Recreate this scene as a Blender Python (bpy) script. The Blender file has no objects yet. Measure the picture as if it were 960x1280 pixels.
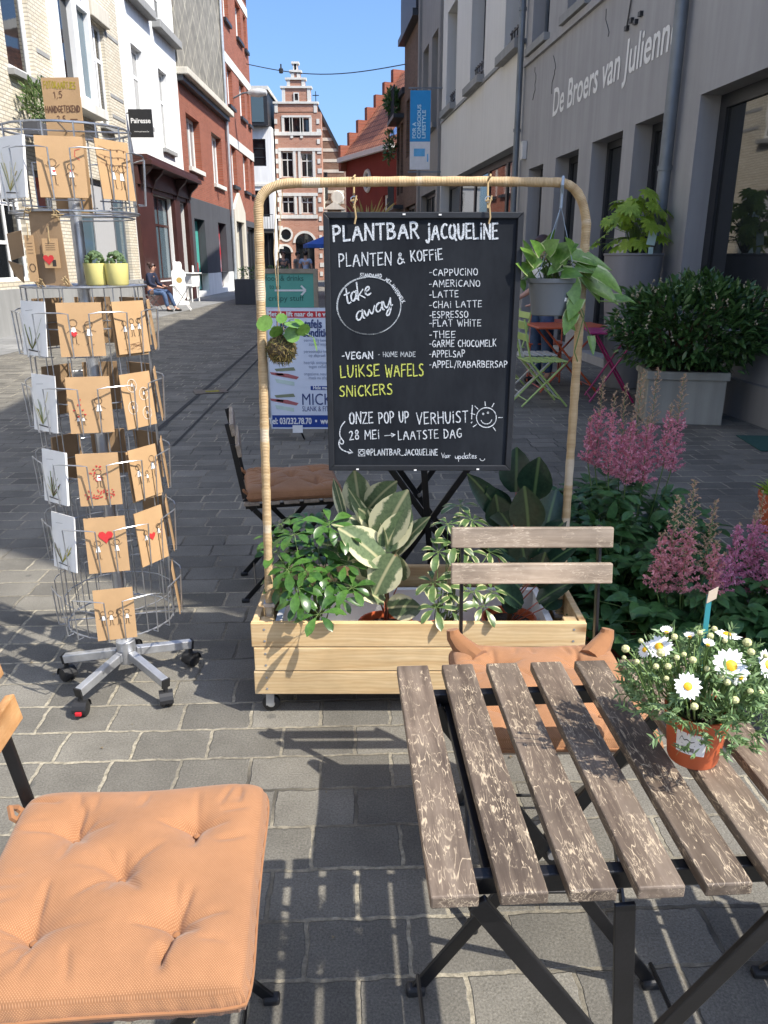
import bpy, bmesh, math, random
from mathutils import Vector as V, Matrix as MX, Quaternion
R = math.radians
rnd = random.Random(11)
SC = bpy.context.scene
COL = SC.collection

# ------------------------------------------------------------------ camera, sky, sun, exposure
CAM_H = 1.40
PITCH = math.atan(315 / 960)
cam_d = bpy.data.cameras.new('camera')
cam = bpy.data.objects.new('camera', cam_d)
COL.objects.link(cam)
cam.location = (0, 0, CAM_H)
cam.rotation_euler = (math.pi / 2 - PITCH, 0, 0)
cam_d.sensor_fit = 'VERTICAL'
cam_d.sensor_height = 32.0
cam_d.lens = 32.0 * 960 / 1280
cam_d.clip_start = 0.02
cam_d.clip_end = 2000
SC.camera = cam

SUN_EL = R(51)
SUN_H = V((0.872, -0.490)).normalized()          # horizontal direction towards the sun (behind, to the right)
world = bpy.data.worlds.new('World')
SC.world = world
world.use_nodes = True
wn = world.node_tree
wn.nodes.clear()
sky = wn.nodes.new('ShaderNodeTexSky')
sky.sky_type = 'NISHITA'
sky.sun_disc = False
sky.sun_elevation = SUN_EL
sky.sun_rotation = math.atan2(SUN_H.x, SUN_H.y)
sky.air_density = 1.0
sky.dust_density = 3.0
sky.ozone_density = 10.0
bg = wn.nodes.new('ShaderNodeBackground')
bg.inputs['Strength'].default_value = 0.145
wo = wn.nodes.new('ShaderNodeOutputWorld')
wn.links.new(sky.outputs[0], bg.inputs[0])
wn.links.new(bg.outputs[0], wo.inputs[0])

sun_d = bpy.data.lights.new('sun', 'SUN')
sun_d.energy = 4.1
sun_d.angle = R(0.53)
sun_d.color = (1.0, 0.94, 0.84)
sun = bpy.data.objects.new('sun', sun_d)
COL.objects.link(sun)
to_sun = V((SUN_H.x * math.cos(SUN_EL), SUN_H.y * math.cos(SUN_EL), math.sin(SUN_EL)))
sun.rotation_euler = to_sun.to_track_quat('Z', 'Y').to_euler()
sun.location = (20, -12, 30)

SC.view_settings.view_transform = 'Standard'
SC.view_settings.look = 'None'
SC.view_settings.gamma = 1
SC.view_settings.exposure = 0.93
SC.cycles.max_bounces = 6
SC.cycles.diffuse_bounces = 3
SC.cycles.glossy_bounces = 3
SC.cycles.transmission_bounces = 3
SC.cycles.transparent_max_bounces = 6
SC.cycles.caustics_reflective = False
SC.cycles.caustics_refractive = False

# ------------------------------------------------------------------ measuring the photograph: pixel -> place
_s, _c = math.sin(PITCH), math.cos(PITCH)

def ray(x, y):
    a = (x - 480) / 960
    b = (640 - y) / 960
    return V((a, _c + b * _s, b * _c - _s))

def at_z(x, y, z=0.0):
    r = ray(x, y)
    t = (z - CAM_H) / r.z
    return V((r.x * t, r.y * t, z))

def at_y(x, y, Y):
    r = ray(x, y)
    t = Y / r.y
    return V((r.x * t, Y, CAM_H + r.z * t))

# ------------------------------------------------------------------ object helpers
def tag(o, label=None, cat=None, group=None, kind=None):
    if label: o['label'] = label
    if cat: o['category'] = cat
    if group: o['group'] = group
    if kind: o['kind'] = kind
    return o

def thing(name, label, cat, loc=(0, 0, 0), rotz=0.0, group=None):
    o = bpy.data.objects.new(name, None)
    o.empty_display_size = 0.1
    COL.objects.link(o)
    o.location = loc
    o.rotation_euler = (0, 0, rotz)
    return tag(o, label, cat, group)

def dup(root, loc=None, rotz=None, label=None, group=None):
    r = root.copy(); COL.objects.link(r)
    if loc is not None: r.location = loc
    if rotz is not None: r.rotation_euler = (0, 0, rotz)
    if label: r['label'] = label
    if group: r['group'] = group
    for ch in list(root.children):
        c = ch.copy(); COL.objects.link(c); c.parent = r
        for g in list(ch.children):
            d = g.copy(); COL.objects.link(d); d.parent = c
    return r

class MB:
    """collects faces; build() links them as one mesh object"""
    def __init__(s):
        s.v = []; s.f = []; s.mi = []; s.sm = []; s.uv = None

    def add(s, vs, fs, mat=0, smooth=False):
        o = len(s.v)
        s.v.extend([tuple(p) for p in vs])
        for f in fs:
            s.f.append([i + o for i in f]); s.mi.append(mat); s.sm.append(smooth)

    def box(s, c, size, rot=None, mat=0):
        hx, hy, hz = size[0] / 2, size[1] / 2, size[2] / 2
        vs = []
        for x, y, z in ((-1,-1,-1),(1,-1,-1),(1,1,-1),(-1,1,-1),(-1,-1,1),(1,-1,1),(1,1,1),(-1,1,1)):
            p = V((x * hx, y * hy, z * hz))
            if rot is not None: p = rot @ p
            vs.append(p + V(c))
        s.add(vs, [(0,3,2,1),(4,5,6,7),(0,1,5,4),(1,2,6,5),(2,3,7,6),(3,0,4,7)], mat)

    def box2(s, a, b, mat=0):
        s.box([(a[i] + b[i]) / 2 for i in range(3)], [abs(b[i] - a[i]) for i in range(3)], None, mat)

    def bar(s, a, b, w, h, side=(0, 0, 1), mat=0):
        """box from a to b; w across 'side', h along 'side'"""
        a = V(a); b = V(b); d = (b - a)
        x = d.normalized(); z = V(side); z = (z - x * z.dot(x))
        if z.length < 1e-5: z = V((1, 0, 0)) - x * x.x
        z.normalize(); y = z.cross(x)
        rot = MX((x, y, z)).transposed()
        s.box((a + b) / 2, (d.length, w, h), rot, mat)

    def tube(s, pts, r, n=8, mat=0, cap=True, closed=False):
        pts = [V(p) for p in pts]
        m = len(pts)
        rs = r if isinstance(r, (list, tuple)) else [r] * m
        tang = []
        for i in range(m):
            if closed: t = pts[(i + 1) % m] - pts[i - 1]
            else: t = pts[min(i + 1, m - 1)] - pts[max(i - 1, 0)]
            tang.append(t.normalized() if t.length > 1e-9 else V((0, 0, 1)))
        ref = V((0, 0, 1)) if abs(tang[0].z) < 0.9 else V((1, 0, 0))
        u = (ref - tang[0] * ref.dot(tang[0])).normalized()
        vs = []
        for i in range(m):
            if i:
                u = (u - tang[i] * u.dot(tang[i]))
                if u.length < 1e-6: u = tang[i].orthogonal()
                u.normalize()
            w = tang[i].cross(u)
            for k in range(n):
                a = 2 * math.pi * k / n
                vs.append(pts[i] + (u * math.cos(a) + w * math.sin(a)) * rs[i])
        fs = []
        for i in range(m if closed else m - 1):
            j = (i + 1) % m
            for k in range(n):
                k2 = (k + 1) % n
                fs.append((i * n + k, i * n + k2, j * n + k2, j * n + k))
        s.add(vs, fs, mat, True)
        if cap and not closed:
            o = len(s.v) - len(vs)
            s.f.append([o + k for k in range(n)][::-1]); s.mi.append(mat); s.sm.append(False)
            s.f.append([o + (m - 1) * n + k for k in range(n)]); s.mi.append(mat); s.sm.append(False)

    def lathe(s, prof, n=24, c=(0, 0, 0), mat=0, rot=None, sx=1, sy=1):
        vs = []
        for r, z in prof:
            for k in range(n):
                a = 2 * math.pi * k / n
                p = V((r * math.cos(a) * sx, r * math.sin(a) * sy, z))
                if rot is not None: p = rot @ p
                vs.append(p + V(c))
        fs = []
        for i in range(len(prof) - 1):
            for k in range(n):
                k2 = (k + 1) % n
                fs.append((i * n + k, i * n + k2, (i + 1) * n + k2, (i + 1) * n + k))
        s.add(vs, fs, mat, True)
        o = len(s.v) - len(vs)
        if prof[0][0] > 1e-6:
            s.f.append([o + k for k in range(n)][::-1]); s.mi.append(mat); s.sm.append(False)
        if prof[-1][0] > 1e-6:
            s.f.append([o + (len(prof) - 1) * n + k for k in range(n)]); s.mi.append(mat); s.sm.append(False)

    def ball(s, c, r, n=10, mat=0, sc=(1, 1, 1)):
        m = max(4, n // 2 + 1)
        prof = [(max(1e-7, math.sin(math.pi * i / m)) * r, -math.cos(math.pi * i / m) * r) for i in range(m + 1)]
        vs = []
        for q, z in prof:
            for k in range(n):
                a = 2 * math.pi * k / n
                vs.append((c[0] + q * math.cos(a) * sc[0], c[1] + q * math.sin(a) * sc[1], c[2] + z * sc[2]))
        fs = []
        for i in range(m):
            for k in range(n):
                k2 = (k + 1) % n
                fs.append((i * n + k, i * n + k2, (i + 1) * n + k2, (i + 1) * n + k))
        s.add(vs, fs, mat, True)

    def prism(s, pts, ext, mat=0):
        """planar polygon extruded by the vector ext"""
        n = len(pts); e = V(ext)
        a = [V(p) for p in pts]; b = [p + e for p in a]
        nr = V((0, 0, 0))
        for i in range(n):
            nr += a[i].cross(a[(i + 1) % n])
        fl = nr.dot(e) > 0
        fs = [list(range(n))[::-1] if fl else list(range(n)),
              [n + i for i in range(n)] if fl else [n + i for i in range(n)][::-1]]
        for i in range(n):
            j = (i + 1) % n
            fs.append([i, j, n + j, n + i] if fl else [j, i, n + i, n + j])
        s.add(a + b, fs, mat)

    def build(s, name, mats, parent=None, bev=0.0, seg=2, sharp=35):
        me = bpy.data.meshes.new(name)
        me.from_pydata(s.v, [], s.f)
        if not isinstance(mats, (list, tuple)): mats = [mats]
        for m in mats: me.materials.append(m)
        me.polygons.foreach_set('material_index', s.mi)
        me.polygons.foreach_set('use_smooth', s.sm)
        if s.uv:
            lay = me.uv_layers.new(name='UVMap'); n = len(s.uv)
            for lp in me.loops:
                if lp.vertex_index < n: lay.data[lp.index].uv = s.uv[lp.vertex_index]
        me.update()
        if any(s.sm) and sharp:
            me.set_sharp_from_angle(angle=R(sharp))
        o = bpy.data.objects.new(name, me)
        COL.objects.link(o)
        if parent is not None: o.parent = parent
        if bev:
            md = o.modifiers.new('bevel', 'BEVEL')
            md.width = bev; md.segments = seg; md.limit_method = 'ANGLE'; md.angle_limit = R(40)
        return o

def one_box(name, m, c, size, parent=None, rot=None, bev=0.0):
    b = MB(); b.box(c, size, rot); return b.build(name, m, parent, bev)

# ------------------------------------------------------------------ materials
class NT:
    def __init__(s, name):
        s.m = bpy.data.materials.new(name); s.m.use_nodes = True
        s.t = s.m.node_tree; s.t.nodes.clear()
        s.out = s.n('OutputMaterial'); s.b = s.n('BsdfPrincipled')
        s.l(s.b.outputs[0], s.out.inputs[0])
    def n(s, typ, **kw):
        nd = s.t.nodes.new('ShaderNode' + typ)
        for k, v in kw.items(): setattr(nd, k, v)
        return nd
    def l(s, a, b): s.t.links.new(a, b)
    def set(s, nd, key, v):
        if hasattr(v, 'is_output') or isinstance(v, bpy.types.NodeSocket): s.l(v, nd.inputs[key])
        else: nd.inputs[key].default_value = v
    def coord(s, kind='Object', scale=(1, 1, 1), rot=(0, 0, 0), loc=(0, 0, 0), rand=0.0):
        tc = s.n('TexCoord'); mp = s.n('Mapping')
        mp.inputs['Scale'].default_value = scale; mp.inputs['Rotation'].default_value = rot
        s.l(tc.outputs[kind], mp.inputs[0])
        if rand:
            oi = s.n('ObjectInfo')
            m = s.math('MULTIPLY', oi.outputs['Random'], rand)
            cb = s.n('CombineXYZ'); s.l(m, cb.inputs[0]); s.l(m, cb.inputs[1]); s.l(m, cb.inputs[2])
            s.l(cb.outputs[0], mp.inputs['Location'])
        else: mp.inputs['Location'].default_value = loc
        return mp.outputs[0]
    def noise(s, co, scale, detail=3, rough=0.55, dist=0.0):
        nd = s.n('TexNoise'); s.l(co, nd.inputs['Vector'])
        nd.inputs['Scale'].default_value = scale; nd.inputs['Detail'].default_value = detail
        nd.inputs['Roughness'].default_value = rough; nd.inputs['Distortion'].default_value = dist
        return nd.outputs['Fac']
    def math(s, op, a, b=None, clamp=False):
        nd = s.n('Math', operation=op, use_clamp=clamp)
        s.set(nd, 0, a)
        if b is not None: s.set(nd, 1, b)
        return nd.outputs[0]
    def ramp(s, fac, stops):
        nd = s.n('ValToRGB'); s.l(fac, nd.inputs[0])
        e = nd.color_ramp.elements
        while len(e) < len(stops): e.new(0.5)
        for i, (p, c) in enumerate(stops):
            e[i].position = p
            e[i].color = (c, c, c, 1) if isinstance(c, (int, float)) else (*c, 1)
        return nd.outputs[0]
    def mix(s, fac, a, b, mode='MIX'):
        nd = s.n('Mix', data_type='RGBA', blend_type=mode)
        s.set(nd, 0, fac)
        for k, v in ((6, a), (7, b)):
            if isinstance(v, (tuple, list)): nd.inputs[k].default_value = (*v, 1)
            else: s.l(v, nd.inputs[k])
        return nd.outputs[2]
    def bump(s, h, strength=0.3, dist=0.01, prev=None):
        nd = s.n('Bump'); nd.inputs['Strength'].default_value = strength; nd.inputs['Distance'].default_value = dist
        s.l(h, nd.inputs['Height'])
        if prev is not None: s.l(prev, nd.inputs['Normal'])
        return nd.outputs[0]
    def fin(s, color, rough=0.6, metal=0.0, normal=None, spec=0.5):
        if isinstance(color, (tuple, list)): s.b.inputs['Base Color'].default_value = (*color, 1)
        else: s.l(color, s.b.inputs['Base Color'])
        s.set(s.b, 'Roughness', rough); s.b.inputs['Metallic'].default_value = metal
        s.b.inputs['Specular IOR Level'].default_value = spec
        if normal is not None: s.l(normal, s.b.inputs['Normal'])
        return s.m

def plain(name, col, rough=0.6, metal=0.0, var=0.12, vs=6.0, bump=0.0, bs=60.0, spec=0.5, bd=0.004):
    t = NT(name); co = t.coord()
    f = t.noise(co, vs, 4)
    d = tuple(c * (1 - var) for c in col); h = tuple(min(1, c * (1 + var)) for c in col)
    c = t.ramp(f, [(0.3, d), (0.7, h)])
    nr = t.bump(t.noise(co, bs, 3), bump, bd) if bump else None
    return t.fin(c, rough, metal, nr, spec)

def leaf_mat(name, dark, light, rough=0.4, trans=0.25, vein=None, edge=None):
    """leaf colour varies leaf by leaf; UV.x runs across the leaf, UV.y along it"""
    t = NT(name); g = t.n('NewGeometry')
    c = t.ramp(g.outputs['Random Per Island'], [(0.0, dark), (1.0, light)])
    co = t.coord()
    c = t.mix(0.35, c, t.ramp(t.noise(co, 90, 2), [(0.3, tuple(x * 0.6 for x in dark)), (0.7, tuple(min(1, x * 1.25) for x in light))]))
    if edge is not None:
        uv = t.n('UVMap'); sp = t.n('SeparateXYZ'); t.l(uv.outputs[0], sp.inputs[0])
        a = t.math('ABSOLUTE', t.math('SUBTRACT', sp.outputs[0], 0.5))
        w = t.math('ADD', a, t.math('MULTIPLY', t.math('SUBTRACT', t.noise(co, 26, 4, .65), 0.5), 0.34))
        m = t.ramp(w, [(edge[1], 0.0), (edge[1] + 0.05, 1.0)])
        c = t.mix(m, c, edge[0])
    if vein is not None:
        uv = t.n('UVMap'); sp = t.n('SeparateXYZ'); t.l(uv.outputs[0], sp.inputs[0])
        a = t.math('ABSOLUTE', t.math('SUBTRACT', sp.outputs[0], 0.5))
        c = t.mix(t.ramp(a, [(0.015, 1.0), (0.05, 0.0)]), c, vein)
    t.fin(c, rough, 0, None, 0.5)
    if trans:
        tr = t.n('BsdfTranslucent'); t.l(c, tr.inputs[0])
        mx = t.n('MixShader'); mx.inputs[0].default_value = trans
        t.l(t.b.outputs[0], mx.inputs[1]); t.l(tr.outputs[0], mx.inputs[2]); t.l(mx.outputs[0], t.out.inputs[0])
    return t.m

def brick_mat(name, c1, c2, mortar, bw=0.21, bh=0.07, ms=0.012, var=0.25, rough=0.85, stretch=None):
    """courses follow the wall: local x along it, local z up"""
    t = NT(name)
    co = t.coord('Object', rot=(R(-90), 0, 0))
    br = t.n('TexBrick'); t.l(co, br.inputs[0])
    br.inputs['Color1'].default_value = (*c1, 1); br.inputs['Color2'].default_value = (*c2, 1)
    br.inputs['Mortar'].default_value = (*mortar, 1)
    br.inputs['Scale'].default_value = 1; br.inputs['Mortar Size'].default_value = ms
    br.inputs['Brick Width'].default_value = bw; br.inputs['Row Height'].default_value = bh
    br.inputs['Mortar Smooth'].default_value = 0.3; br.inputs['Bias'].default_value = 0
    oc = t.coord()
    dirt = t.ramp(t.noise(oc, 0.7, 5), [(0.3, 1 - var), (0.7, 1.0)])
    c = t.mix(1.0, br.outputs['Color'], dirt, 'MULTIPLY')
    inv = t.math('SUBTRACT', 1.0, br.outputs['Fac'])
    return t.fin(c, rough, 0, t.bump(inv, 0.6, 0.01), 0.3)

def render_mat(name, col, var=0.12, rough=0.85, streak=0.25):
    """painted render: broad clouds, rain streaks, fine grain"""
    t = NT(name); co = t.coord()
    a = t.ramp(t.noise(co, 0.9, 6, 0.6), [(0.3, 1 - var), (0.7, 1.0)])
    b = t.ramp(t.noise(t.coord(scale=(5, 5, 0.35)), 1.4, 4), [(0.35, 1 - streak * 0.5), (0.65, 1.0)])
    c = t.mix(1.0, t.mix(1.0, col, a, 'MULTIPLY'), b, 'MULTIPLY')
    return t.fin(c, rough, 0, t.bump(t.noise(co, 70, 4), 0.25, 0.004), 0.25)

M = {}
M['bf'] = plain('board_frame', (.009, .011, .015), .6, 0, .4, 8, .1, 60)
M['jute_string'] = plain('jute_string', (.42, .30, .15), .8)
M['black_metal'] = plain('black_metal', (0.007, 0.007, 0.008), 0.36, 0.0, 0.3, 20, 0.06, 200)
M['black_plastic'] = plain('black_plastic', (0.015, 0.015, 0.016), 0.5, 0, 0.2, 20)
M['chrome'] = plain('chrome', (0.62, 0.63, 0.65), 0.3, 0.9, 0.1, 30)
M['wire'] = plain('wire', (0.42, 0.43, 0.45), 0.33, 0.8, 0.2, 40)
M['brushed'] = plain('brushed', (0.5, 0.51, 0.53), 0.42, 0.75, 0.15, 25, 0.05, 300)
M['white_paint'] = plain('white_paint', (0.80, 0.80, 0.78), 0.45, 0, 0.06, 3)
M['white_render'] = render_mat('white_render', (0.84, 0.84, 0.82), 0.07)
M['cream_stone'] = render_mat('cream_stone', (0.62, 0.58, 0.49), 0.15)
M['grey_stone'] = render_mat('grey_stone', (0.34, 0.34, 0.33), 0.2)
M['dark_grey'] = render_mat('dark_grey', (0.085, 0.088, 0.098), 0.15)
M['zinc'] = plain('zinc', (0.16, 0.18, 0.20), 0.5, 0.4, 0.2, 3)
M['red_plastic'] = plain('red_plastic', (0.55, 0.02, 0.03), 0.4)
M['terracotta'] = plain('terracotta', (0.50, 0.105, 0.035), 0.5, 0, 0.1, 12)
M['soil'] = plain('soil', (0.035, 0.024, 0.016), 0.95, 0, 0.5, 60, 0.8, 90, 0.5, 0.01)
M['paper_white'] = plain('paper_white', (0.80, 0.79, 0.76), 0.6, 0, 0.05, 10)
M['skin'] = plain('skin', (0.52, 0.29, 0.20), 0.5, 0, 0.08, 20)
M['white_cloth'] = plain('white_cloth', (0.74, 0.74, 0.75), 0.8, 0, 0.06, 10)

def glass(name, col=(0.012, 0.014, 0.016), rough=0.03, spec=1.0):
    t = NT(name); co = t.coord()
    n = t.bump(t.noise(co, 1.7, 2), 0.04, 0.02)
    return t.fin(col, rough, 0, n, spec)
M['glass'] = glass('glass')
M['glass_curtain'] = glass('glass_curtain', (0.30, 0.30, 0.29), 0.06)
M['glass_blue'] = glass('glass_blue', (0.09, 0.14, 0.17), 0.05)
# ------------------------------------------------------------------ ground
def paver_mat():
    t = NT('pavers')
    co = t.coord('Object', rot=(0, 0, R(-2.5)))
    # ragged joints: shift the lookup a little
    nz = t.n('TexNoise'); t.l(co, nz.inputs['Vector']); nz.inputs['Scale'].default_value = 16; nz.inputs['Detail'].default_value = 5
    off = t.n('VectorMath', operation='SCALE'); sb = t.n('VectorMath', operation='SUBTRACT')
    t.l(nz.outputs['Color'], sb.inputs[0]); sb.inputs[1].default_value = (0.5, 0.5, 0.5)
    t.l(sb.outputs[0], off.inputs[0]); off.inputs['Scale'].default_value = 0.022
    ad = t.n('VectorMath', operation='ADD'); t.l(co, ad.inputs[0]); t.l(off.outputs[0], ad.inputs[1])
    br = t.n('TexBrick'); t.l(ad.outputs[0], br.inputs[0])
    br.offset = 0.5; br.squash = 0.92; br.squash_frequency = 3
    br.inputs['Color1'].default_value = (0.128, 0.120, 0.103, 1); br.inputs['Color2'].default_value = (0.215, 0.201, 0.170, 1)
    br.inputs['Mortar'].default_value = (0.5, 0.5, 0.5, 1)
    br.inputs['Scale'].default_value = 1; br.inputs['Brick Width'].default_value = 0.222
    br.inputs['Row Height'].default_value = 0.150; br.inputs['Mortar Size'].default_value = 0.0066
    br.inputs['Mortar Smooth'].default_value = 0.35; br.inputs['Bias'].default_value = -0.1
    oc = t.coord()
    cloud = t.ramp(t.noise(oc, 2.7, 7, 0.68), [(0.28, 0.66), (0.7, 1.2)])
    grain = t.ramp(t.noise(oc, 190, 4, 0.75), [(0.3, 0.52), (0.7, 1.38)])
    stone = t.mix(1.0, t.mix(1.0, br.outputs['Color'], cloud, 'MULTIPLY'), grain, 'MULTIPLY')
    # sparse dark stains and chewing-gum spots
    vor = t.n('TexVoronoi'); t.l(oc, vor.inputs['Vector']); vor.inputs['Scale'].default_value = 4.3
    gum = t.ramp(vor.outputs['Distance'], [(0.05, 1.0), (0.075, 0.0)])
    stone = t.mix(t.math('MULTIPLY', gum, 0.45), stone, (0.05, 0.05, 0.05))
    # sand in the joints, washed out here and there
    sand = t.ramp(t.noise(oc, 60, 4, 0.7), [(0.3, (0.16, 0.145, 0.11)), (0.7, (0.46, 0.41, 0.31))])
    patch = t.ramp(t.noise(oc, 1.25, 4, 0.6), [(0.38, 0.0), (0.58, 1.0)])
    joint = t.mix(patch, (0.062, 0.057, 0.048), sand)
    c = t.mix(br.outputs['Fac'], stone, joint)
    inv = t.math('SUBTRACT', 1.0, br.outputs['Fac'])
    n1 = t.bump(t.noise(oc, 150, 5, 0.75), 0.8, 0.004)
    n2 = t.bump(t.noise(t.coord(), 14, 3), 0.28, 0.01, n1)
    n3 = t.bump(inv, 0.85, 0.009, n2)
    return t.fin(c, 0.82, 0, n3, 0.35)

def sett_mat():
    t = NT('asphalt_pavement'); co = t.coord('Object', rot=(0, 0, R(4)))
    br = t.n('TexBrick'); t.l(co, br.inputs[0])
    br.inputs['Color1'].default_value = (0.20, 0.20, 0.195, 1); br.inputs['Color2'].default_value = (0.25, 0.25, 0.24, 1)
    br.inputs['Mortar'].default_value = (0.10, 0.10, 0.095, 1); br.inputs['Scale'].default_value = 1
    br.inputs['Brick Width'].default_value = 0.6; br.inputs['Row Height'].default_value = 0.4; br.inputs['Mortar Size'].default_value = 0.008
    g = t.ramp(t.noise(t.coord(), 1.1, 5), [(0.3, 0.75), (0.7, 1.1)])
    return t.fin(t.mix(1.0, br.outputs['Color'], g, 'MULTIPLY'), 0.85, 0, t.bump(t.noise(t.coord(), 120, 3), 0.3, 0.003))

M['pavers'] = paver_mat()
M['pavement'] = sett_mat()
g = MB(); g.add([(-400, -300, 0), (400, -300, 0), (400, 900, 0), (-400, 900, 0)], [(0, 1, 2, 3)])
tag(g.build('ground', M['pavers']), kind='structure')
g = MB(); g.add([(-7.35, 6, 0.004), (-6.0, 6, 0.004), (-5.6, 31, 0.004), (-6.1, 52, 0.004), (-7.35, 52, 0.004)], [(0, 1, 2, 3, 4)])
tag(g.build('pavement', M['pavement']), kind='structure')
# the drainage channel: two rows of narrow stones running up the street
g = MB()
ga, gb = at_z(320, 432), at_z(185, 548)
gdir = (ga - gb).normalized(); gn = V((-gdir.y, gdir.x, 0))
for k, w in ((0.0, 0.022), (0.27, 0.012)):
    a = gb - gdir * 0.3 + gn * -k; b = ga + gdir * 14 + gn * -k
    g.add([a - gn * w + V((0, 0, .004)), a + gn * w + V((0, 0, .004)), b + gn * w + V((0, 0, .004)), b - gn * w + V((0, 0, .004))], [(0, 1, 2, 3)])
tag(g.build('gutter', plain('gutter_joint', (0.03, 0.03, 0.03), 0.9, 0, 0.3)), kind='structure')

# ------------------------------------------------------------------ houses
class Fac:
    def __init__(s, P, d):
        s.P = V((P[0], P[1])); s.d = V((d[0], d[1])).normalized(); s.ang = math.atan2(s.d.y, s.d.x)
    def uz(s, x, y):
        r = ray(x, y); n = V((-s.d.y, s.d.x))
        k = n.dot(s.P) / (n.x * r.x + n.y * r.y)
        return ((V((r.x, r.y)) * k - s.P).dot(s.d), CAM_H + r.z * k)
    def at(s, u, y=0.0, z=0.0):
        n = V((-s.d.y, s.d.x)); q = s.P + s.d * u + n * y
        return V((q.x, q.y, z))

class House:
    """local x runs along the facade (to the right as you face it), local y goes into the house"""
    def __init__(s, fac, name, label, u0, u1, H, depth=8.0, cat='house'):
        s.fac = fac; s.u0 = u0; s.u1 = u1; s.H = H; s.depth = depth
        s.root = thing(name, label, cat, fac.at(u0), fac.ang)
        s.holes = []
    def wall(s, m, z0=0.0, z1=None, holes=(), rev=0.2, u0=None, u1=None, name='wall', y=0.0, rev_m=None):
        z1 = s.H if z1 is None else z1
        u0 = s.u0 if u0 is None else u0; u1 = s.u1 if u1 is None else u1
        a, b = u0 - s.u0, u1 - s.u0
        hs = [(h[0] - s.u0, h[1] - s.u0, h[2], h[3]) for h in holes]
        xs = sorted(set([a, b] + [v for h in hs for v in h[:2] if a < v < b]))
        zs = sorted(set([z0, z1] + [v for h in hs for v in h[2:] if z0 < v < z1]))
        mb = MB()
        for i in range(len(xs) - 1):
            for j in range(len(zs) - 1):
                cx, cz = (xs[i] + xs[i + 1]) / 2, (zs[j] + zs[j + 1]) / 2
                if any(h[0] < cx < h[1] and h[2] < cz < h[3] for h in hs): continue
                mb.add([(xs[i], y, zs[j]), (xs[i + 1], y, zs[j]), (xs[i + 1], y, zs[j + 1]), (xs[i], y, zs[j + 1])], [(0, 1, 2, 3)])
        for h in hs:
            x0, x1, q0, q1 = h
            Y = y + rev + 0.02
            k = 1 if rev_m is not None else 0
            mb.add([(x0, y, q0), (x0, y, q1), (x0, Y, q1), (x0, Y, q0)], [(0, 1, 2, 3)], k)
            mb.add([(x1, y, q0), (x1, Y, q0), (x1, Y, q1), (x1, y, q1)], [(0, 1, 2, 3)], k)
            mb.add([(x0, y, q1), (x1, y, q1), (x1, Y, q1), (x0, Y, q1)], [(0, 1, 2, 3)], k)
            mb.add([(x0, y, q0), (x0, Y, q0), (x1, Y, q0), (x1, y, q0)], [(0, 1, 2, 3)], k)
        D = s.depth
        mb.add([(a, y, z0), (a, y, z1), (a, D, z1), (a, D, z0)], [(0, 1, 2, 3)])
        mb.add([(b, y, z0), (b, D, z0), (b, D, z1), (b, y, z1)], [(0, 1, 2, 3)])
        mb.add([(a, D, z0), (a, D, z1), (b, D, z1), (b, D, z0)], [(0, 1, 2, 3)])
        mb.add([(a, y, z1), (b, y, z1), (b, D, z1), (a, D, z1)], [(0, 1, 2, 3)])
        return mb.build(name, [m] if rev_m is None else [m, rev_m], s.root)
    def box(s, name, m, u0, u1, z0, z1, y0, y1, bev=0.0, parent=None):
        mb = MB(); mb.box2((u0 - s.u0, y0, z0), (u1 - s.u0, y1, z1))
        return mb.build(name, m, parent or s.root, bev)
    def window(s, u0, u1, z0, z1, y=0.2, fm=None, pm=None, vs=(), hs=(), fw=0.06, sill=None, th=0.05):
        a, b = u0 - s.u0 + 0.002, u1 - s.u0 - 0.002
        z0 += 0.002; z1 -= 0.002
        mb = MB()
        mb.box2((a, y - th, z0), (a + fw, y, z1)); mb.box2((b - fw, y - th, z0), (b, y, z1))
        mb.box2((a + fw, y - th, z0), (b - fw, y, z0 + fw)); mb.box2((a + fw, y - th, z1 - fw), (b - fw, y, z1))
        for v in vs:
            x = a + (b - a) * v
            mb.box2((x - fw * .5, y - th + .004, z0 + fw), (x + fw * .5, y - .004, z1 - fw))
        for h in hs:
            z = z0 + (z1 - z0) * h
            mb.box2((a + fw, y - th + .007, z - fw * .5), (b - fw, y - .007, z + fw * .5))
        o = mb.build('window', fm or M['white_paint'], s.root)
        p = MB(); p.box2((a + fw * .5, y - .022, z0 + fw * .5), (b - fw * .5, y - .012, z1 - fw * .5))
        p.build('pane', pm or M['glass'], o)
        if sill:
            m, pr, tk = sill
            q = MB(); q.box2((a - .08, -pr, z0 - tk), (b + .08, y - th, z0 - .004))
            q.build('sill', m, o, 0.006)
        return o

def text_mb(txt, size, font_scale_x=1.0, align='LEFT', extrude=0.0, spacing=1.0, shear=0.0):
    cu = bpy.data.curves.new('t', 'FONT'); cu.body = txt; cu.size = size; cu.align_x = align
    cu.extrude = extrude; cu.space_character = spacing; cu.shear = shear; cu.resolution_u = 3
    o = bpy.data.objects.new('t', cu); COL.objects.link(o)
    dg = bpy.context.evaluated_depsgraph_get()
    me = bpy.data.meshes.new_from_object(o.evaluated_get(dg))
    vs = [V((v.co.x * font_scale_x, v.co.y, v.co.z)) for v in me.vertices]
    fs = [tuple(p.vertices) for p in me.polygons]
    bpy.data.objects.remove(o); bpy.data.curves.remove(cu); bpy.data.meshes.remove(me)
    return vs, fs

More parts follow.
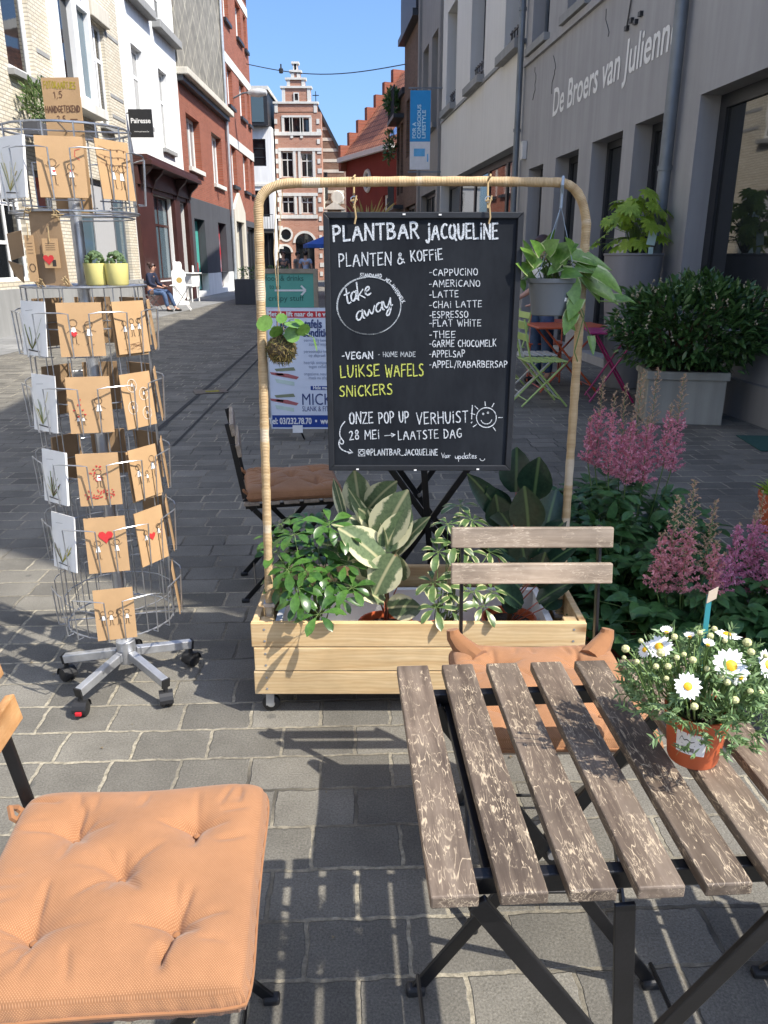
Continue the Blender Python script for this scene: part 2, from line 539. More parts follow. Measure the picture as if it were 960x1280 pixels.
def put_text(mb, txt, size, origin, ux, uy, sx=1.0, align='LEFT', width=None, mat=0, spacing=1.0, shear=0.0, bold=0.0):
    """writes txt on the plane spanned by ux (reading direction) and uy (up); width fits the line"""
    vs, fs = text_mb(txt, size, 1.0, 'LEFT', 0.0, spacing, shear)
    if not vs: return
    w = max(v.x for v in vs) - min(v.x for v in vs); m = min(v.x for v in vs)
    k = width / w if width else sx
    off = {'LEFT': 0, 'CENTER': -w * k / 2, 'RIGHT': -w * k}[align]
    ux = V(ux).normalized(); uy = V(uy).normalized(); nz = ux.cross(uy)
    reps = [(0, 0, 0)] if not bold else [(0, 0, 0), (bold, 0, .0004), (0, bold, .0008), (bold, bold, .0012)]
    for dx, dy, dz in reps:
        mb.add([V(origin) + ux * ((v.x - m) * k + off + dx) + uy * (v.y + dy) + nz * dz for v in vs], fs, mat)

M['cream_brick'] = brick_mat('cream_brick', (0.62, 0.55, 0.42), (0.72, 0.66, 0.54), (0.40, 0.36, 0.29), 0.23, 0.075, 0.011, 0.15)
M['red_brick'] = brick_mat('red_brick', (0.27, 0.072, 0.040), (0.35, 0.105, 0.06), (0.25, 0.16, 0.12), 0.22, 0.072, 0.010, 0.2)
M['old_brick'] = brick_mat('old_brick', (0.42, 0.185, 0.115), (0.50, 0.245, 0.165), (0.44, 0.32, 0.25), 0.24, 0.08, 0.012, 0.2)
M['brown_brick'] = brick_mat('brown_brick', (0.13, 0.075, 0.05), (0.19, 0.11, 0.075), (0.13, 0.11, 0.09), 0.22, 0.07, 0.01, 0.25)
M['band_brick'] = brick_mat('band_brick', (0.20, 0.10, 0.06), (0.30, 0.17, 0.11), (0.24, 0.2, 0.16), 0.22, 0.07, 0.012, 0.35)
M['brown_wood'] = plain('brown_wood', (0.050, 0.016, 0.013), 0.42, 0, 0.25, 3)
M['red_paint'] = render_mat('red_paint', (0.21, 0.036, 0.024), 0.2)
M['slate_roof'] = brick_mat('slate_roof', (0.05, 0.052, 0.06), (0.08, 0.08, 0.09), (0.03, 0.03, 0.03), 0.25, 0.2, 0.01)
M['pale_grey'] = render_mat('pale_grey', (0.70, 0.68, 0.64), 0.08, streak=0.12)
M['j_grey'] = render_mat('j_grey', (0.40, 0.39, 0.385), 0.14)
M['h_grey'] = render_mat('h_grey', (0.30, 0.285, 0.27), 0.15)
M['dark_frame'] = plain('dark_frame', (0.022, 0.024, 0.028), 0.45, 0, 0.15)
M['white_stone'] = render_mat('white_stone', (0.70, 0.68, 0.62), 0.12)

LF = Fac((-7.3, 0.0), (0, 1))

# cream brick house with the white oriel
h = House(LF, 'cream_brick_house', 'cream brick house with tall white bay windows behind the card rack', 9.0, 24.1, 11.5)
ho = [(11.2, 12.3, 4.9, 8.6), (13.4, 14.8, 4.9, 8.6), (16.9, 18.15, 4.95, 8.6), (19.15, 21.3, 4.95, 8.8), (21.95, 22.85, 4.75, 7.1),
      (10.5, 12.6, 0.9, 3.5), (14.0, 16.7, 1.0, 3.2), (17.4, 18.4, 0.05, 3.2), (19.4, 23.4, 0.55, 3.35)]
h.wall(M['cream_brick'], 1.0 - 1.0, None, ho, 0.16)
for q in ho[:3]: h.window(*q, y=.15, vs=(), hs=(.62,), fw=.13, sill=(M['grey_stone'], .14, .12))
h.window(*ho[4], y=.15, vs=(.5,), hs=(.66,), fw=.09, sill=(M['grey_stone'], .14, .12))
for q in ho[5:7]: h.window(*q, y=.15, vs=(.25, .5, .75), hs=(.33, .66), fw=.07)
# oriel: projecting white timber frame
or_ = MB()
x0, x1 = 19.15 - 9, 21.3 - 9
for (a, b) in ((x0, x0 + .12), (x0 + .98, x0 + 1.25), (x1 - .12, x1)):
    or_.box2((a, -.22, 4.95), (b, .15, 8.8))
for z in (4.95, 7.0, 8.65): or_.box2((x0 + .12, -.20, z), (x1 - .12, .13, z + .16))
oo = or_.build('bay_window', M['white_paint'], h.root, 0.01)
p = MB(); p.box2((x0 + .1, -.08, 5.1), (x0 + 1.0, -.06, 8.7)); p.build('pane', M['glass'], oo)
p = MB(); p.box2((x0 + 1.2, -.08, 5.1), (x1 - .1, -.06, 8.7)); p.build('pane', M['glass_blue'], oo)
p = MB(); p.box2((x0 - .15, -.38, 4.72), (x1 + .15, .1, 4.94)); p.build('sill', M['white_stone'], oo, 0.01)
h.box('lintel', M['cream_stone'], 21.75, 23.05, 7.12, 7.5, -.14, .1, 0.02)
for z in (5.05, 5.55, 7.0):
    for (a, b) in ((18.35, 19.0), (22.95, 24.0)):
        h.box('stone_band', M['grey_stone'], a, b, z, z + .09, -.012, .05)
h.box('plinth', M['grey_stone'], 9.0, 24.08, 0.0, .86, -.09, .02)
h.box('roof', M['slate_roof'], 8.9, 24.15, 11.5, 11.8, -.35, 8)
# shop window with grey curtains
fr = h.window(*ho[8], y=.15, fm=M['zinc'], pm=M['glass_blue'], vs=(.12, .5, .78), fw=.1)
t_ = NT('curtain'); wv = t_.n('TexWave'); t_.l(t_.coord(), wv.inputs[0]); wv.inputs['Scale'].default_value = 4.2; wv.inputs['Distortion'].default_value = 1.5
M['curtain'] = t_.fin(t_.ramp(wv.outputs['Fac'], [(0, (.28, .28, .28)), (1, (.5, .5, .5))]), .8)
h.box('curtain', M['curtain'], 20.9, 22.4, .75, 3.2, .085, .118)
h.window(*ho[7], y=.14, fm=M['zinc'], pm=M['glass'], vs=(), hs=(.75,), fw=.12)

# unseen white house added beside it, to bounce light and mirror in windows opposite
h = House(LF, 'unseen_white_house', 'unseen white house with a dark shop front added left of the cream brick house', -14.0, 8.96, 11.0)
ho = [(u, u + 1.15, z, z + 2.1) for z in (4.9, 8.0) for u in (-12.5, -9.6, -6.7, -3.8, -.9, 2.0, 4.9, 7.2)] + [(-12.5, -8.5, .5, 3.2), (-7, -3, .5, 3.2), (-1.5, 2.5, .5, 3.2), (4.0, 7.9, .5, 3.2)]
h.wall(M['white_render'], 0, None, ho, .2)
for q in ho: h.window(*q, y=.19, fm=M['white_paint'] if q[2] > 4 else M['dark_frame'], pm=M['glass'], vs=(.5,), hs=(.65,), fw=.09)
h.box('cornice', M['white_stone'], -14.0, 8.95, 3.9, 4.25, -.3, .02)
h.box('roof', M['slate_roof'], -14.0, 8.95, 11.0, 11.3, -.3, 8)

# white house above the brown shop
h = House(LF, 'white_house', 'white rendered house above the dark brown shop front', 24.1, 30.5, 10.6)
ho = [(25.2, 26.3, 5.35, 7.35), (28.0, 29.05, 4.95, 7.3), (25.0, 26.4, 8.8, 10.2), (28.2, 29.3, 8.8, 10.2), (25.75, 28.2, .75, 3.38), (29.0, 30.0, .05, 3.3)]
h.wall(M['white_render'], 0, None, ho, .2)
for q in ho[:2]: h.window(*q, y=.2, hs=(.62,), fw=.09, pm=M['glass_curtain'])
for q in ho[2:4]: h.window(*q, y=.2, hs=(.5,), fw=.09)
h.box('sill', M['grey_stone'], 24.9, 27.3, 8.42, 8.66, -.28, .02, .02)
h.box('sill', M['grey_stone'], 27.7, 30.45, 8.36, 8.6, -.28, .02, .02)
h.box('sill', M['grey_stone'], 25.0, 26.6, 5.22, 5.34, -.12, .02, .01)
h.box('sill', M['grey_stone'], 27.8, 29.3, 4.80, 4.93, -.12, .02, .01)
h.box('roof', M['slate_roof'], 24.1, 30.5, 10.6, 10.9, -.3, 8)
sf = MB()
def sfb(u0, u1, z0, z1, y0, y1): sf.box2((u0 - 24.1, y0, z0), (u1 - 24.1, y1, z1))
sfb(24.15, 25.7, 0, 3.5, -.14, 0); sfb(28.25, 28.98, 0, 3.5, -.14, 0); sfb(30.02, 30.48, 0, 3.5, -.16, 0)
sfb(25.7, 28.25, 0, .72, -.12, 0); sfb(25.7, 30.02, 3.36, 3.5, -.12, 0)
sfb(24.15, 30.48, 3.5, 4.02, -.2, 0); sfb(24.12, 30.49, 4.02, 4.16, -.62, 0); sfb(24.13, 30.485, 4.16, 4.3, -.5, 0)
fo = sf.build('shop_front', M['brown_wood'], h.root, .012)
for u in (24.4, 25.6, 28.5, 30.2):
    c = MB(); prof = [(0, 3.02), (-.10, 3.06), (-.16, 3.4), (-.30, 3.72), (-.5, 3.9), (-.56, 4.015), (0, 4.015)]
    c.prism([(u - 24.1 - .07, y, z) for y, z in prof], (.14, 0, 0)); c.build('bracket', M['brown_wood'], fo, .01)
w = h.window(*ho[4], y=.16, fm=M['brown_wood'], pm=M['glass_blue'], vs=(.5,), hs=(.66,), fw=.07)
tx = MB()
h.window(*ho[5], y=.16, fm=M['brown_wood'], pm=M['glass'], hs=(.75,), fw=.12)
for i in range(6):   # pale goods behind the glass
    pass
def hang_sign():
    r = thing('shop_sign', 'small square black shop sign with white lettering above the brown shop front', 'sign', LF.at(24.12, -.02, 4.72))
    b = MB(); b.box2((.06, -.03, 0), (.72, .03, .72)); b.build('panel', M['black_plastic'], r, .005)
    
    for z in (.62, .10):
        b = MB(); b.bar((0, 0, z), (.08, 0, z), .03, .03); b.build('bracket', M['black_metal'], r)
    b = MB(); put_text(b, 'Païresse', .18, (.12, -.034, .36), (1, 0, 0), (0, 0, 1), width=.55, bold=.007)
    b.build('lettering', M['paper_white'], r)
    b = MB(); put_text(b, 'www.pairesse.be', .055, (.19, -.034, .13), (1, 0, 0), (0, 0, 1), width=.42)
    b.build('small_lettering', M['paper_white'], r)
hang_sign()

# red brick house with slate cladding above
h = House(LF, 'red_brick_house', 'low red brick house with grey diamond cladding and a dark grey shop floor', 30.5, 39.0, 12.4)
ho = [(31.4, 33.6, 4.75, 6.57), (35.8, 37.9, 4.55, 6.55), (31.5, 33.3, .2, 2.93), (35.95, 37.7, .2, 2.97)]
h.wall(M['red_brick'], 3.66, 7.5, ho[:2], .3)
for q in ho[:2]: h.window(*q, y=.3, vs=(.36, .68), fw=.11, pm=M['glass_curtain'], sill=(M['white_stone'], .12, .16))
h.wall(M['dark_grey'], .88, 3.655, [(a, b, .88 if c < .88 else c, d) for a, b, c, d in ho[2:]], .3, name='shop_wall', y=-.02)
h.wall(M['white_render'], 0, .876, [(a, b, c, .876) for a, b, c, d in ho[2:]], .3, name='plinth', y=-.03)
M['teal_film'] = plain('teal_film', (0.09, 0.42, 0.36), .3, 0, .05)
M['poster'] = (lambda t: t.fin(t.ramp(t.noise(t.coord(), 1.3, 3), [(.35, (.55, .03, .04)), (.5, (.3, .12, .14)), (.62, (.45, .5, .6)), (.75, (.12, .2, .4))]), .4))(NT('poster'))
wo_ = h.window(31.5, 33.3, .2, 2.93, y=.3, fm=M['dark_frame'], pm=M['teal_film'], fw=.05, th=.04)
b = MB(); b.box2((1.25, .258, .95), (2.35, .266, 1.3)); b.build('red_label', M['red_plastic'], wo_)
b = MB(); b.box2((1.45, .258, 1.75), (2.2, .266, 2.2)); b.build('pink_label', plain('pink_label', (.6, .4, .6), .5), wo_)
h.window(35.95, 37.7, .2, 2.97, y=.3, fm=M['dark_frame'], pm=M['poster'], fw=.05, th=.04)
t_ = NT('diamond_slate'); co = t_.coord('Object', rot=(R(-90), 0, 0)); mp = t_.n('Mapping'); mp.inputs['Rotation'].default_value = (0, 0, R(45)); t_.l(co, mp.inputs[0])
br = t_.n('TexBrick'); t_.l(mp.outputs[0], br.inputs[0]); br.offset = 0
br.inputs['Color1'].default_value = (.20, .185, .15, 1); br.inputs['Color2'].default_value = (.27, .25, .205, 1); br.inputs['Mortar'].default_value = (.42, .39, .3, 1)
br.inputs['Scale'].default_value = 1; br.inputs['Brick Width'].default_value = .85; br.inputs['Row Height'].default_value = .85; br.inputs['Mortar Size'].default_value = .025
dn = t_.ramp(t_.noise(t_.coord(), 2.5, 5), [(.3, .6), (.7, 1.15)])
M['diamond_slate'] = t_.fin(t_.mix(1, br.outputs['Color'], dn, 'MULTIPLY'), .7, 0, t_.bump(br.outputs['Fac'], .5, .02))
h.box('cladding', M['diamond_slate'], 30.52, 39.0, 7.85, 12.4, -.05, .2)
h.box('cornice', M['cream_stone'], 30.45, 39.2, 7.62, 7.85, -.42, .1, .03)
h.box('gutter_board', M['dark_frame'], 30.5, 39.15, 7.42, 7.615, -.22, .1, .02)
h.box('roof', M['slate_roof'], 30.5, 39.0, 12.4, 12.7, -.2, 8)

# tall red corner house
h = House(LF, 'tall_red_house', 'tall red brick house with white stone bands beside the diamond cladding', 39.0, 47.0, 15.0)
ho = []
for z0, z1 in ((4.85, 6.6), (8.35, 10.0), (11.9, 13.5)):
    ho += [(40.2, 41.5, z0, z1), (43.4, 44.9, z0, z1), (45.7, 46.5, z0, z1)]
ho2 = [(39.7, 41.9, .1, 3.2), (43.6, 46.6, .3, 3.1)]
h.wall(M['red_brick'], 3.4, None, ho, .25)
h.wall(M['dark_grey'], 0, 3.396, ho2, .25, name='shop_wall', y=-.02)
for q in ho: h.window(*q, y=.24, vs=(.5,), fw=.12, pm=M['glass_curtain'], sill=(M['dark_frame'], .14, .15))
h.window(*ho2[1], y=.24, fm=M['dark_frame'], pm=M['glass'], vs=(.33, .66), fw=.08)
for z in (6.62, 10.05, 13.6): h.box('stone_band', M['white_stone'], 39.02, 46.99, z, z + .42, -.03, .1)
h.box('cornice', M['dark_frame'], 38.9, 47.2, 14.9, 15.3, -.5, 8)
dr = MB()   # cream gabled doorway
pts = [(39.35 - 39, -.16, 0), (39.7 - 39, -.16, 0), (39.7 - 39, -.16, 3.2), (41.9 - 39, -.16, 3.2), (41.9 - 39, -.16, 0), (42.4 - 39, -.16, 0), (42.4 - 39, -.16, 3.7), (40.95 - 39, -.16, 4.55), (39.35 - 39, -.16, 3.7)]
dr.prism(pts[0:3] + [(39.35 - 39, -.16, 3.2)], (0, .14, 0)); dr.prism([pts[3], pts[4], pts[5], (42.4 - 39, -.16, 3.2)], (0, .14, 0))
dr.prism([(39.35 - 39, -.162, 3.204), (42.4 - 39, -.162, 3.204), pts[6], pts[7], pts[8]], (0, .142, 0))
dd = dr.build('door_surround', M['cream_stone'], h.root)
h.window(39.7, 41.9, .1, 3.2, y=.2, fm=M['cream_stone'], pm=M['cream_stone'], vs=(.5,), hs=(.75,), fw=.14)
b = MB(); b.tube([(38.9 - 39, -.12, .3), (38.9 - 39, -.12, 14.9)], .07, 8); b.build('drainpipe', plain('pale_zinc', (.45, .48, .5), .4, .4), h.root)

# street lamp fixed to the tall red house
lp = LF.at(41.6, 0, 8.95)
r = thing('street_lamp', 'grey street lamp reaching out from the tall red house', 'lamp', lp)
b = MB(); b.tube([(0, 0, -.1), (.5, -.1, .1), (.95, -.2, .12)], .04, 8); b.build('arm', M['zinc'], r)
b = MB(); b.lathe([(.05, -.45), (.16, -.3), (.2, .1), (.12, .45), (.02, .5)], 12, (1.2, -.3, .08), rot=MX.Rotation(R(90), 3, 'Y'), sy=1); b.build('lamp_head', plain('lamp_grey', (.5, .5, .48), .4, .2), r)

# ------------------------------------------------------------------ far end of the street
FF = Fac((-9.2, 57.0), (1, 0))
fy = FF.uz
h = House(FF, 'white_corner_house', 'white house with a dark glazed top storey left of the stepped gable house', -.9, 1.62, 12.4, 6)
U = lambda px, py: FF.uz(300 + px / 4.267, 40 + py / 4.267)
hb = [(.28, 1.2, U(100, 715)[1], U(100, 570)[1]), (.3, 1.3, U(100, 985)[1], U(100, 845)[1]), (.1, 1.5, .2, 3.2)]
h.wall(M['white_render'], 0, 9.9, hb, .15)
h.window(*hb[0], y=.14, fm=M['dark_frame'], pm=M['glass'], hs=(.33, .66), vs=(), fw=.07)
h.window(*hb[1], y=.14, fm=M['dark_frame'], pm=M['glass'], fw=.07)
h.window(*hb[2], y=.14, fm=M['dark_frame'], pm=M['glass'], vs=(.35, .7), fw=.09)
h.box('attic', M['dark_frame'], -.88, 1.5, 9.9, 12.0, -.5, 5)
h.box('pane', M['glass_blue'], .45, 1.25, 10.1, 11.8, -.53, -.495)
h.box('pane', M['glass_blue'], -.4, .3, 10.1, 11.8, -.53, -.495)
h.box('roof', M['white_stone'], -.9, 1.6, 12.0, 12.22, -.65, 5)
h.box('stone_band', M['white_stone'], -.9, 1.6, 6.2, 6.35, -.06, .02)
h.box('balcony', M['dark_frame'], -.5, 1.58, 3.3, 3.45, -.6, 0)
rl = MB()
for i in range(12): rl.box2((.45 + i * .18, -.58, 3.45), (.47 + i * .18, -.56, 4.35))
rl.box2((.4, -.6, 4.35), (2.48, -.54, 4.39)); rl.build('balcony_rail', M['dark_frame'], h.root)

GF = Fac((-7.47, 58.0), (1, 0))
W = lambda px, py: GF.uz(300 + px / 4.267, 40 + py / 4.267)
h = House(GF, 'stepped_gable_house', 'red brick stepped gable house with white stone trim at the end of the street', 0.0, 3.17, 10.95, 6)
rects = [(235, 455, 265, 530), (280, 460, 322, 562), (337, 463, 370, 533), (218, 637, 287, 775), (323, 645, 390, 775), (222, 876, 292, 968), (327, 880, 393, 968)]
ho = []
for a, t0, b_, t1 in rects:
    u0, z1 = W(a, t0); u1, z0 = W(b_, t1); ho.append((u0, u1, z0, z1))
u0, z1 = W(296, 1125); u1, z0 = W(400, 1250); arch = (u0, u1, .1, z1); ho.append(arch)
u0, z1 = W(208, 1175); u1, z0 = W(275, 1250); door = (u0, u1, .1, z1); ho.append(door)
h.wall(M['old_brick'], 0, None, ho, .18)
for i, q in enumerate(ho[:7]):
    h.window(*q, y=.17, fm=M['dark_frame'] if i < 3 else M['white_stone'], pm=M['glass'], vs=() if i < 3 else (.5,), hs=() if i < 3 else (.68,), fw=.05 if i < 3 else .07)
h.window(*arch, y=.17, fm=M['dark_frame'], pm=M['glass'], vs=(.5,), fw=.07)
h.window(*door, y=.17, fm=M['dark_frame'], pm=M['glass'], fw=.07)
gb_ = MB()
tiers = [(185, 410, 430, 383), (225, 375, 383, 300), (250, 345, 300, 255), (272, 320, 255, 215), (283, 306, 215, 170)]
for i, (a, b_, yb, yt) in enumerate(tiers):
    ua, zb = W(a, yb); ub, zt = W(b_, yt)
    gb_.box2((ua, 0.001 * i, zb), (ub, .5, zt))
gg = gb_.build('gable', M['old_brick'], h.root)
def trim(name, boxes):
    tr = MB()
    for a_, b2_ in boxes: tr.box2(a_, b2_)
    return tr.build(name, M['white_stone'], h.root)
for i, (a, b_, yb, yt) in enumerate(tiers):
    ua, _z = W(a, yb); ub, zt = W(b_, yt)
    trim('coping', [((ua - .1, -.08, zt), (ub + .1, .52, zt + .13))])
    za = W(a, yb)[1]
    for x in (ua, ub - .22): trim('edge_stone', [((x, -.03, za), (x + .22, -.004, zt))])
for (a, b_, y0, y1) in ((185, 435, 533, 552), (205, 435, 618, 635), (205, 415, 858, 875), (190, 415, 975, 995), (190, 415, 800, 815), (225, 380, 445, 456)):
    ua, zb = W(a, y1); ub, zt = W(b_, y0); trim('stone_band', [((ua, -.06, zb), (min(ub, 3.2), -.004, zt))])
for q in ho[:7]:
    for x in (q[0] - .18, q[1]): trim('jamb_stone', [((x, -.045, q[2] - .05), (x + .18, -.004, q[3] + .1))])
for z in [i * .62 + .3 for i in range(17)]:
    for x in (0.0, 3.17 - .3): trim('quoin', [((x, -.035, z), (x + (.3 if int(z / .62) % 2 else .2), -.003, z + .3))])
# round arches over the ground-floor openings and the oval window
def ring(cx, cz, rx, rz, w, a0, a1, n=14):
    tr = MB()
    for i in range(n):
        b0 = a0 + (a1 - a0) * i / n; b1 = a0 + (a1 - a0) * (i + 1) / n
        P_ = lambda r, b: (cx + (rx + r) * math.cos(b), -.05, cz + (rz + r) * math.sin(b))
        tr.prism([P_(0, b0), P_(0, b1), P_(w, b1), P_(w, b0)], (0, .046, 0))
    tr.build('arch_stone', M['white_stone'], h.root)
cxa = (arch[0] + arch[1]) / 2; ring(cxa, arch[3], (arch[1] - arch[0]) / 2, .65, .16, 0, math.pi)
cxd = (door[0] + door[1]) / 2; ring(cxd, door[3], (door[1] - door[0]) / 2, .42, .14, 0, math.pi)
ov = W(246, 1080); ring(ov[0], ov[1], .36, .36, .13, 0, 2 * math.pi, 20)
def disc(cx, cz, rx, rz, a0, a1, n=16):
    ar = MB(); ar.prism([(cx + rx * math.cos(a0 + (a1 - a0) * i / n), -.012, cz + rz * math.sin(a0 + (a1 - a0) * i / n)) for i in range(n + 1)], (0, .01, 0)); ar.build('arch_glass', M['glass'], h.root)
disc(cxa, arch[3], (arch[1] - arch[0]) / 2, .65, 0, math.pi); disc(cxd, door[3], (door[1] - door[0]) / 2, .42, 0, math.pi); disc(ov[0], ov[1], .36, .36, 0, 2 * math.pi * 15.99 / 16)
aw = W(300, 350); h.window(aw[0] - .18, aw[0] + .2, aw[1] - .25, aw[1] + .3, y=-.02, fm=M['white_stone'], pm=M['glass'], fw=.07)
rf = MB(); pk = W(295, 250)
rf.prism([(0.1, .5, 10.95), (3.07, .5, 10.95), (1.58, .5, 12.9)], (0, 5.5, 0)); rf.build('roof', M['slate_roof'], h.root)

# banded old gable behind it, with an iron cross
BFc = Fac((-4.62, 59.2), (1, 0))
B_ = lambda px, py: BFc.uz(300 + px / 4.267, 40 + py / 4.267)
h = House(BFc, 'banded_gable_house', 'weathered gable banded in stone and brick with a sloping roof edge', 0, 2.05, 8, 8)
a1 = B_(405, 390); a2 = B_(556, 690)
b = MB(); b.prism([(-.1, 0, 0), (a2[0], 0, 0), (a2[0], 0, a2[1]), (a1[0], 0, a1[1]), (-.1, 0, a1[1])], (0, 6, 0)); b.build('wall', M['band_brick'], h.root)
for i in range(12):
    z = 3.2 + i * .68
    uu = a2[0] if z < a2[1] else a2[0] + (a1[0] - a2[0]) * (z - a2[1]) / (a1[1] - a2[1])
    if uu > .2:
        b = MB(); b.box2((-.05, -.025, z), (uu - .04, -.003, z + .2)); b.build('stone_band', M['cream_stone'], h.root)
b = MB(); b.bar((a1[0], -.05, a1[1] + .05), (a2[0] + .05, -.05, a2[1]), .2, .14, (0, 1, 0)); b.build('roof_edge', M['dark_frame'], h.root)
b = MB(); b.bar((a1[0], 0, a1[1]), (a1[0], 0, a1[1] + .85), .05, .05); b.bar((a1[0] - .22, 0, a1[1] + .6), (a1[0] + .22, 0, a1[1] + .6), .05, .05); b.build('iron_cross', M['black_metal'], h.root)
q = B_(447, 730); h.window(q[0] - .15, q[0] + .25, 5.5, 7.3, y=-.03, fm=M['dark_frame'], pm=M['glass'], fw=.06)
q = B_(505, 940)
b = MB(); b.prism([(q[0] - .8, -.5, q[1] - .1), (q[0] + .8, -.5, q[1] - .1), (q[0], -.5, q[1] + .42)], (0, .5, 0))
b.box2((q[0] - .75, -.45, 0), (q[0] - .5, -.1, q[1] - .105)); b.box2((q[0] + .5, -.45, 0), (q[0] + .75, -.1, q[1] - .105)); b.build('porch', M['cream_stone'], h.root)
q = B_(535, 885); b = MB(); b.lathe([(.42, -.2), (.5, 0), (.42, .2)], 12, (q[0] - .2, -.25, q[1]), rot=MX.Rotation(R(90), 3, 'X')); b.build('scroll', M['cream_stone'], h.root)
q = B_(438, 850); b = MB(); b.box2((q[0] - .2, -.4, 4.3), (q[0] + .2, 0, 6.3)); b.build('statue_niche', M['cream_stone'], h.root, .05)

# red house with the tiled roof and stepped gable
RF = Fac((-2.18, 47.6), (0.435, -0.9))
h = House(RF, 'red_tiled_house', 'dark red painted house with an orange tiled roof and stepped gable', 0, 6.75, 6.98, 7.0)
hw = [(4.9, 6.0, .2, 4.6), (.45, 1.25, .2, 3.6), (2.9, 3.55, 3.3, 4.0)]
h.wall(M['red_paint'], 0, None, hw[:2], .2)
h.window(*hw[0], y=.18, fm=M['white_paint'], pm=M['glass'], hs=(.75,), fw=.14)
h.window(*hw[1], y=.18, fm=M['grey_stone'], pm=M['glass'], fw=.12)
q = RF.uz(460, 226)
b = MB(); b.tube([(q[0] + .36 * math.cos(i * math.pi / 10), -.03, q[1] + .5 * math.sin(i * math.pi / 10)) for i in range(20)], .1, 6, closed=True); oo = b.build('oval_window', M['white_stone'], h.root)
b = MB(); b.prism([(q[0] + .33 * math.cos(i * math.pi / 10), -.02, q[1] + .46 * math.sin(i * math.pi / 10)) for i in range(20)], (0, .015, 0)); b.build('pane', M['glass'], oo)
t_ = NT('roof_tiles'); co = t_.coord(); br = t_.n('TexBrick'); mp = t_.n('Mapping'); mp.inputs['Rotation'].default_value = (R(-52), 0, 0); t_.l(co, mp.inputs[0]); t_.l(mp.outputs[0], br.inputs[0])
br.inputs['Color1'].default_value = (.36, .13, .06, 1); br.inputs['Color2'].default_value = (.50, .20, .10, 1); br.inputs['Mortar'].default_value = (.14, .05, .03, 1)
br.inputs['Scale'].default_value = 1; br.inputs['Brick Width'].default_value = .3; br.inputs['Row Height'].default_value = .42; br.inputs['Mortar Size'].default_value = .035
M['roof_tiles'] = t_.fin(t_.mix(1, br.outputs['Color'], t_.ramp(t_.noise(t_.coord(), 1.5, 4), [(.3, .75), (.7, 1.1)]), 'MULTIPLY'), .8, 0, t_.bump(br.outputs['Fac'], .4, .03))
rh = 4.7
b = MB(); b.prism([(0.1, -.35, 6.75), (0.1, 3.5, 6.75 + rh), (0.1, 7.3, 6.75)], (6.65, 0, 0)); rr = b.build('roof', M['roof_tiles'], h.root)
b = MB(); b.box2((-.05, -.5, 6.62), (6.8, -.3, 6.86)); b.build('gutter_board', M['pale_grey'], h.root)
b = MB()
ns = 7
for i in range(ns):
    y0 = -.35 + (3.85) * i / ns; zt = 6.85 + (rh + .05) * (i + 1) / ns
    b.box2((-.2, y0, 6.2), (.12, y0 + 3.85 / ns + .001, zt)); 
    b.box2((-.2, 7.35 - (3.85) * (i + 1) / ns, 6.2), (.12, 7.35 - 3.85 * i / ns, zt))
b.build('stepped_parapet', M['red_brick'], h.root)
b = MB(); b.box2((3.9, 3.1, 10.6), (5.4, 3.9, 12.2)); ch = b.build('chimney', M['old_brick'], h.root)
b = MB(); b.box2((3.5, 2.6, 12.2), (6.4, 4.4, 12.6)); b.build('chimney_cap', M['white_stone'], ch)
b = MB(); b.box2((5.0, .6, 7.9), (5.9, 1.5, 8.1)); 
sk = MB(); sk.prism([(5.4, .15, 7.28), (6.1, .15, 7.28), (6.1, 1.25, 8.62), (5.4, 1.25, 8.62)], (0, -.06, .06)); sk.build('roof_window', plain('skylight', (.16, .26, .5), .2), h.root)

# ------------------------------------------------------------------ right side of the street
RS = Fac((2.54, 14.9), (0.1033, -0.9947))
h = House(RS, 'dark_grey_house', 'dark grey rendered building with white lettering and tall window openings', -.45, 14.72, 10.3, 8)
ho = [(.15, 1.0, .12, 2.92), (1.66, 2.72, .12, 2.93), (3.25, 4.33, .12, 2.94), (4.69, 5.6, .12, 2.95), (6.28, 8.4, .75, 2.98), (9.6, 11.6, .75, 2.98), (12.4, 14.0, .12, 2.98)]
up = [(u, u + .95, 4.85, 6.9) for u in (-.1, 1.75, 3.6, 5.3, 7.2, 9.2, 11.2, 13.2)] + [(u, u + .95, 7.6, 9.2) for u in (-.1, 1.75, 3.6, 5.3, 7.2, 9.2, 11.2, 13.2)]
h.wall(M['j_grey'], 0, None, ho + up, .28)
for q in ho[:4]: h.window(*q, y=.27, fm=M['dark_frame'], pm=M['glass'], hs=(.32,) if q[0] < 2 else (), fw=.09)
for q in ho[4:]: h.window(*q, y=.27, fm=M['dark_frame'], pm=M['glass'], fw=.13)
for q in up: h.window(*q, y=.26, fm=M['zinc'], pm=M['glass'], vs=(.5,), fw=.07, sill=(M['grey_stone'], .1, .12))
h.box('string_course', M['j_grey'], -.42, 14.7, 4.62, 4.72, -.05, .02)
h.box('plinth', M['h_grey'], 6.2, 14.72, 0, .34, -.07, .02)
h.box('roof', M['slate_roof'], -.45, 14.8, 10.3, 10.5, -.1, 8)
b = MB(); b.tube([(-.0, -.09, .1), (-.0, -.09, 10.3)], .055, 10)
for z in (.9, 2.2, 3.6, 5.5, 8): b.tube([(-.0, -.09, z), (-.0, -.09, z + .05)], .068, 10)
b.build('drainpipe', M['zinc'], h.root)
b = MB(); x = 5.85 + .45; b.tube([(x, -.1, .06), (x, -.1, 10.3)], .068, 12)
for z in (.5, 2.32, 4.0, 6.0, 8): b.tube([(x, -.1, z), (x, -.1, z + .05)], .078, 12)
b.build('drainpipe', M['zinc'], h.root)
b = MB(); put_text(b, 'De Broers van Julienne', .56, (1.36 + .45, -.006, 3.56), (1, 0, 0), (0, 0, 1), width=4.28, bold=.012, shear=.05)
b.build('lettering', M['paper_white'], h.root)
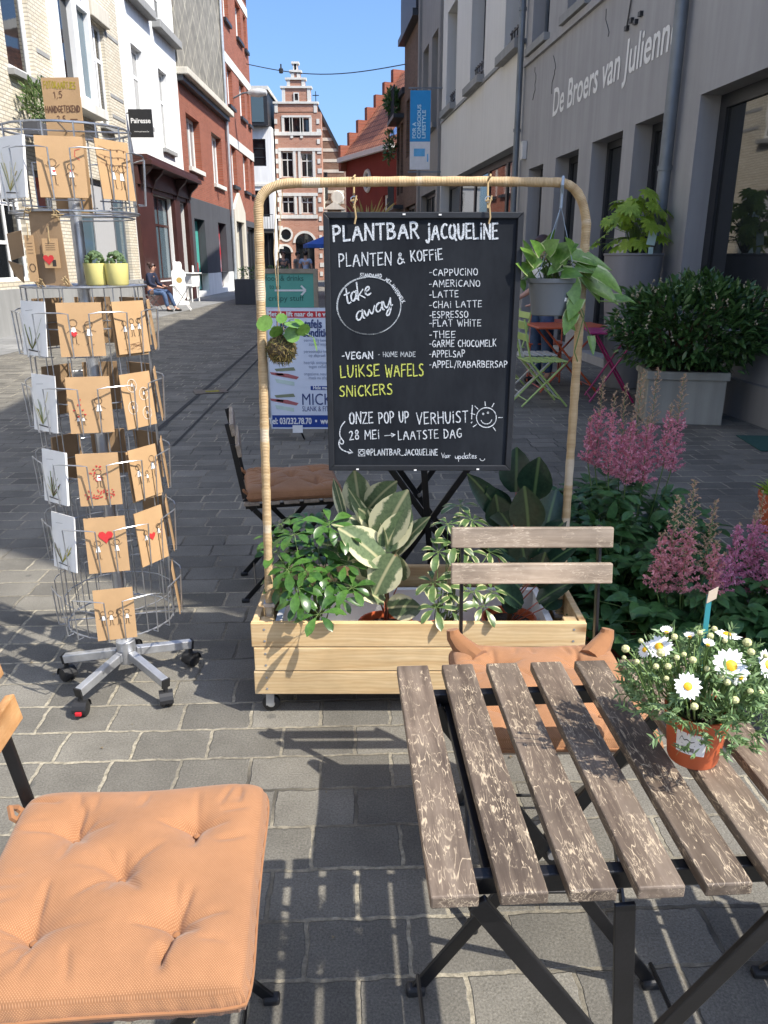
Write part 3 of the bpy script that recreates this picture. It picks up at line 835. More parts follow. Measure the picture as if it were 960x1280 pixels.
for (u, z, n) in ((.2, 4.5, 7), (1.2, 4.45, 9), (3.4, 4.5, 5)):
    b = MB(); pts = [V((u + .45, -.003, z))]
    for i in range(n): pts.append(pts[-1] + V((rnd.uniform(-.07, .09), 0, -rnd.uniform(.03, .1))))
    b.tube(pts, .006, 4); b.build('crack', M['dark_frame'], h.root)
for i in range(4):
    b = MB(); b.box((4.2 + .45 + i * .13, -.02, 4.08 + (i % 2) * .05), (.07, .04, .05)); b.build('wall_fixing', M['dark_frame'], h.root)
b = MB(); b.tube([(4.65, -.02, 4.1), (4.8, -.02, 4.7)], .01, 5)
b.build('cable', M['dark_frame'], h.root)
b = MB(); b.box2((.28 + .0, -.09, 3.1), (.42, -.005, 3.4)); b.build('junction_box', M['pale_grey'], h.root, .01)

h = House(RS, 'pale_grey_house', 'pale grey rendered building with tall narrow windows and a dark framed shop window', -9.0, -.45, 9.7, 8)
ho = [(-8.35, -7.0, 5.22, 7.55), (-5.25, -3.8, 5.2, 7.5), (-2.05, -.75, 5.15, 7.5), (-8.35, -7.0, 8.1, 9.4), (-5.25, -3.8, 8.1, 9.4), (-2.05, -.75, 8.1, 9.4), (-8.9, -.75, .25, 3.45)]
h.wall(M['pale_grey'], 0, None, ho, .35)
for q in ho[:6]:
    o = h.window(*q, y=.34, fm=M['dark_frame'], pm=M['glass'], hs=(.7,), fw=.08, sill=(M['grey_stone'], .16, .16))
for q in ho[:3]:
    b = MB(); a = q[0] + 9.0
    for z in (.0, .16, .32): b.box2((a + .02, .1, q[2] + .04 + z), (q[1] + 9 - .02, .13, q[2] + .07 + z))
    for i in range(6): b.box2((a + .1 + i * .2, .105, q[2]), (a + .13 + i * .2, .125, q[2] + .42))
    b.build('window_rail', M['black_metal'], h.root)
h.window(*ho[6], y=.3, fm=M['dark_frame'], pm=M['glass'], vs=(.2, .42, .6, .8), hs=(), fw=.15)
h.box('string_course', M['grey_stone'], -9.0, -.46, 5.02, 5.09, -.04, .02)
h.box('roof', M['slate_roof'], -9.0, -.45, 9.7, 9.9, -.2, 8)

h = House(RS, 'grey_brick_house', 'narrow grey rendered house behind the blue banner', -13.3, -9.0, 11.4, 8)
ho = [(-12.6, -11.5, 5.2, 7.6), (-10.9, -9.8, 5.2, 7.6), (-12.7, -9.6, .3, 3.4)]
h.wall(M['h_grey'], 0, None, ho, .25)
for q in ho[:2]: h.window(*q, y=.24, fm=M['cream_stone'], pm=M['glass'], vs=(.5,), hs=(.7,), fw=.08, sill=(M['grey_stone'], .15, .15))
h.window(*ho[2], y=.24, fm=M['dark_frame'], pm=M['glass'], vs=(.33, .66), fw=.1)
for u in (-13.25, -9.35): h.box('pilaster', M['h_grey'], u, u + .3, 0, 11.4, -.08, .02)
h.box('roof', M['slate_roof'], -13.3, -9.0, 11.4, 11.7, -.3, 8)

h = House(RS, 'brown_brick_house', 'brown brick house under a dark overhanging roof on the right', -17.2, -13.3, 8.9, 8)
ho = [(-16.6, -15.7, 5.0, 6.9), (-15.0, -14.0, 5.0, 6.9), (-16.8, -14.0, .2, 3.3)]
h.wall(M['brown_brick'], 0, None, ho, .2)
for q in ho[:2]: h.window(*q, y=.19, fm=M['cream_stone'], pm=M['glass'], hs=(.6,), fw=.09)
h.window(*ho[2], y=.19, fm=M['dark_frame'], pm=M['glass'], vs=(.3, .6), fw=.1)
b = MB(); b.box2((.05, -.16, 9.0), (3.95, 6, 13.2)); b.build('roof', M['dark_frame'], h.root)
h.box('gutter_board', M['dark_frame'], -17.18, -13.3, 8.8, 9.0, -.26, .1)

h = House(RS, 'dark_balcony_house', 'dark house front with boxed balconies and greenery beyond the brown brick house', -19.6, -17.2, 7.3, 8)
ho = [(-19.4, -18.6, 3.9, 6.4), (-18.3, -17.5, 3.9, 6.4), (-19.3, -17.5, .2, 3.2)]
h.wall(M['brown_brick'], 0, None, ho, .2)
for q in ho: h.window(*q, y=.19, fm=M['dark_frame'], pm=M['glass'], vs=(.5,), fw=.1)
for z in (3.3, 6.5):
    h.box('balcony', M['dark_frame'], -19.5, -17.3, z, z + .14, -.4, 0)
    b = MB()
    for i in range(9): b.box2((.15 + i * .24, -.38, z + .14), (.18 + i * .24, -.35, z + 1.05))
    b.box2((.1, -.4, z + 1.05), (2.3, -.34, z + 1.1)); b.build('balcony_rail', M['dark_frame'], h.root)
h.box('roof', M['slate_roof'], -19.6, -17.2, 7.3, 7.5, -.1, 8)

# blue banner on its two poles
q0 = at_y(513, 113, 23.8); q1 = at_y(537, 212, 23.8)
r = thing('banner', 'vertical blue and white shop banner sticking out from the grey house', 'banner', (q1.x, 23.8, q1.z))
w_, h_ = q1.x - q0.x, q0.z - q1.z
b = MB(); b.box2((-w_, -.015, h_ * .36), (0, .015, h_)); b.build('blue_cloth', plain('banner_blue', (.015, .28, .62), .55, 0, .04), r)
b = MB(); b.box2((-w_, -.014, 0), (0, .014, h_ * .358)); wc = b.build('white_cloth', M['white_cloth'], r)
b = MB(); b.box2((-w_ * .8, -.02, h_ * .17), (-w_ * .25, -.016, h_ * .27)); b.box2((-w_ * .14, -.02, h_ * .1), (-w_ * .08, -.016, h_ * .2)); b.build('square_mark', plain('banner_mark', (.12, .42, .72), .5), wc)
b = MB()
for i, s_ in enumerate(('FOR A', 'CONSCIOUS', 'LIFESTYLE')):
    put_text(b, s_, .14, (-w_ * .70 + i * w_ * .235, -.02, h_ * .4), (0, 0, 1), (-1, 0, 0), width=h_ * (.2, .42, .35)[i], bold=.01)
b.build('lettering', plain('banner_text', (.5, .75, .9), .5), r)
b = MB(); b.bar((-w_ - .05, 0, -.06), (.5, 0, -.06), .035, .035); b.build('pole', M['zinc'], r)
b = MB(); b.bar((-w_ - .05, 0, h_ + .06), (.5, 0, h_ + .06), .035, .035)
for i in range(6): b.bar((-w_ + .03 + i * w_ * .19, 0, h_), (-w_ + .03 + i * w_ * .19, 0, h_ + .05), .02, .02)
b.build('pole', M['zinc'], r)

# cable with a lamp across the street
r = thing('overhead_cable', 'thin cable hung across the street with a small lamp', 'cable', (-3.5, 34, 9.3))
a = at_y(308, 80, 36); m_ = at_y(420, 84, 33); e = at_y(508, 80, 31)
l0 = V((-3.5, 34, 9.3))
b = MB(); pts = []
for i in range(17):
    t0 = i / 16; p = a.lerp(e, t0); p.z -= .35 * math.sin(math.pi * t0); pts.append(p - l0)
b.tube(pts, .018, 5); b.build('cable', M['dark_frame'], r)
k = at_y(351, 80, 34.6) - l0
b = MB(); b.tube([k, k - V((0, 0, .12))], .03, 6); b.lathe([(.03, 0), (.09, -.06), (.08, -.2), (.01, -.22)], 10, k - V((0, 0, .12))); b.build('lamp', M['dark_frame'], r)
# ------------------------------------------------------------------ furniture materials
def worn_wood(name, base, light, dark, scratch=(0.42, 0.32, 0.20), amount=1.0, axis=1):
    """varnished acacia worn by weather: grain along the slat, pale scratches"""
    t = NT(name)
    st = [28, 28, 28]; st[axis] = 2.2
    co = t.coord('Object', scale=tuple(st), rand=37.0)
    n = t.noise(co, 1.6, 6, 0.65, 0.6)
    c = t.ramp(n, [(0.25, dark), (0.5, base), (0.78, light)])
    oi = t.n('ObjectInfo')
    c = t.mix(1.0, c, t.ramp(oi.outputs['Random'], [(0, 0.78), (1, 1.18)]), 'MULTIPLY')
    big = t.noise(t.coord('Object', rand=19.0), 7, 4)
    c = t.mix(1.0, c, t.ramp(big, [(0.3, 0.65), (0.7, 1.2)]), 'MULTIPLY')
    # scratches: thin contour lines of two stretched noises, only in patches
    s2 = [30, 30, 30]; s2[axis] = 5
    m = None
    for sc, off, wd in ((1.6, 3.1, 0.007), (2.9, 7.7, 0.009), (4.6, 1.3, 0.011), (1.1, 5.9, 0.005)):
        q = t.noise(t.coord('Object', scale=tuple(s2), rand=23.0 + off), sc, 2.5, 0.6, 0.3)
        line = t.ramp(t.math('ABSOLUTE', t.math('SUBTRACT', q, 0.5)), [(wd * 0.5, 1.0), (wd * 1.5, 0.0)])
        gate = t.ramp(t.noise(t.coord('Object', rand=11.0 + off), 21, 4, 0.65), [(0.48, 0.0), (0.58, 1.0)])
        f = t.math('MULTIPLY', line, gate)
        m = f if m is None else t.math('MAXIMUM', m, f)
    # flaked-off varnish
    fl = t.ramp(t.noise(t.coord('Object', scale=tuple(x * 1.6 for x in s2), rand=5.0), 1.3, 5, 0.7), [(0.60, 0.0), (0.68, 1.0)])
    m = t.math('MAXIMUM', m, t.math('MULTIPLY', fl, 0.28))
    c = t.mix(t.math('MULTIPLY', m, amount), c, scratch)
    b = t.bump(n, 0.25, 0.002)
    rg = t.ramp(n, [(0.3, 0.42), (0.7, 0.62)])
    return t.fin(c, rg, 0, b, 0.4)

M['slat_wood'] = worn_wood('slat_wood', (0.142, 0.107, 0.080), (0.225, 0.178, 0.138), (0.070, 0.050, 0.038), (0.46, 0.37, 0.26))
M['back_wood'] = worn_wood('back_wood', (0.34, 0.27, 0.20), (0.46, 0.38, 0.30), (0.20, 0.15, 0.11), (0.56, 0.47, 0.36), 0.7, 0)
M['orange_wood'] = worn_wood('orange_wood', (0.42, 0.22, 0.09), (0.55, 0.32, 0.15), (0.3, 0.14, 0.05), (0.55, 0.38, 0.2), 0.3, 0)

def pine():
    t = NT('pine'); co = t.coord('Object', scale=(1.1, 14, 14), rand=50.0)
    n = t.noise(co, 2.0, 4, 0.55, 0.8)
    rings = t.n('TexWave', wave_type='BANDS', bands_direction='Z')
    t.l(t.coord('Object', scale=(0.25, 1, 1), rand=50.0), rings.inputs[0]); rings.inputs['Scale'].default_value = 26; rings.inputs['Distortion'].default_value = 7; rings.inputs['Detail'].default_value = 2; rings.inputs['Detail Scale'].default_value = 1.2
    c = t.ramp(n, [(0.25, (0.60, 0.39, 0.185)), (0.55, (0.73, 0.535, 0.295)), (0.8, (0.80, 0.62, 0.38))])
    c = t.mix(t.math('MULTIPLY', rings.outputs['Fac'], 0.25), c, (0.42, 0.235, 0.09))
    v = t.n('TexVoronoi'); t.l(t.coord('Object', scale=(3.4, 8, 8), rand=29.0), v.inputs['Vector']); v.inputs['Scale'].default_value = 1.0
    k = t.ramp(v.outputs['Distance'], [(0.06, 1.0), (0.16, 0.0)])
    c = t.mix(t.math('MULTIPLY', k, 0.8), c, (0.24, 0.105, 0.04))
    g = t.ramp(t.noise(t.coord('Object', rand=8.0), 5, 4), [(0.35, 1.0), (0.75, 0.72)])
    oi = t.n('ObjectInfo')
    c = t.mix(1, t.mix(1, c, g, 'MULTIPLY'), t.ramp(oi.outputs['Random'], [(0, .88), (1, 1.06)]), 'MULTIPLY')
    return t.fin(c, 0.6, 0, t.bump(n, 0.2, 0.002), 0.35)
M['pine'] = pine()

def weave():
    t = NT('peach_weave'); co = t.coord('UV')
    rot = t.n('Mapping'); rot.inputs['Rotation'].default_value = (0, 0, R(45)); t.l(co, rot.inputs[0])
    ck = t.n('TexWave', wave_type='BANDS', bands_direction='X'); t.l(rot.outputs[0], ck.inputs[0]); ck.inputs['Scale'].default_value = 118
    ck2 = t.n('TexWave', wave_type='BANDS', bands_direction='Y'); t.l(rot.outputs[0], ck2.inputs[0]); ck2.inputs['Scale'].default_value = 118
    w = t.math('MULTIPLY', ck.outputs['Fac'], ck2.outputs['Fac'])
    c = t.mix(w, (0.275, 0.130, 0.060), (0.430, 0.230, 0.122))
    c = t.mix(1.0, c, t.ramp(t.noise(t.coord(), 11, 6, .65), [(0.3, 0.86), (0.7, 1.08)]), 'MULTIPLY')
    t.fin(c, 0.9, 0, t.bump(w, 0.4, 0.0009, t.bump(t.noise(t.coord(), 34, 4, .6), 0.28, 0.006)), 0.15)
    t.b.inputs['Sheen Weight'].default_value = 0.15
    return t.m
M['peach'] = weave()
M['chalk_black'] = None

# ------------------------------------------------------------------ folding chair (faces local -y)
def make_chair(label, group, loc, rz, slat=None):
    r = thing('folding_chair', label, 'chair', loc, rz, group)
    bk = M['black_metal']; sw = slat or M['back_wood']
    for s in (-1, 1):
        x = s * 0.168
        b = MB()
        pts = [(x, 0.238, 0.785), (x, 0.222, 0.70), (x, 0.185, 0.47), (x, 0.15, 0.42), (x, -0.205, 0.012)]
        for i in range(len(pts) - 1): b.bar(pts[i], pts[i + 1], 0.008, 0.022 if i != 2 else 0.028, (0, 1, 0))
        b.build('back_post', bk, r, .002)
        b = MB(); xi = s * 0.152
        b.bar((xi, -0.175, 0.425), (xi, 0.205, 0.012), 0.008, 0.022, (0, 1, 0)); b.build('leg', bk, r, .002)
        for (xx, yy) in ((x, -0.208), (xi, 0.208)):
            c = MB(); c.box((xx, yy, .009), (.022, .034, .018)); c.build('foot_cap', M['black_plastic'], r, .005)
        c = MB(); c.bar((s * .160, -.195, .432), (s * .160, .185, .432), .006, .02, (0, 0, 1)); c.build('seat_rail', bk, r, .001)
        c = MB(); c.tube([(s * .145, .0, .218), (s * .176, .0, .218)], .008, 8); c.build('pivot_bolt', M['chrome'], r)
    for (y, z, x) in ((-.165, .06, .168), (.16, .06, .152)):
        c = MB(); c.tube([(-x, y, z), (x, y, z)], .0045, 6); c.build('stretcher', bk, r)
    for i in range(5):
        c = MB(); c.box((0, -.168 + i * .082, .451), (.385, .064, .016)); c.build('seat_slat', sw, r, .003)
    for z in (.762, .676):
        y = .232 if z > .7 else .213
        c = MB(); rot = MX.Rotation(R(-10), 3, 'X'); c.box((0, y - .014, z), (.392, .017, .050), rot); c.build('back_slat', sw, r, .003)
    return r

def make_cushion(label, group, loc, rz, thick=0.062, size=0.40, seed=1, ties=True, ears=False):
    """tufted seat pad; local -y is the front"""
    rd = random.Random(seed)
    r = thing('seat_cushion', label, 'cushion', loc, rz, group)
    N = 110; h = size / 2
    tufts = [(0, 0), (-.098, -.098), (.098, -.098), (-.098, .098), (.098, .098)]
    wr = []
    for (tx, ty) in tufts:
        for k in range(5):
            wr.append((tx, ty, rd.uniform(0, 2 * math.pi), rd.uniform(.03, .10), rd.uniform(.003, .008)))
        for a in ((0, 1, 2, 3) if tx else (.5, 1.5, 2.5, 3.5)):
            wr.append((tx, ty, a * math.pi / 2 + rd.uniform(-.12, .12), rd.uniform(.07, .105), rd.uniform(.004, .009)))
    for k in range(26):
        sd_ = rd.randrange(4); q = rd.uniform(-.17, .17); a0 = (-math.pi / 2, 0, math.pi / 2, math.pi)[sd_]
        o_ = ((q, -.135), (.135, q), (q, .135), (-.135, q))[sd_]
        wr.append((o_[0], o_[1], a0 + rd.uniform(-.35, .35), rd.uniform(.05, .09), rd.uniform(.003, .008)))
    def top(x, y):
        ex = 1 - (abs(x) / h) ** 4; ey = 1 - (abs(y) / h) ** 4
        e = max(0.0, ex) ** .38 * max(0.0, ey) ** .38
        z = thick * (0.50 + 0.50 * e)
        z += .008 * math.cos(x * 16) * math.cos(y * 16) * e
        for (tx, ty) in tufts:
            d = math.hypot(x - tx, y - ty)
            z -= thick * .44 * math.exp(-(d / .020) ** 1.1) * e + thick * .16 * math.exp(-(d / .06) ** 2) * e
        # seams pulled between tufts
        for (tx, ty, a, L, dep) in wr:
            dx, dy = x - tx, y - ty
            al = dx * math.cos(a) + dy * math.sin(a); pe = -dx * math.sin(a) + dy * math.cos(a)
            if 0 < al < L: z -= dep * math.exp(-(pe / .0055) ** 2) * math.sin(math.pi * min(1, al / L * 1.1 + .05)) * e
        return z
    def outline(u, v):
        # rounded, slightly bowed square
        x = u * h; y = v * h
        k = 1 - 0.035 * (1 - abs(u) ** 2) * abs(v) ** 3; k2 = 1 - 0.035 * (1 - abs(v) ** 2) * abs(u) ** 3
        cr = max(0, (abs(u) ** 6) * (abs(v) ** 6)) * .05
        return x * k2 * (1 - cr), y * k * (1 - cr)
    vs = []; uv = []
    for j in range(N + 1):
        for i in range(N + 1):
            u = -1 + 2 * i / N; v = -1 + 2 * j / N
            u = math.sin(u * math.pi / 2) * .55 + u * .45; v = math.sin(v * math.pi / 2) * .55 + v * .45
            x, y = outline(u, v); vs.append((x, y, top(u * h, v * h))); uv.append((u * h, v * h))
    fs = []
    for j in range(N):
        for i in range(N):
            a = j * (N + 1) + i; fs.append((a, a + 1, a + N + 2, a + N + 1))
    # rounded side: border loop -> bulge -> underside
    loop = [i for i in range(N)] + [(N + 1) * j + N for j in range(N)] + [(N + 1) * N + i for i in range(N, 0, -1)] + [(N + 1) * j for j in range(N, 0, -1)]
    prev = loop
    for (k, zz) in ((1.018, .40), (1.022, .26), (1.012, .10), (.975, .015)):
        ring = []
        for q, ix in enumerate(loop):
            x, y, z = vs[ix]
            puck = 1 + .006 * math.sin(q * .9) * math.sin(q * .23 + seed) * (zz > .05)
            ring.append(len(vs)); vs.append((x * k * puck, y * k * puck, thick * zz)); uv.append((uv[ix][0] * (1 + (.5 - zz) * .36), uv[ix][1] * (1 + (.5 - zz) * .36)))
        m = len(loop)
        for q in range(m):
            fs.append((prev[q], ring[q], ring[(q + 1) % m], prev[(q + 1) % m]))
        prev = ring
    fs.append(tuple(prev))
    b = MB(); b.add(vs, fs, 0, True); b.uv = uv
    pad = b.build('pad', M['peach'], r, 0, 2, 80)
    b = MB()
    rim = []
    for k in range(4 * 24):
        s_, q = divmod(k, 24); tt = -1 + 2 * q / 24
        u, v = ((tt, -1), (1, tt), (-tt, 1), (-1, -tt))[s_]
        x, y = outline(u, v); rim.append((x * 1.024, y * 1.024, thick * .27))
    b.tube(rim, .0028, 6, closed=True); b.build('piping', M['peach'], r)
    for (tx, ty) in tufts:
        b = MB(); b.ball((tx, ty, top(tx, ty) + .002), .006, 8, 0, (1, 1, .5)); b.build('tuft', M['peach'], r)
    if ears:
        for s in (-1, 1):
            b = MB(); x = s * (h - .018); y = h - .018
            b.tube([(x - s * .05, y - .05, .030), (x - s * .012, y - .008, .045), (x + s * .006, y + .010, .064), (x + s * .009, y + .014, .080)], [.030, .026, .019, .015], 10)
            b.build('corner', M['peach'], r)
    elif ties:
        for s in (-1, 1):
            b = MB()
            x = s * .165; y = h - .012
            b.bar((x, y - .012, .025), (x + s * .003, y + .014, .040), .024, .006, (0, 0, 1))
            b.tube([(x - .010, y + .005, .03), (x - .012, y + .020, .045), (x, y + .026, .055), (x + .012, y + .020, .045), (x + .010, y + .005, .03)], .006, 6)
            b.build('tie', M['peach'], r)
    return r

make_chair('weathered folding chair facing the slatted table in front of the pine planter', 'wooden folding chairs', (0.3605, 1.530, 0), R(0.5))
make_cushion('peach seat cushion seen through the slats of the near table', 'peach seat cushions', (0.3605, 1.505, 0.459), R(0.5), seed=3, thick=.055, ears=True)
make_chair('folding chair at the bottom left corner under the sunlit peach cushion', 'wooden folding chairs', (-0.417, 0.962, 0), R(94.5), M['orange_wood'])
make_cushion('large sunlit peach tufted cushion in the bottom left corner', 'peach seat cushions', (-0.400, 0.938, 0.459), R(94.5), thick=.075, size=.420, seed=8)
make_chair('folding chair in the shade behind the planter with a brown looking cushion', 'wooden folding chairs', (-0.42, 3.21, 0), R(101))
make_cushion('peach cushion in the shade behind the left post of the hoop', 'peach seat cushions', (-0.40, 3.215, 0.459), R(101), seed=5)
make_chair('folding chair mostly outside the right edge with only its foot showing', 'wooden folding chairs', (0.975, 1.03, 0), R(-92))

# ------------------------------------------------------------------ slatted folding table (long side of the slats = local y)
def make_table(label, loc, rz):
    r = thing('folding_table', label, 'table', loc, rz, 'slatted folding tables')
    bk = M['black_metal']
    for i in range(7):
        c = MB(); c.box(((i - 3) * .0818, 0, .691), (.057, .535, .018)); c.build('slat', M['slat_wood'], r, .0025)
    for y in (-.213, .205):
        c = MB(); c.box((0, y, .668), (.52, .018, .027)); c.build('rail', bk, r, .002)
    for y, s in ((-.236, 1), (.186, -1)):
        for sg, dy in ((1, -.006), (-1, .006)):
            c = MB(); c.bar((-.215 * sg, y + dy, .665), (.235 * sg, y + dy, .015), .010, .026, (1, 0, 0)); c.build('leg', bk, r, .002)
            c = MB(); c.box((.238 * sg, y + dy, .011), (.04, .024, .022)); c.build('foot_cap', M['black_plastic'], r, .006)
        c = MB(); c.tube([(.01, y - .02, .35), (.01, y + .02, .35)], .009, 8); c.build('pivot_bolt', M['chrome'], r)
    c = MB(); c.bar((-.035, -.250, .66), (.012, -.250, .10), .006, .026, (1, 0, 0)); c.build('brace', bk, r, .001)
    for x in (-.235, .235):
        c = MB(); c.tube([(x, -.230, .055), (x, .185, .055)], .0045, 6); c.build('stretcher', bk, r)
    for x in (-.19, .19):
        c = MB(); c.bar((x, -.205, .655), (x, .195, .655), .012, .014); c.build('side_rail', bk, r, .001)
    return r
make_table('sunlit weathered slatted table in the right foreground', (0.312, 0.987, 0), R(3.3))
make_table('slatted table behind the planter with only its black crossed legs showing', (0.17, 3.28, 0), R(5))

# ------------------------------------------------------------------ wheeled pine planter
PX0, PX1, PY0, PY1, PZ0, PZ1 = -0.412, 0.630, 2.150, 2.640, 0.080, 0.333
pl = thing('planter_box', 'pale pine planter box on casters under the hoop', 'planter', ((PX0 + PX1) / 2, (PY0 + PY1) / 2, 0))
hw, hd = (PX1 - PX0) / 2, (PY1 - PY0) / 2
bh = (PZ1 - PZ0) / 3
for i in range(3):
    z = PZ0 + bh * (i + .5)
    dx = (.0, .004, -.002)[i]
    for s in (-1, 1):
        b = MB(); b.box((dx, s * (hd - .0105), z), (2 * hw, .021, bh - .003)); b.build('long_board', M['pine'], pl, .0025)
        b = MB(); b.box((s * (hw - .0105), 0, z), (.021, 2 * hd - .044, bh - .003)); b.build('end_board', M['pine'], pl, .0025)
for sx in (-1, 1):
    for sy in (-1, 1):
        b = MB(); b.box((sx * (hw - .043), sy * (hd - .043), (PZ0 + PZ1) / 2 - .002), (.042, .042, PZ1 - PZ0 - .012)); b.build('corner_post', M['pine'], pl, .002)
        c = MB()
        cx, cy = sx * (hw - .045), sy * (hd - .05)
        c.lathe([(.0, -.010), (.022, -.011), (.028, -.008), (.030, 0), (.028, .008), (.022, .011), (.0, .010)], 20, (cx, cy - .012, .031), 0, MX.Rotation(R(90), 3, 'X') @ MX.Rotation(R(0), 3, 'Z'))
        w = c.build('wheel', M['black_plastic'], pl)
        c = MB(); c.lathe([(0, -.0125), (.013, -.0125), (.013, .0125), (0, .0125)], 16, (cx, cy - .012, .031), 0, MX.Rotation(R(90), 3, 'X')); c.build('hub', M['chrome'], w)
        c = MB(); c.bar((cx - .002, cy - .029, .028), (cx, cy - .029, .075), .004, .026, (1, 0, 0)); c.bar((cx - .002, cy + .005, .028), (cx, cy + .005, .075), .004, .026, (1, 0, 0)); c.box((cx, cy - .012, .077), (.05, .055, .004)); c.build('fork', M['brushed'], w)
b = MB(); b.box((0, 0, PZ0 + .008), (2 * hw - .046, 2 * hd - .046, .014)); b.build('base_board', M['pine'], pl)
b = MB()
for i in range(3):
    for s in (-1, 1):
        for dz in (-.02, .02):
            b.tube([(s * (hw - .04), -hd - .0012, PZ0 + bh * (i + .5) + dz), (s * (hw - .04), -hd + .004, PZ0 + bh * (i + .5) + dz)], .0038, 8)
b.build('screws', M['brushed'], pl)
tr = thing('plant_tray', 'shallow white plastic tray lying inside the pine planter', 'tray', (0.1, 2.39, 0.094))
b = MB(); 
b.box2((-.44, -.17, 0), (.44, .17, .006))
for (a, c) in (((-.44, -.176, 0), (.44, -.170, .165)), ((-.44, .170, 0), (.44, .176, .165)), ((-.446, -.176, 0), (-.44, .176, .165)), ((.44, -.176, 0), (.446, .176, .165))): b.box2(a, c)
b.build('tray_shell', M['white_paint'], tr)
b = MB()
for (a, c) in (((-.46, -.19, .165), (.46, -.168, .170)), ((-.46, .168, .165), (.46, .19, .170)), ((-.46, -.168, .165), (-.438, .168, .170)), ((.438, -.168, .165), (.46, .168, .170))): b.box2(a, c)
b.build('tray_rim', M['white_paint'], tr)

# ------------------------------------------------------------------ rope-wrapped hoop
def rope():
    t = NT('jute_wrap'); co = t.coord('UV')
    sp = t.n('SeparateXYZ'); t.l(co, sp.inputs[0])
    cb = t.n('CombineXYZ'); t.l(t.math('ADD', sp.outputs[1], t.math('MULTIPLY', sp.outputs[0], 0.004)), cb.inputs[0])
    turns = t.n('TexWave', wave_type='BANDS', bands_direction='X'); t.l(cb.outputs[0], turns.inputs[0]); turns.inputs['Scale'].default_value = 70; turns.inputs['Distortion'].default_value = 0.6
    n = t.noise(cb.outputs[0], 42, 4, 0.7)
    c = t.ramp(n, [(0.3, (0.40, 0.26, 0.125)), (0.5, (0.56, 0.40, 0.215)), (0.7, (0.68, 0.52, 0.31))])
    tape = t.ramp(t.noise(cb.outputs[0], 7, 1), [(0.585, 0.0), (0.60, 1.0)])
    c = t.mix(t.math('MULTIPLY', tape, .85), c, (0.66, 0.56, 0.41))
    c = t.mix(t.math('MULTIPLY', turns.outputs['Fac'], t.ramp(t.noise(cb.outputs[0], 13, 3), [(.35, 0.0), (.65, .5)])), c, (0.30, 0.18, 0.08))
    return t.fin(c, 0.6, 0, t.bump(t.math('ADD', turns.outputs['Fac'], n), 0.5, 0.003), 0.35)
M['jute'] = rope()
HY = 2.28
hl_b, hl_t = at_y(337, 765, 2.235), at_y(323, 262, 2.25)
hr_b, hr_t = at_y(704, 700, 2.39), at_y(733, 280, 2.38)
tl, trp = at_y(362, 229, 2.26), at_y(697, 228, 2.37)
path = [V((hl_b.x, hl_b.y, .10)), hl_b]
def curve(p0, p1, p2, n=8): return [p0 * (1 - q) ** 2 + p1 * 2 * q * (1 - q) + p2 * q * q for q in [i / n for i in range(n + 1)]]
for i in range(1, 12): path.append(hl_b.lerp(hl_t, i / 12))
cl = at_y(322, 232, 2.25); cr_ = at_y(729, 228, 2.38)
path += curve(hl_t, cl, tl)
for i in range(1, 12): path.append(tl.lerp(trp, i / 12) + V((0, 0, .004 * math.sin(math.pi * i / 12))))
path += curve(trp, cr_, hr_t)
for i in range(1, 12): path.append(hr_t.lerp(hr_b, i / 12))
path += [hr_b, V((hr_b.x + .0, hr_b.y, .10))]
fine = []
for i in range(len(path) - 1):
    n_ = max(1, int((path[i + 1] - path[i]).length / .02))
    for k in range(n_): fine.append(path[i].lerp(path[i + 1], k / n_))
fine.append(path[-1])
hoop = thing('hoop_frame', 'tall rounded hoop wrapped in jute rope standing in the pine planter', 'frame', (hl_b.x, hl_b.y, .1))
b = MB(); l0 = V(hoop.location)
b.tube([p - l0 for p in fine], [.0128 * (1 + .05 * math.sin(i * 1.7) + .06 * rnd.random()) for i in range(len(fine))], 12)
uv = []; L = 0
for i, p in enumerate(fine):
    if i: L += (p - fine[i - 1]).length
    for k in range(12): uv.append((k / 12, L))
b.uv = uv; b.build('rope_tube', M['jute'], hoop)
for p in (path[2], hr_b):
    q = p - l0; b = MB()
    b.box((q.x, q.y + (.0), q.z - .07 if p is path[2] else q.z - .2), (.036, .036, .012)); b.build('bracket', M['brushed'], hoop)
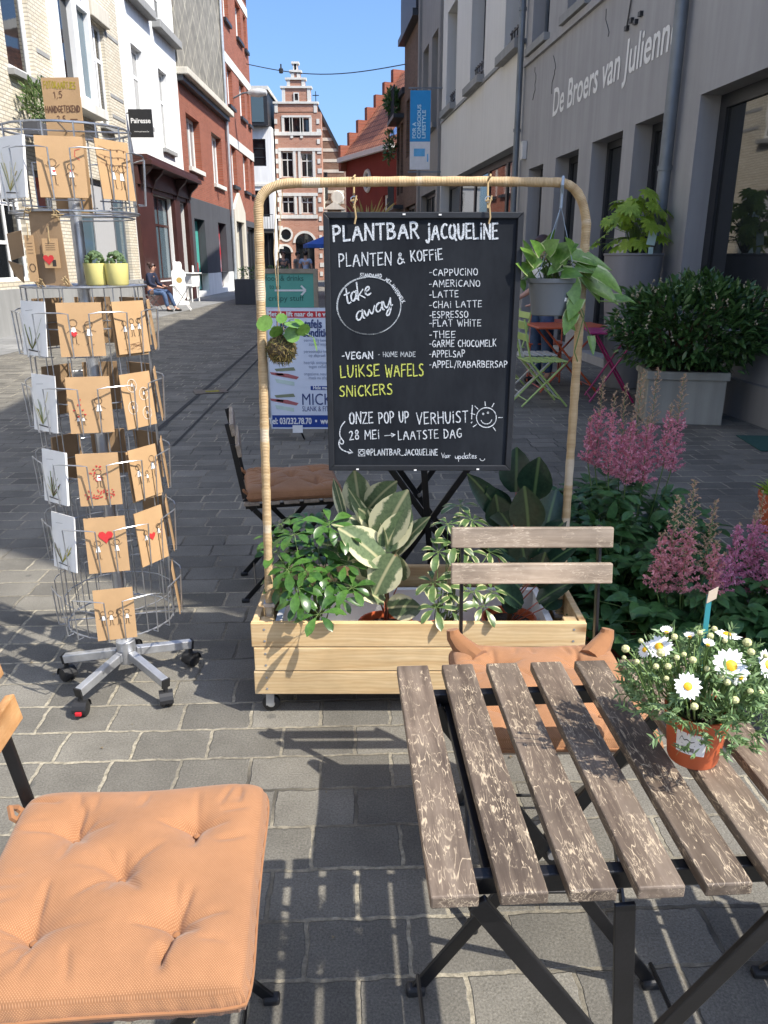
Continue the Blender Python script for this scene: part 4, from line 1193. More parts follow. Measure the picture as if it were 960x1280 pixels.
# ------------------------------------------------------------------ hand lettering: strokes on a unit-high capital
G_ = {
'A': (.62, [[(0,0),(.14,.5),(.31,1),(.46,.5),(.62,0)], [(.1,.36),(.52,.40)]]),
'B': (.52, [[(.02,0),(0,1)], [(0,.97),(.3,.98),(.44,.8),(.34,.58),(.03,.53)], [(.03,.53),(.4,.48),(.52,.26),(.36,.04),(.0,.0)]]),
'C': (.5, [[(.5,.9),(.32,1),(.1,.8),(0,.45),(.1,.12),(.3,0),(.5,.1)]]),
'D': (.54, [[(.03,0),(.02,1)], [(0,1),(.3,.93),(.52,.62),(.5,.3),(.3,.05),(0,.0)]]),
'E': (.44, [[(.44,1),(.02,.97),(.02,.98)], [(.02,1),(0,.0)], [(0,.0),(.44,.04)], [(.02,.5),(.36,.53)]]),
'F': (.44, [[(.46,1),(.02,.97)], [(.02,1),(0,0)], [(.02,.52),(.38,.55)]]),
'G': (.56, [[(.5,.9),(.32,1),(.1,.8),(0,.45),(.12,.1),(.34,0),(.54,.15),(.55,.42)], [(.55,.42),(.3,.42)]]),
'H': (.52, [[(0,1),(.02,0)], [(.52,1),(.5,0)], [(.0,.5),(.52,.53)]]),
'I': (.1, [[(.05,1),(.05,0)]]),
'i': (.1, [[(.05,.72),(.05,0)], [(.04,.93),(.07,1.0)]]),
'J': (.34, [[(.32,1),(.33,.25),(.24,.02),(.1,0),(0,.16)]]),
'j': (.30, [[(.26,.78),(.28,.1),(.2,-.18),(.06,-.16),(0,-.05)], [(.25,.98),(.28,1.04)]]),
'K': (.5, [[(0,1),(.02,0)], [(.46,1),(.04,.45)], [(.1,.52),(.5,0)]]),
'L': (.42, [[(0,1),(.02,.02)], [(.02,.02),(.42,.06)]]),
'M': (.68, [[(0,0),(.06,1)], [(.06,1),(.34,.35)], [(.34,.35),(.62,1)], [(.62,1),(.68,0)]]),
'N': (.56, [[(0,0),(.03,1)], [(.03,1),(.53,.0)], [(.53,0),(.56,1)]]),
'O': (.56, [[(.3,1),(.08,.85),(0,.5),(.1,.1),(.3,0),(.5,.15),(.56,.5),(.48,.88),(.26,1)]]),
'P': (.46, [[(.02,0),(0,1)], [(0,.97),(.3,1),(.46,.8),(.4,.56),(.22,.46),(.03,.46)]]),
'Q': (.6, [[(.3,1),(.08,.85),(0,.5),(.1,.1),(.3,0),(.5,.15),(.56,.5),(.48,.88),(.26,1)], [(.36,.25),(.62,-.08)]]),
'R': (.5, [[(.02,0),(0,1)], [(0,.97),(.3,1),(.45,.8),(.38,.58),(.03,.5)], [(.2,.52),(.5,0)]]),
'S': (.44, [[(.42,.92),(.25,1),(.05,.88),(.06,.66),(.24,.53),(.42,.38),(.42,.12),(.22,0),(0,.1)]]),
'T': (.52, [[(0,.98),(.52,1)], [(.27,.98),(.26,0)]]),
'U': (.5, [[(0,1),(.02,.3),(.14,.02),(.32,.02),(.46,.3),(.5,1)]]),
'V': (.54, [[(0,1),(.26,0)], [(.26,0),(.54,1)]]),
'W': (.74, [[(0,1),(.18,0)], [(.18,0),(.37,.7)], [(.37,.7),(.55,0)], [(.55,0),(.74,1)]]),
'X': (.5, [[(0,1),(.5,0)], [(.5,1),(0,0)]]),
'Y': (.5, [[(0,1),(.25,.5)], [(.5,1),(.25,.5),(.22,0)]]),
'Z': (.5, [[(0,1),(.5,1)], [(.5,1),(0,0)], [(0,0),(.52,.02)]]),
'a': (.42, [[(.36,.5),(.2,.6),(.03,.4),(.04,.1),(.2,.02),(.36,.3),(.38,.58)], [(.38,.58),(.36,.1),(.44,.02)]]),
'k': (.4, [[(.02,1.1),(0,0)], [(.34,.55),(.03,.25)], [(.1,.3),(.4,0)]]),
'e': (.36, [[(.02,.3),(.34,.36),(.26,.58),(.08,.5),(.02,.24),(.14,.02),(.36,.1)]]),
't': (.32, [[(.16,.95),(.13,.15),(.2,.02),(.32,.06)], [(0,.62),(.32,.66)]]),
'w': (.56, [[(0,.55),(.1,.02),(.26,.45)], [(.26,.45),(.38,.02),(.56,.58)]]),
'y': (.4, [[(0,.56),(.06,.12),(.2,.1),(.36,.55)], [(.38,.6),(.34,-.1),(.2,-.45),(.04,-.35),(.2,-.05),(.44,.12)]]),
'o': (.36, [[(.2,.56),(.03,.42),(.04,.12),(.2,.02),(.34,.18),(.32,.46),(.16,.57)]]),
'u': (.38, [[(0,.55),(.04,.1),(.2,.04),(.35,.4)], [(.36,.56),(.36,.02)]]),
'p': (.38, [[(.03,.56),(0,-.4)], [(.03,.4),(.2,.58),(.36,.35),(.22,.04),(.03,.14)]]),
'd': (.4, [[(.36,.4),(.18,.57),(.02,.3),(.14,.02),(.34,.2)], [(.4,1.05),(.36,.02)]]),
's': (.28, [[(.26,.52),(.08,.56),(.06,.38),(.24,.22),(.16,.02),(0,.06)]]),
'n': (.38, [[(.02,.55),(0,0)], [(.02,.4),(.2,.57),(.33,.4),(.36,0)]]),
'm': (.56, [[(.02,.55),(0,0)], [(.02,.4),(.16,.56),(.27,.4),(.27,0)], [(.28,.4),(.42,.56),(.54,.4),(.55,0)]]),
'r': (.26, [[(.02,.55),(0,0)], [(.02,.35),(.14,.54),(.28,.5)]]),
'h': (.38, [[(.02,1),(0,0)], [(.02,.4),(.2,.57),(.33,.4),(.36,0)]]),
'1': (.2, [[(0,.75),(.16,1),(.16,0)]]),
'2': (.44, [[(.02,.82),(.2,1),(.4,.82),(.3,.5),(.02,.02)], [(.02,.02),(.46,.05)]]),
'5': (.42, [[(.4,1),(.06,.98),(.03,.58),(.24,.62),(.41,.4),(.34,.1),(.14,0),(0,.1)]]),
'8': (.42, [[(.22,.54),(.04,.72),(.1,.94),(.24,1),(.38,.9),(.36,.7),(.2,.54),(.03,.34),(.06,.08),(.22,0),(.4,.1),(.4,.34),(.22,.54)]]),
'-': (.26, [[(0,.42),(.24,.44)]]),
'_': (.4, [[(0,-.02),(.4,-.02)]]),
'/': (.34, [[(0,-.1),(.34,1.05)]]),
'!': (.1, [[(.07,1.25),(.04,.3)], [(.03,.02),(.05,.08)]]),
'.': (.1, [[(.03,.0),(.06,.06)]]),
',': (.1, [[(.06,.06),(.0,-.14)]]),
':': (.1, [[(.03,.1),(.05,.16)], [(.03,.5),(.05,.56)]]),
'&': (.62, [[(.6,.1),(.2,.72),(.2,.95),(.34,1),(.42,.84),(.1,.45),(.02,.2),(.16,0),(.38,.1),(.54,.42)]]),
'@': (.66, [[(.46,.62),(.26,.66),(.18,.36),(.3,.2),(.46,.4),(.48,.62),(.46,.25),(.6,.3),(.62,.65),(.4,.95),(.1,.8),(0,.4),(.2,.05),(.5,.05)]]),
'>': (.7, [[(0,.45),(.7,.47)], [(.46,.68),(.7,.47),(.48,.26)]]),
' ': (.28, []),
}

def smooth(pts, n=2):
    for _ in range(n):
        if len(pts) < 3: return pts
        q = [pts[0]]
        for i in range(len(pts) - 1):
            a, b = pts[i], pts[i + 1]
            if i: q.append((a[0] * .75 + b[0] * .25, a[1] * .75 + b[1] * .25))
            if i < len(pts) - 2: q.append((a[0] * .25 + b[0] * .75, a[1] * .25 + b[1] * .75))
        q.append(pts[-1]); pts = q
    return pts

def strip(mb, pts, w, frame, mat=0, lift=0.0):
    """flat stroke of width w; frame(x, y) -> 3D; pressure varies along it"""
    n = len(pts)
    if n < 2: return
    L, Rr_ = [], []
    for i in range(n):
        a = pts[max(i - 1, 0)]; b = pts[min(i + 1, n - 1)]
        dx, dy = b[0] - a[0], b[1] - a[1]; l = math.hypot(dx, dy) or 1
        ww = w * .5 * rnd.uniform(.8, 1.15) * (.8 if i in (0, n - 1) else 1)
        x, y = pts[i]
        if i == 0: x -= dx / l * w * .35; y -= dy / l * w * .35
        if i == n - 1: x += dx / l * w * .35; y += dy / l * w * .35
        L.append((x - dy / l * ww, y + dx / l * ww)); Rr_.append((x + dy / l * ww, y - dx / l * ww))
    vs = [frame(*p, lift) for p in L] + [frame(*p, lift) for p in Rr_]
    mb.add(vs, [(i, n + i, n + i + 1, i + 1) for i in range(n - 1)], mat)

def scribble(mb, txt, x0, y0, x1, y1, cap, w, frame, mat=0, jit=.04, sp=.22, slant=0.0):
    """letters from (x0,y0) to (x1,y1) along the baseline in frame units"""
    adv = []; X = 0
    for ch in txt:
        g = G_.get(ch) or G_.get(ch.upper()) or G_[' ']
        adv.append((X, g)); X += g[0] + sp
    X -= sp
    dx, dy = x1 - x0, y1 - y0; L = math.hypot(dx, dy); ux, uy = dx / L, dy / L
    k = L / X
    for xo, g in adv:
        jy = rnd.uniform(-jit, jit) * cap; js = 1 + rnd.uniform(-jit, jit); rot = rnd.uniform(-jit, jit)
        for s in g[1]:
            pts = []
            for (px, py) in smooth(s):
                qx = (xo + px + rot * py * .5 + slant * py) * k; qy = py * cap * js + jy
                pts.append((x0 + ux * qx - uy * qy, y0 + uy * qx + ux * qy))
            strip(mb, pts, w, frame, mat, rnd.uniform(0, .0003))

# ------------------------------------------------------------------ chalkboard hanging in the hoop
def chalk(name, a, b):
    t = NT(name); co = t.coord()
    c = t.ramp(t.noise(co, 330, 2, .6), [(.36, a), (.58, b)])
    return t.fin(c, .9, 0, None, .1)
M['chalk_white'] = chalk('chalk_white', (.22, .25, .28), (.64, .67, .70))
M['chalk_grey'] = chalk('chalk_grey', (.14, .16, .18), (.45, .48, .50))
M['chalk_yellow'] = chalk('chalk_yellow', (.18, .22, .04), (.55, .58, .14))
t_ = NT('slate_board'); co = t_.coord(scale=(1, 1, .35))
sm = t_.ramp(t_.noise(co, 6, 5, .7), [(.35, (.008, .010, .014)), (.75, (.022, .026, .032))])
M['slate_board'] = t_.fin(sm, t_.ramp(t_.noise(t_.coord(), 9, 4), [(.3, .62), (.7, .85)]), 0, None, .18)
BY = 2.30
ctl, ctr, cbl, cbr = at_y(404, 265, BY), at_y(655, 267, BY), at_y(411, 588, BY), at_y(638, 589, BY)
bx0, bx1 = (ctl.x + cbl.x) / 2, (ctr.x + cbr.x) / 2
bz0, bz1 = cbl.z, ctl.z
board = thing('chalkboard', 'black chalkboard menu with white and yellow handwriting hanging from the hoop', 'chalkboard', ((bx0 + bx1) / 2, BY, bz0))
o_ = V(board.location)
W2 = (bx1 - bx0) / 2; HH = bz1 - bz0
b = MB(); b.box((0, .008, HH / 2), (2 * W2 - .03, .012, HH - .03)); b.build('slate', M['slate_board'], board)
fb = .017
for nm, pts in (('f', [(-W2, 0), (W2, 0), (W2 - fb, fb), (-W2 + fb, fb)]), ('f', [(-W2, HH), (W2, HH), (W2 - fb, HH - fb), (-W2 + fb, HH - fb)]),
                ('f', [(-W2, 0.0005), (-W2 + fb, fb + .0005), (-W2 + fb, HH - fb - .0005), (-W2, HH - .0005)]), ('f', [(W2, 0.0005), (W2 - fb, fb + .0005), (W2 - fb, HH - fb - .0005), (W2, HH - .0005)])):
    b = MB(); b.prism([(x, -.005, z) for x, z in pts], (0, .021, 0)); b.build('frame_side', M['bf'], board, .002)
b = MB()
for (px, py) in ((505, 268), (550, 268.5), (447, 586), (519, 587), (597, 586)):
    p = at_y(px, py, BY) - o_; b.box((p.x, -.0058, p.z), (.008, .002, .004))
b.build('paint_chips', M['paper_white'], board)
def bf(px, py, lift=0.0):
    p = at_y(px, -py, BY); return (p.x - o_.x, .0012 - .0004 - lift, p.z - o_.z)
def say(mb, txt, x0, y0, x1, y1, cap, w, **k): scribble(mb, txt, x0, -y0, x1, -y1, cap, w, bf, **k)
b = MB()
say(b, 'PLANTBAR', 417, 301, 523, 298, 19, 3.3); say(b, 'jACQUELiNE', 533, 299, 622, 298, 19, 2.9)
b.build('lettering', M['chalk_white'], board)
b = MB()
say(b, 'PLANTEN', 424, 333, 489, 331, 16, 1.9); say(b, '&', 497, 331, 506, 330, 14, 1.7); say(b, 'KOFFiE', 514, 327, 553, 324, 13, 1.8)
b.build('heading_lettering', M['chalk_white'], board); b = MB()
for i, (s, x1, y) in enumerate((('-CAPPUCiNO', 597, 344), ('-AMERiCANO', 600, 358), ('-LATTE', 573, 371), ('-CHAi LATTE', 602, 384), ('-ESPRESSO', 585, 397), ('-FLAT WHiTE', 601, 407.5), ('-THEE', 569, 422), ('-GARME CHOCOMELK', 620, 433), ('-APPELSAP', 581, 446), ('-APPEL/RABARBERSAP', 634, 459))):
    say(b, s, 537, y + .8, x1, y, 8.3, 1.15, jit=.06)
say(b, '-VEGAN', 428, 449, 466, 448, 8.5, 1.7)
b.build('menu_lettering', M['chalk_white'], board); b = MB()
say(b, 'ONZE', 437, 530, 466, 529, 14, 1.8); say(b, 'POP UP', 474, 530, 511, 528, 14, 1.6); say(b, 'VERHUiST', 521, 530, 585, 528, 14, 1.6); say(b, '!', 588, 529, 592, 529, 17, 1.7)
say(b, '28 MEi', 437, 550, 474, 548, 11, 1.5); say(b, '>', 481, 549, 494, 548, 10, 1.3); say(b, 'LAATSTE DAG', 498, 550, 577, 547, 11, 1.4)
b.build('notice_lettering', M['chalk_white'], board); b = MB()
say(b, 'take', 432, 381, 464, 369, 20, 2.1, sp=.04, slant=.2); say(b, 'away', 446, 403, 490, 384, 19, 2.0, sp=.03, slant=.2)
b.build('round_lettering', M['chalk_white'], board); b = MB()
# sun face
def circ(cx, cy, r, a0=0, a1=360, n=30, ry=None): return [(cx + r * math.cos(R(a0 + (a1 - a0) * i / n)), -(cy - (ry or r) * math.sin(R(a0 + (a1 - a0) * i / n)))) for i in range(n + 1)]
strip(b, circ(608, 522, 12.4, 20, 372), 1.2, bf); strip(b, circ(608, 523, 7, 200, 345), 1.1, bf)
for (x, y) in ((604, 517.5), (610, 516)): strip(b, circ(x, y, .9), 1, bf)
for a in (0, 62, 95, 135, 165, 215, 305):
    ca, sa = math.cos(R(a)), math.sin(R(a)); strip(b, [(608 + 15 * ca, -(522 - 15 * sa)), (608 + 20 * ca, -(522 - 20 * sa))], 1.3, bf)
b.build('sun_drawing', M['chalk_white'], board); b = MB()
# curled arrow and camera doodle
strip(b, smooth([(431, -527), (426, -533), (424, -543), (427, -549), (430, -552), (428, -556), (424, -553), (426, -547), (423, -553), (425, -561), (433, -565), (440, -566)], 3), 1.3, bf)
strip(b, [(437, -562), (441, -566), (436, -567)], 1.2, bf)
for r_ in (4.3,): strip(b, [(448, -562), (456, -562), (456, -570), (448, -570), (448, -562)], 1.1, bf)
strip(b, circ(452, 566, 2.4), 1, bf)
say(b, '@PLANTBAR_JACQUELiNE', 458, 569, 547, 569, 7.6, 1.1)
say(b, 'voor', 552, 572.5, 563, 572.5, 6, .9, sp=.05); say(b, 'updates', 569, 574, 596, 573, 7, .9, sp=.05); strip(b, circ(603, 573, 3, 190, 350), .9, bf)
for (s, x0, y0, x1, y1) in (('STANDAARD', 450, 345.5, 477, 347), ('MET', 481, 351, 487, 355), ('HAVERMELK', 489, 357.5, 503, 379)): say(b, s, x0, y0, x1, y1, 4.3, .9)
b.build('footer_lettering', M['chalk_white'], board)
b = MB()
strip(b, circ(461, 382, 40, 60, 415, 60, 36), 1.3, bf); strip(b, circ(460.5, 382.5, 38.5, 95, 300, 40, 35.5), .8, bf)
say(b, '- HOME MADE', 473, 446, 519, 446, 6, 1.1)
b.build('chalk_marks', M['chalk_grey'], board)
b = MB(); say(b, 'LUiKSE', 426, 472, 474, 470, 14.5, 1.9); say(b, 'WAFELS', 482, 471, 529, 470, 15, 1.8); say(b, 'SNiCKERS', 425, 496, 490, 493, 13, 1.8)
b.build('yellow_lettering', M['chalk_yellow'], board)
for (px, pt) in ((442, 232), (611, 231)):
    p0 = at_y(px, pt, BY); top = p0 - o_; bot = at_y(px, 266, BY) - o_
    b = MB()
    b.tube([(top.x, -.028, top.z + .017), (top.x + .004, .0, top.z + .026), (top.x, .022, top.z + .012), (top.x, .01, bot.z + .03), (top.x, .002, bot.z + .012)], .0028, 6)
    b.tube([(top.x + .008, -.012, bot.z + .044), (top.x + .002, -.014, bot.z + .02), (top.x + .006, -.014, bot.z - .012), (top.x + .002, -.014, bot.z - .03)], .0024, 6)
    b.tube([(top.x - .008, -.008, bot.z + .03), (top.x + .01, -.012, bot.z + .034)], .003, 6)
    b.build('string', M['jute_string'], board)
    b = MB(); b.tube([V((top.x, .002, bot.z + .035)) + V((.008 * math.cos(a), 0, .008 * math.sin(a))) for a in [k * math.pi / 5 for k in range(10)]], .0016, 6, closed=True); b.build('hook', M['chrome'], board)

# ------------------------------------------------------------------ pavement signs further up the street
sg = thing('pavement_sign', 'white pavement sign with a red and blue band of printed lettering behind the hoop', 'sign', (-.50, 6.05, 0))
s0 = V(sg.location); SYF = 6.05
def sp_(px, py): p = at_y(px, py, SYF); return p.x - s0.x, p.z
xl, zt = sp_(328, 385); xr = sp_(452, 385)[0]; zb = sp_(340, 536)[1]
xl2 = -.40; xr2 = .40
b = MB(); b.box2((xl2, 0, zb), (xr2, .012, zt)); b.build('panel', plain('sign_white', (.68, .72, .80), .35, 0, .03), sg)
b = MB(); b.tube([(xl2, .006, zb), (xl2, .006, zt), (xr2, .006, zt), (xr2, .006, zb)], .009, 6, closed=True); b.build('sign_frame', M['chrome'], sg)
def band(nm, y0, y1, x0, x1, m):
    z1 = sp_(370, y0)[1]; z0 = sp_(370, y1)[1]
    b = MB(); b.box2((x0, -.002, z0), (x1, -.0004, z1)); return b.build(nm, m, sg), z0, z1
M['sign_red'] = plain('sign_red', (.55, .02, .03), .4); M['sign_blue'] = plain('sign_blue', (.012, .05, .26), .4)
band('red_band', 389, 397, xl2 + .02, xr2 - .02, M['sign_red'])
_, zbb0, zbb1 = band('blue_band', 519, 534, xl2 + .01, xr2 - .01, M['sign_blue'])
bxm = sp_(388, 475)[0]
band('small_band', 482.5, 487.5, bxm, xr2 - .02, M['sign_blue'])
zz = lambda y: sp_(370, y)[1]
b = MB(); put_text(b, 'Met de lift naar de 1e verdieping', .05, (sp_(334, 396)[0], -.003, zz(395.6)), (1, 0, 0), (0, 0, 1), width=.62, bold=.003); b.build('white_lettering', M['paper_white'], sg)
b = MB(); put_text(b, 'Tel: 03/232.78.70  •  www.micky.be', .07, (sp_(336, 530)[0], -.003, zz(530)), (1, 0, 0), (0, 0, 1), width=.70, bold=.003); b.build('white_lettering', M['paper_white'], sg)
b = MB(); put_text(b, 'Hele maand 50%', .036, (bxm + .02, -.003, zz(486.6)), (1, 0, 0), (0, 0, 1), sx=.9, bold=.002); b.build('white_lettering', M['paper_white'], sg)
pb_ = plain('print_blue', (.03, .05, .16), .5); pg_ = plain('print_grey', (.22, .26, .36), .5); pgr_ = plain('print_green', (.015, .09, .07), .5)
b = MB(); put_text(b, 'De toontafels', .088, (sp_(346, 411)[0], -.003, zz(410)), (1, 0, 0), (0, 0, 1), sx=.72, bold=.004); b.build('lettering', pb_, sg)
b = MB(); put_text(b, 'in conditie', .088, (sp_(368, 422)[0], -.003, zz(421)), (1, 0, 0), (0, 0, 1), sx=.72, bold=.004); b.build('lettering', pb_, sg)
b = MB(); put_text(b, 'MICKY', .13, (sp_(378, 506)[0], -.003, zz(506)), (1, 0, 0), (0, 0, 1), sx=.78); b.build('lettering', pb_, sg)
b = MB(); put_text(b, 'SLANK & FIT STUDIO', .058, (sp_(378, 514)[0], -.003, zz(514)), (1, 0, 0), (0, 0, 1), sx=.66); b.build('lettering', pb_, sg)
for i, (s, y) in enumerate((('eenvoudig bewegen', 427), ('zonder inspanning', 432), ('persoonlijke begeleiding', 441), ('op afspraak', 446), ('heerlijk ontspannen', 455), ('tegen cellulitis', 460), ('ongeziene resultaten', 469), ('maak nu afspraak', 474))):
    b = MB(); put_text(b, s, .034, (sp_(380 + (i % 2) * 6, y)[0], -.003, zz(y)), (1, 0, 0), (0, 0, 1), sx=.85); b.build('small_lettering', pg_, sg)
for y0 in (459, 492):
    x = sp_(337, y0)[0]; z = zz(y0); s = .0063
    b = MB()
    P = lambda q: [(x + a * s, -.0025, z - c * s) for a, c in q]
    b.prism(P([(0, 6), (22, 8), (36, 12), (33, 15), (12, 11), (2, 9)]), (0, .0015, 0), 0)
    b.prism(P([(6, 2), (30, 0), (32, 4), (8, 5)]), (0, .0016, 0), 1)
    b.prism(P([(6, 14), (30, 18), (30, 23), (8, 19)]), (0, .0014, 0), 2)
    b.prism(P([(8, 7.2), (17, 8), (17, 10.6), (8, 9.4)]), (0, .0009, 0), 3)
    b.build('picture', [plain('pic_red', (.42, .12, .12), .5), plain('pic_green', (.22, .24, .14), .5), plain('pic_pale', (.55, .66, .58), .5), M['sign_white_'] if 'sign_white_' in M else M['paper_white']], sg)
for x in (xl2 + .22, xr2 - .22):
    b = MB(); b.tube([(x, .02, zb), (x + .03, .10, .01)], .008, 6); b.build('stand_leg', M['black_metal'], sg)
    b = MB(); b.box2((x - .05, -.014, zb - .03), (x + .03, -.003, zb + .03)); b.build('clip', M['paper_white'], sg)

ms = thing('mint_sign', 'mint green wooden framed pavement sign with a white arrow behind the white sign', 'sign', (-1.27, 10.6, 0), R(2))
m0 = V(ms.location); SY2 = 10.6
def mp_(px, py): p = at_y(px, py, SY2); return p.x - m0.x, p.z
xa, zt = mp_(318, 336); xb, _ = mp_(397, 336)
b = MB(); b.box2((xa + .03, 0, .12), (xb - .03, .02, zt - .03)); b.build('panel', plain('mint', (.10, .36, .28), .5, 0, .05), ms)
b = MB(); b.box2((xa, -.02, 0), (xa + .06, .04, zt)); b.box2((xb - .06, -.02, 0), (xb, .04, zt)); b.box2((xa + .06, -.018, zt - .06), (xb - .06, .038, zt)); b.box2((xa + .06, -.018, .08), (xb - .06, .038, .14))
b.build('sign_frame', plain('driftwood', (.30, .25, .18), .7, 0, .2, 8), ms, .004)
b = MB(); put_text(b, 'food & drinks', .1, (mp_(332, 352)[0], -.003, mp_(0, 351)[1]), (1, 0, 0), (0, 0, 1), width=.50); b.build('lettering', pgr_, ms)
b = MB(); put_text(b, 'to go', .09, (mp_(337, 362)[0], -.003, mp_(0, 361)[1]), (1, 0, 0), (0, 0, 1), width=.15); b.build('lettering', pgr_, ms)
b = MB(); put_text(b, 'crispy stuff', .1, (mp_(336, 377)[0], -.003, mp_(0, 376)[1]), (1, 0, 0), (0, 0, 1), width=.47); b.build('lettering', pgr_, ms)
b = MB(); z = mp_(0, 363)[1]; x0, x1 = mp_(328, 0)[0], mp_(371, 0)[0]
b.box2((x0, -.006, z - .012), (x1, -.002, z + .012)); b.bar((x1, -.005, z), (x1 - .06, -.005, z + .06), .004, .024, (1, 0, 1)); b.bar((x1, -.005, z), (x1 - .06, -.005, z - .06), .004, .024, (1, 0, -1)); b.build('arrow', M['paper_white'], ms)
b = MB(); b.bar((xa + .03, .06, zt - .1), (xa + .03, .5, .02), .03, .04); b.bar((xb - .03, .06, zt - .1), (xb - .03, .5, .02), .03, .04); b.build('rear_leg', M['zinc'], ms)
# ------------------------------------------------------------------ revolving card rack
M['kraft'] = plain('kraft', (.44, .275, .135), .75, 0, .08, 14, .1, 300)
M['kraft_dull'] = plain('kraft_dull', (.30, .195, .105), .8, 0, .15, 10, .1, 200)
M['ink'] = plain('ink', (.03, .022, .018), .7)
M['ink_brown'] = plain('ink_brown', (.13, .06, .03), .7)
M['ink_red'] = plain('ink_red', (.52, .03, .03), .6)
M['ink_white'] = plain('ink_white', (.78, .76, .72), .6)
M['ink_yellow'] = plain('ink_yellow', (.50, .42, .06), .6)
M['ink_gold'] = plain('ink_gold', (.36, .27, .02), .6)
M['ink_green'] = plain('ink_green', (.16, .20, .05), .6)
RKX, RKY = -.885, 2.36
rk = thing('card_rack', 'tall revolving wire card rack on a five legged wheeled base', 'card rack', (RKX, RKY, 0))
b = MB(); b.lathe([(.030, .085), (.032, .09), (.032, .165), (.024, .172), (.018, .174)], 20); b.build('base_hub', M['brushed'], rk)
b = MB(); b.tube([(0, 0, .17), (0, 0, 1.70)], .0165, 14); b.build('pole', M['brushed'], rk)
for i, a in enumerate((176, 246, -41, 33, 104)):
    ca, sa = math.cos(R(a)), math.sin(R(a)); d = V((ca, sa, 0))
    b = MB(); b.bar(d * .03 + V((0, 0, .118)), d * .225 + V((0, 0, .086)), .026, .030, (0, 0, 1)); lg = b.build('base_leg', M['brushed'], rk, .003)
    b = MB(); b.bar(d * .225 + V((0, 0, .086)), d * .231 + V((0, 0, .085)), .028, .032, (0, 0, 1)); b.build('end_cap', M['black_plastic'], lg)
    t_ = V((-sa, ca, 0)) if i % 2 else V((sa, -ca, 0))
    w0 = d * .222 + V((0, 0, .027))
    b = MB()
    rot = MX.Rotation(R(a + 90 + (25 if i % 2 else -30)), 3, 'Z') @ MX.Rotation(R(90), 3, 'Y')
    for off in (-.012, .012):
        b.lathe([(0, -.0085), (.020, -.0085), (.0255, -.005), (.0265, 0), (.0255, .005), (.020, .0085), (0, .0085)], 18, w0 + rot @ V((0, 0, off)), 0, rot)
    b.tube([w0 + V((0, 0, .0)), w0 + V((0, 0, .05))], .008, 8)
    # hood over the twin wheels
    hood = []
    for k in range(9):
        q = R(-10 + 200 * k / 8); hood.append((math.cos(q) * .029, math.sin(q) * .029))
    ax = rot @ V((0, 0, 1)); hx = ax.cross(V((0, 0, 1))).normalized()
    for k in range(8):
        (p0, z0), (p1, z1) = hood[k], hood[k + 1]
        A = w0 + hx * p0 + V((0, 0, z0)); B2 = w0 + hx * p1 + V((0, 0, z1))
        b.add([A - ax * .022, A + ax * .022, B2 + ax * .022, B2 - ax * .022], [(0, 1, 2, 3)], 0, True)
    c = b.build('caster', M['black_plastic'], lg)
    if i in (1, 4):
        b = MB(); b.box(w0 + (V((0, -1, 0)) * .030 if i == 1 else V((0, -1, 0)) * .028) + V((0, 0, -.004)), (.020, .012, .012)); b.build('brake_tab', M['red_plastic'], c, .002)

PH0 = -76.0                      # compass direction of the front pocket
def pol(k, r, z, da=0.0):
    a = R(PH0 + k * 45 + da); return V((r * math.cos(a), r * math.sin(a), z))
def zpx(y, r=.2): return at_y(100, y, RKY - r).z
tiers = [(zpx(168), zpx(247)), (zpx(379), zpx(447)), (zpx(473), zpx(543)), (zpx(570), zpx(634)), (zpx(651), zpx(718)), (zpx(741), zpx(802))]
RF_ = .172
zb_all, zt_all = tiers[5][1] - .005, zpx(148)
b = MB()
for k in range(8):
    for da in (-13, 13):
        if k % 1 == 0:
            b.tube([pol(k, RF_, zpx(360) + .0, da), pol(k, RF_, zb_all, da)], .0019, 6)
            b.tube([pol(k, RF_, zt_all, da), pol(k, RF_, zpx(262), da)], .0024, 6)
for z, r, w in ((zt_all, RF_, .0032), (zpx(262), RF_ + .004, .003), (zpx(262) - .012, RF_ - .01, .0022), (zpx(360), RF_ + .004, .0032), (zb_all, RF_, .0026)):
    b.tube([pol(k / 2, r / (1 if k % 2 else math.cos(R(0))), z) for k in range(16)], w, 6, closed=True)
for t0, t1 in tiers[1:]:
    b.tube([pol(k / 2, RF_, (t0 + t1) / 2) for k in range(16)], .0018, 6, closed=True)
for k in range(0, 8, 2):
    for z in (zpx(262), zpx(360), zb_all, zt_all): b.tube([(0, 0, z), pol(k, RF_, z)], .0024, 5)
b.build('wire_frame', M['wire'], rk)
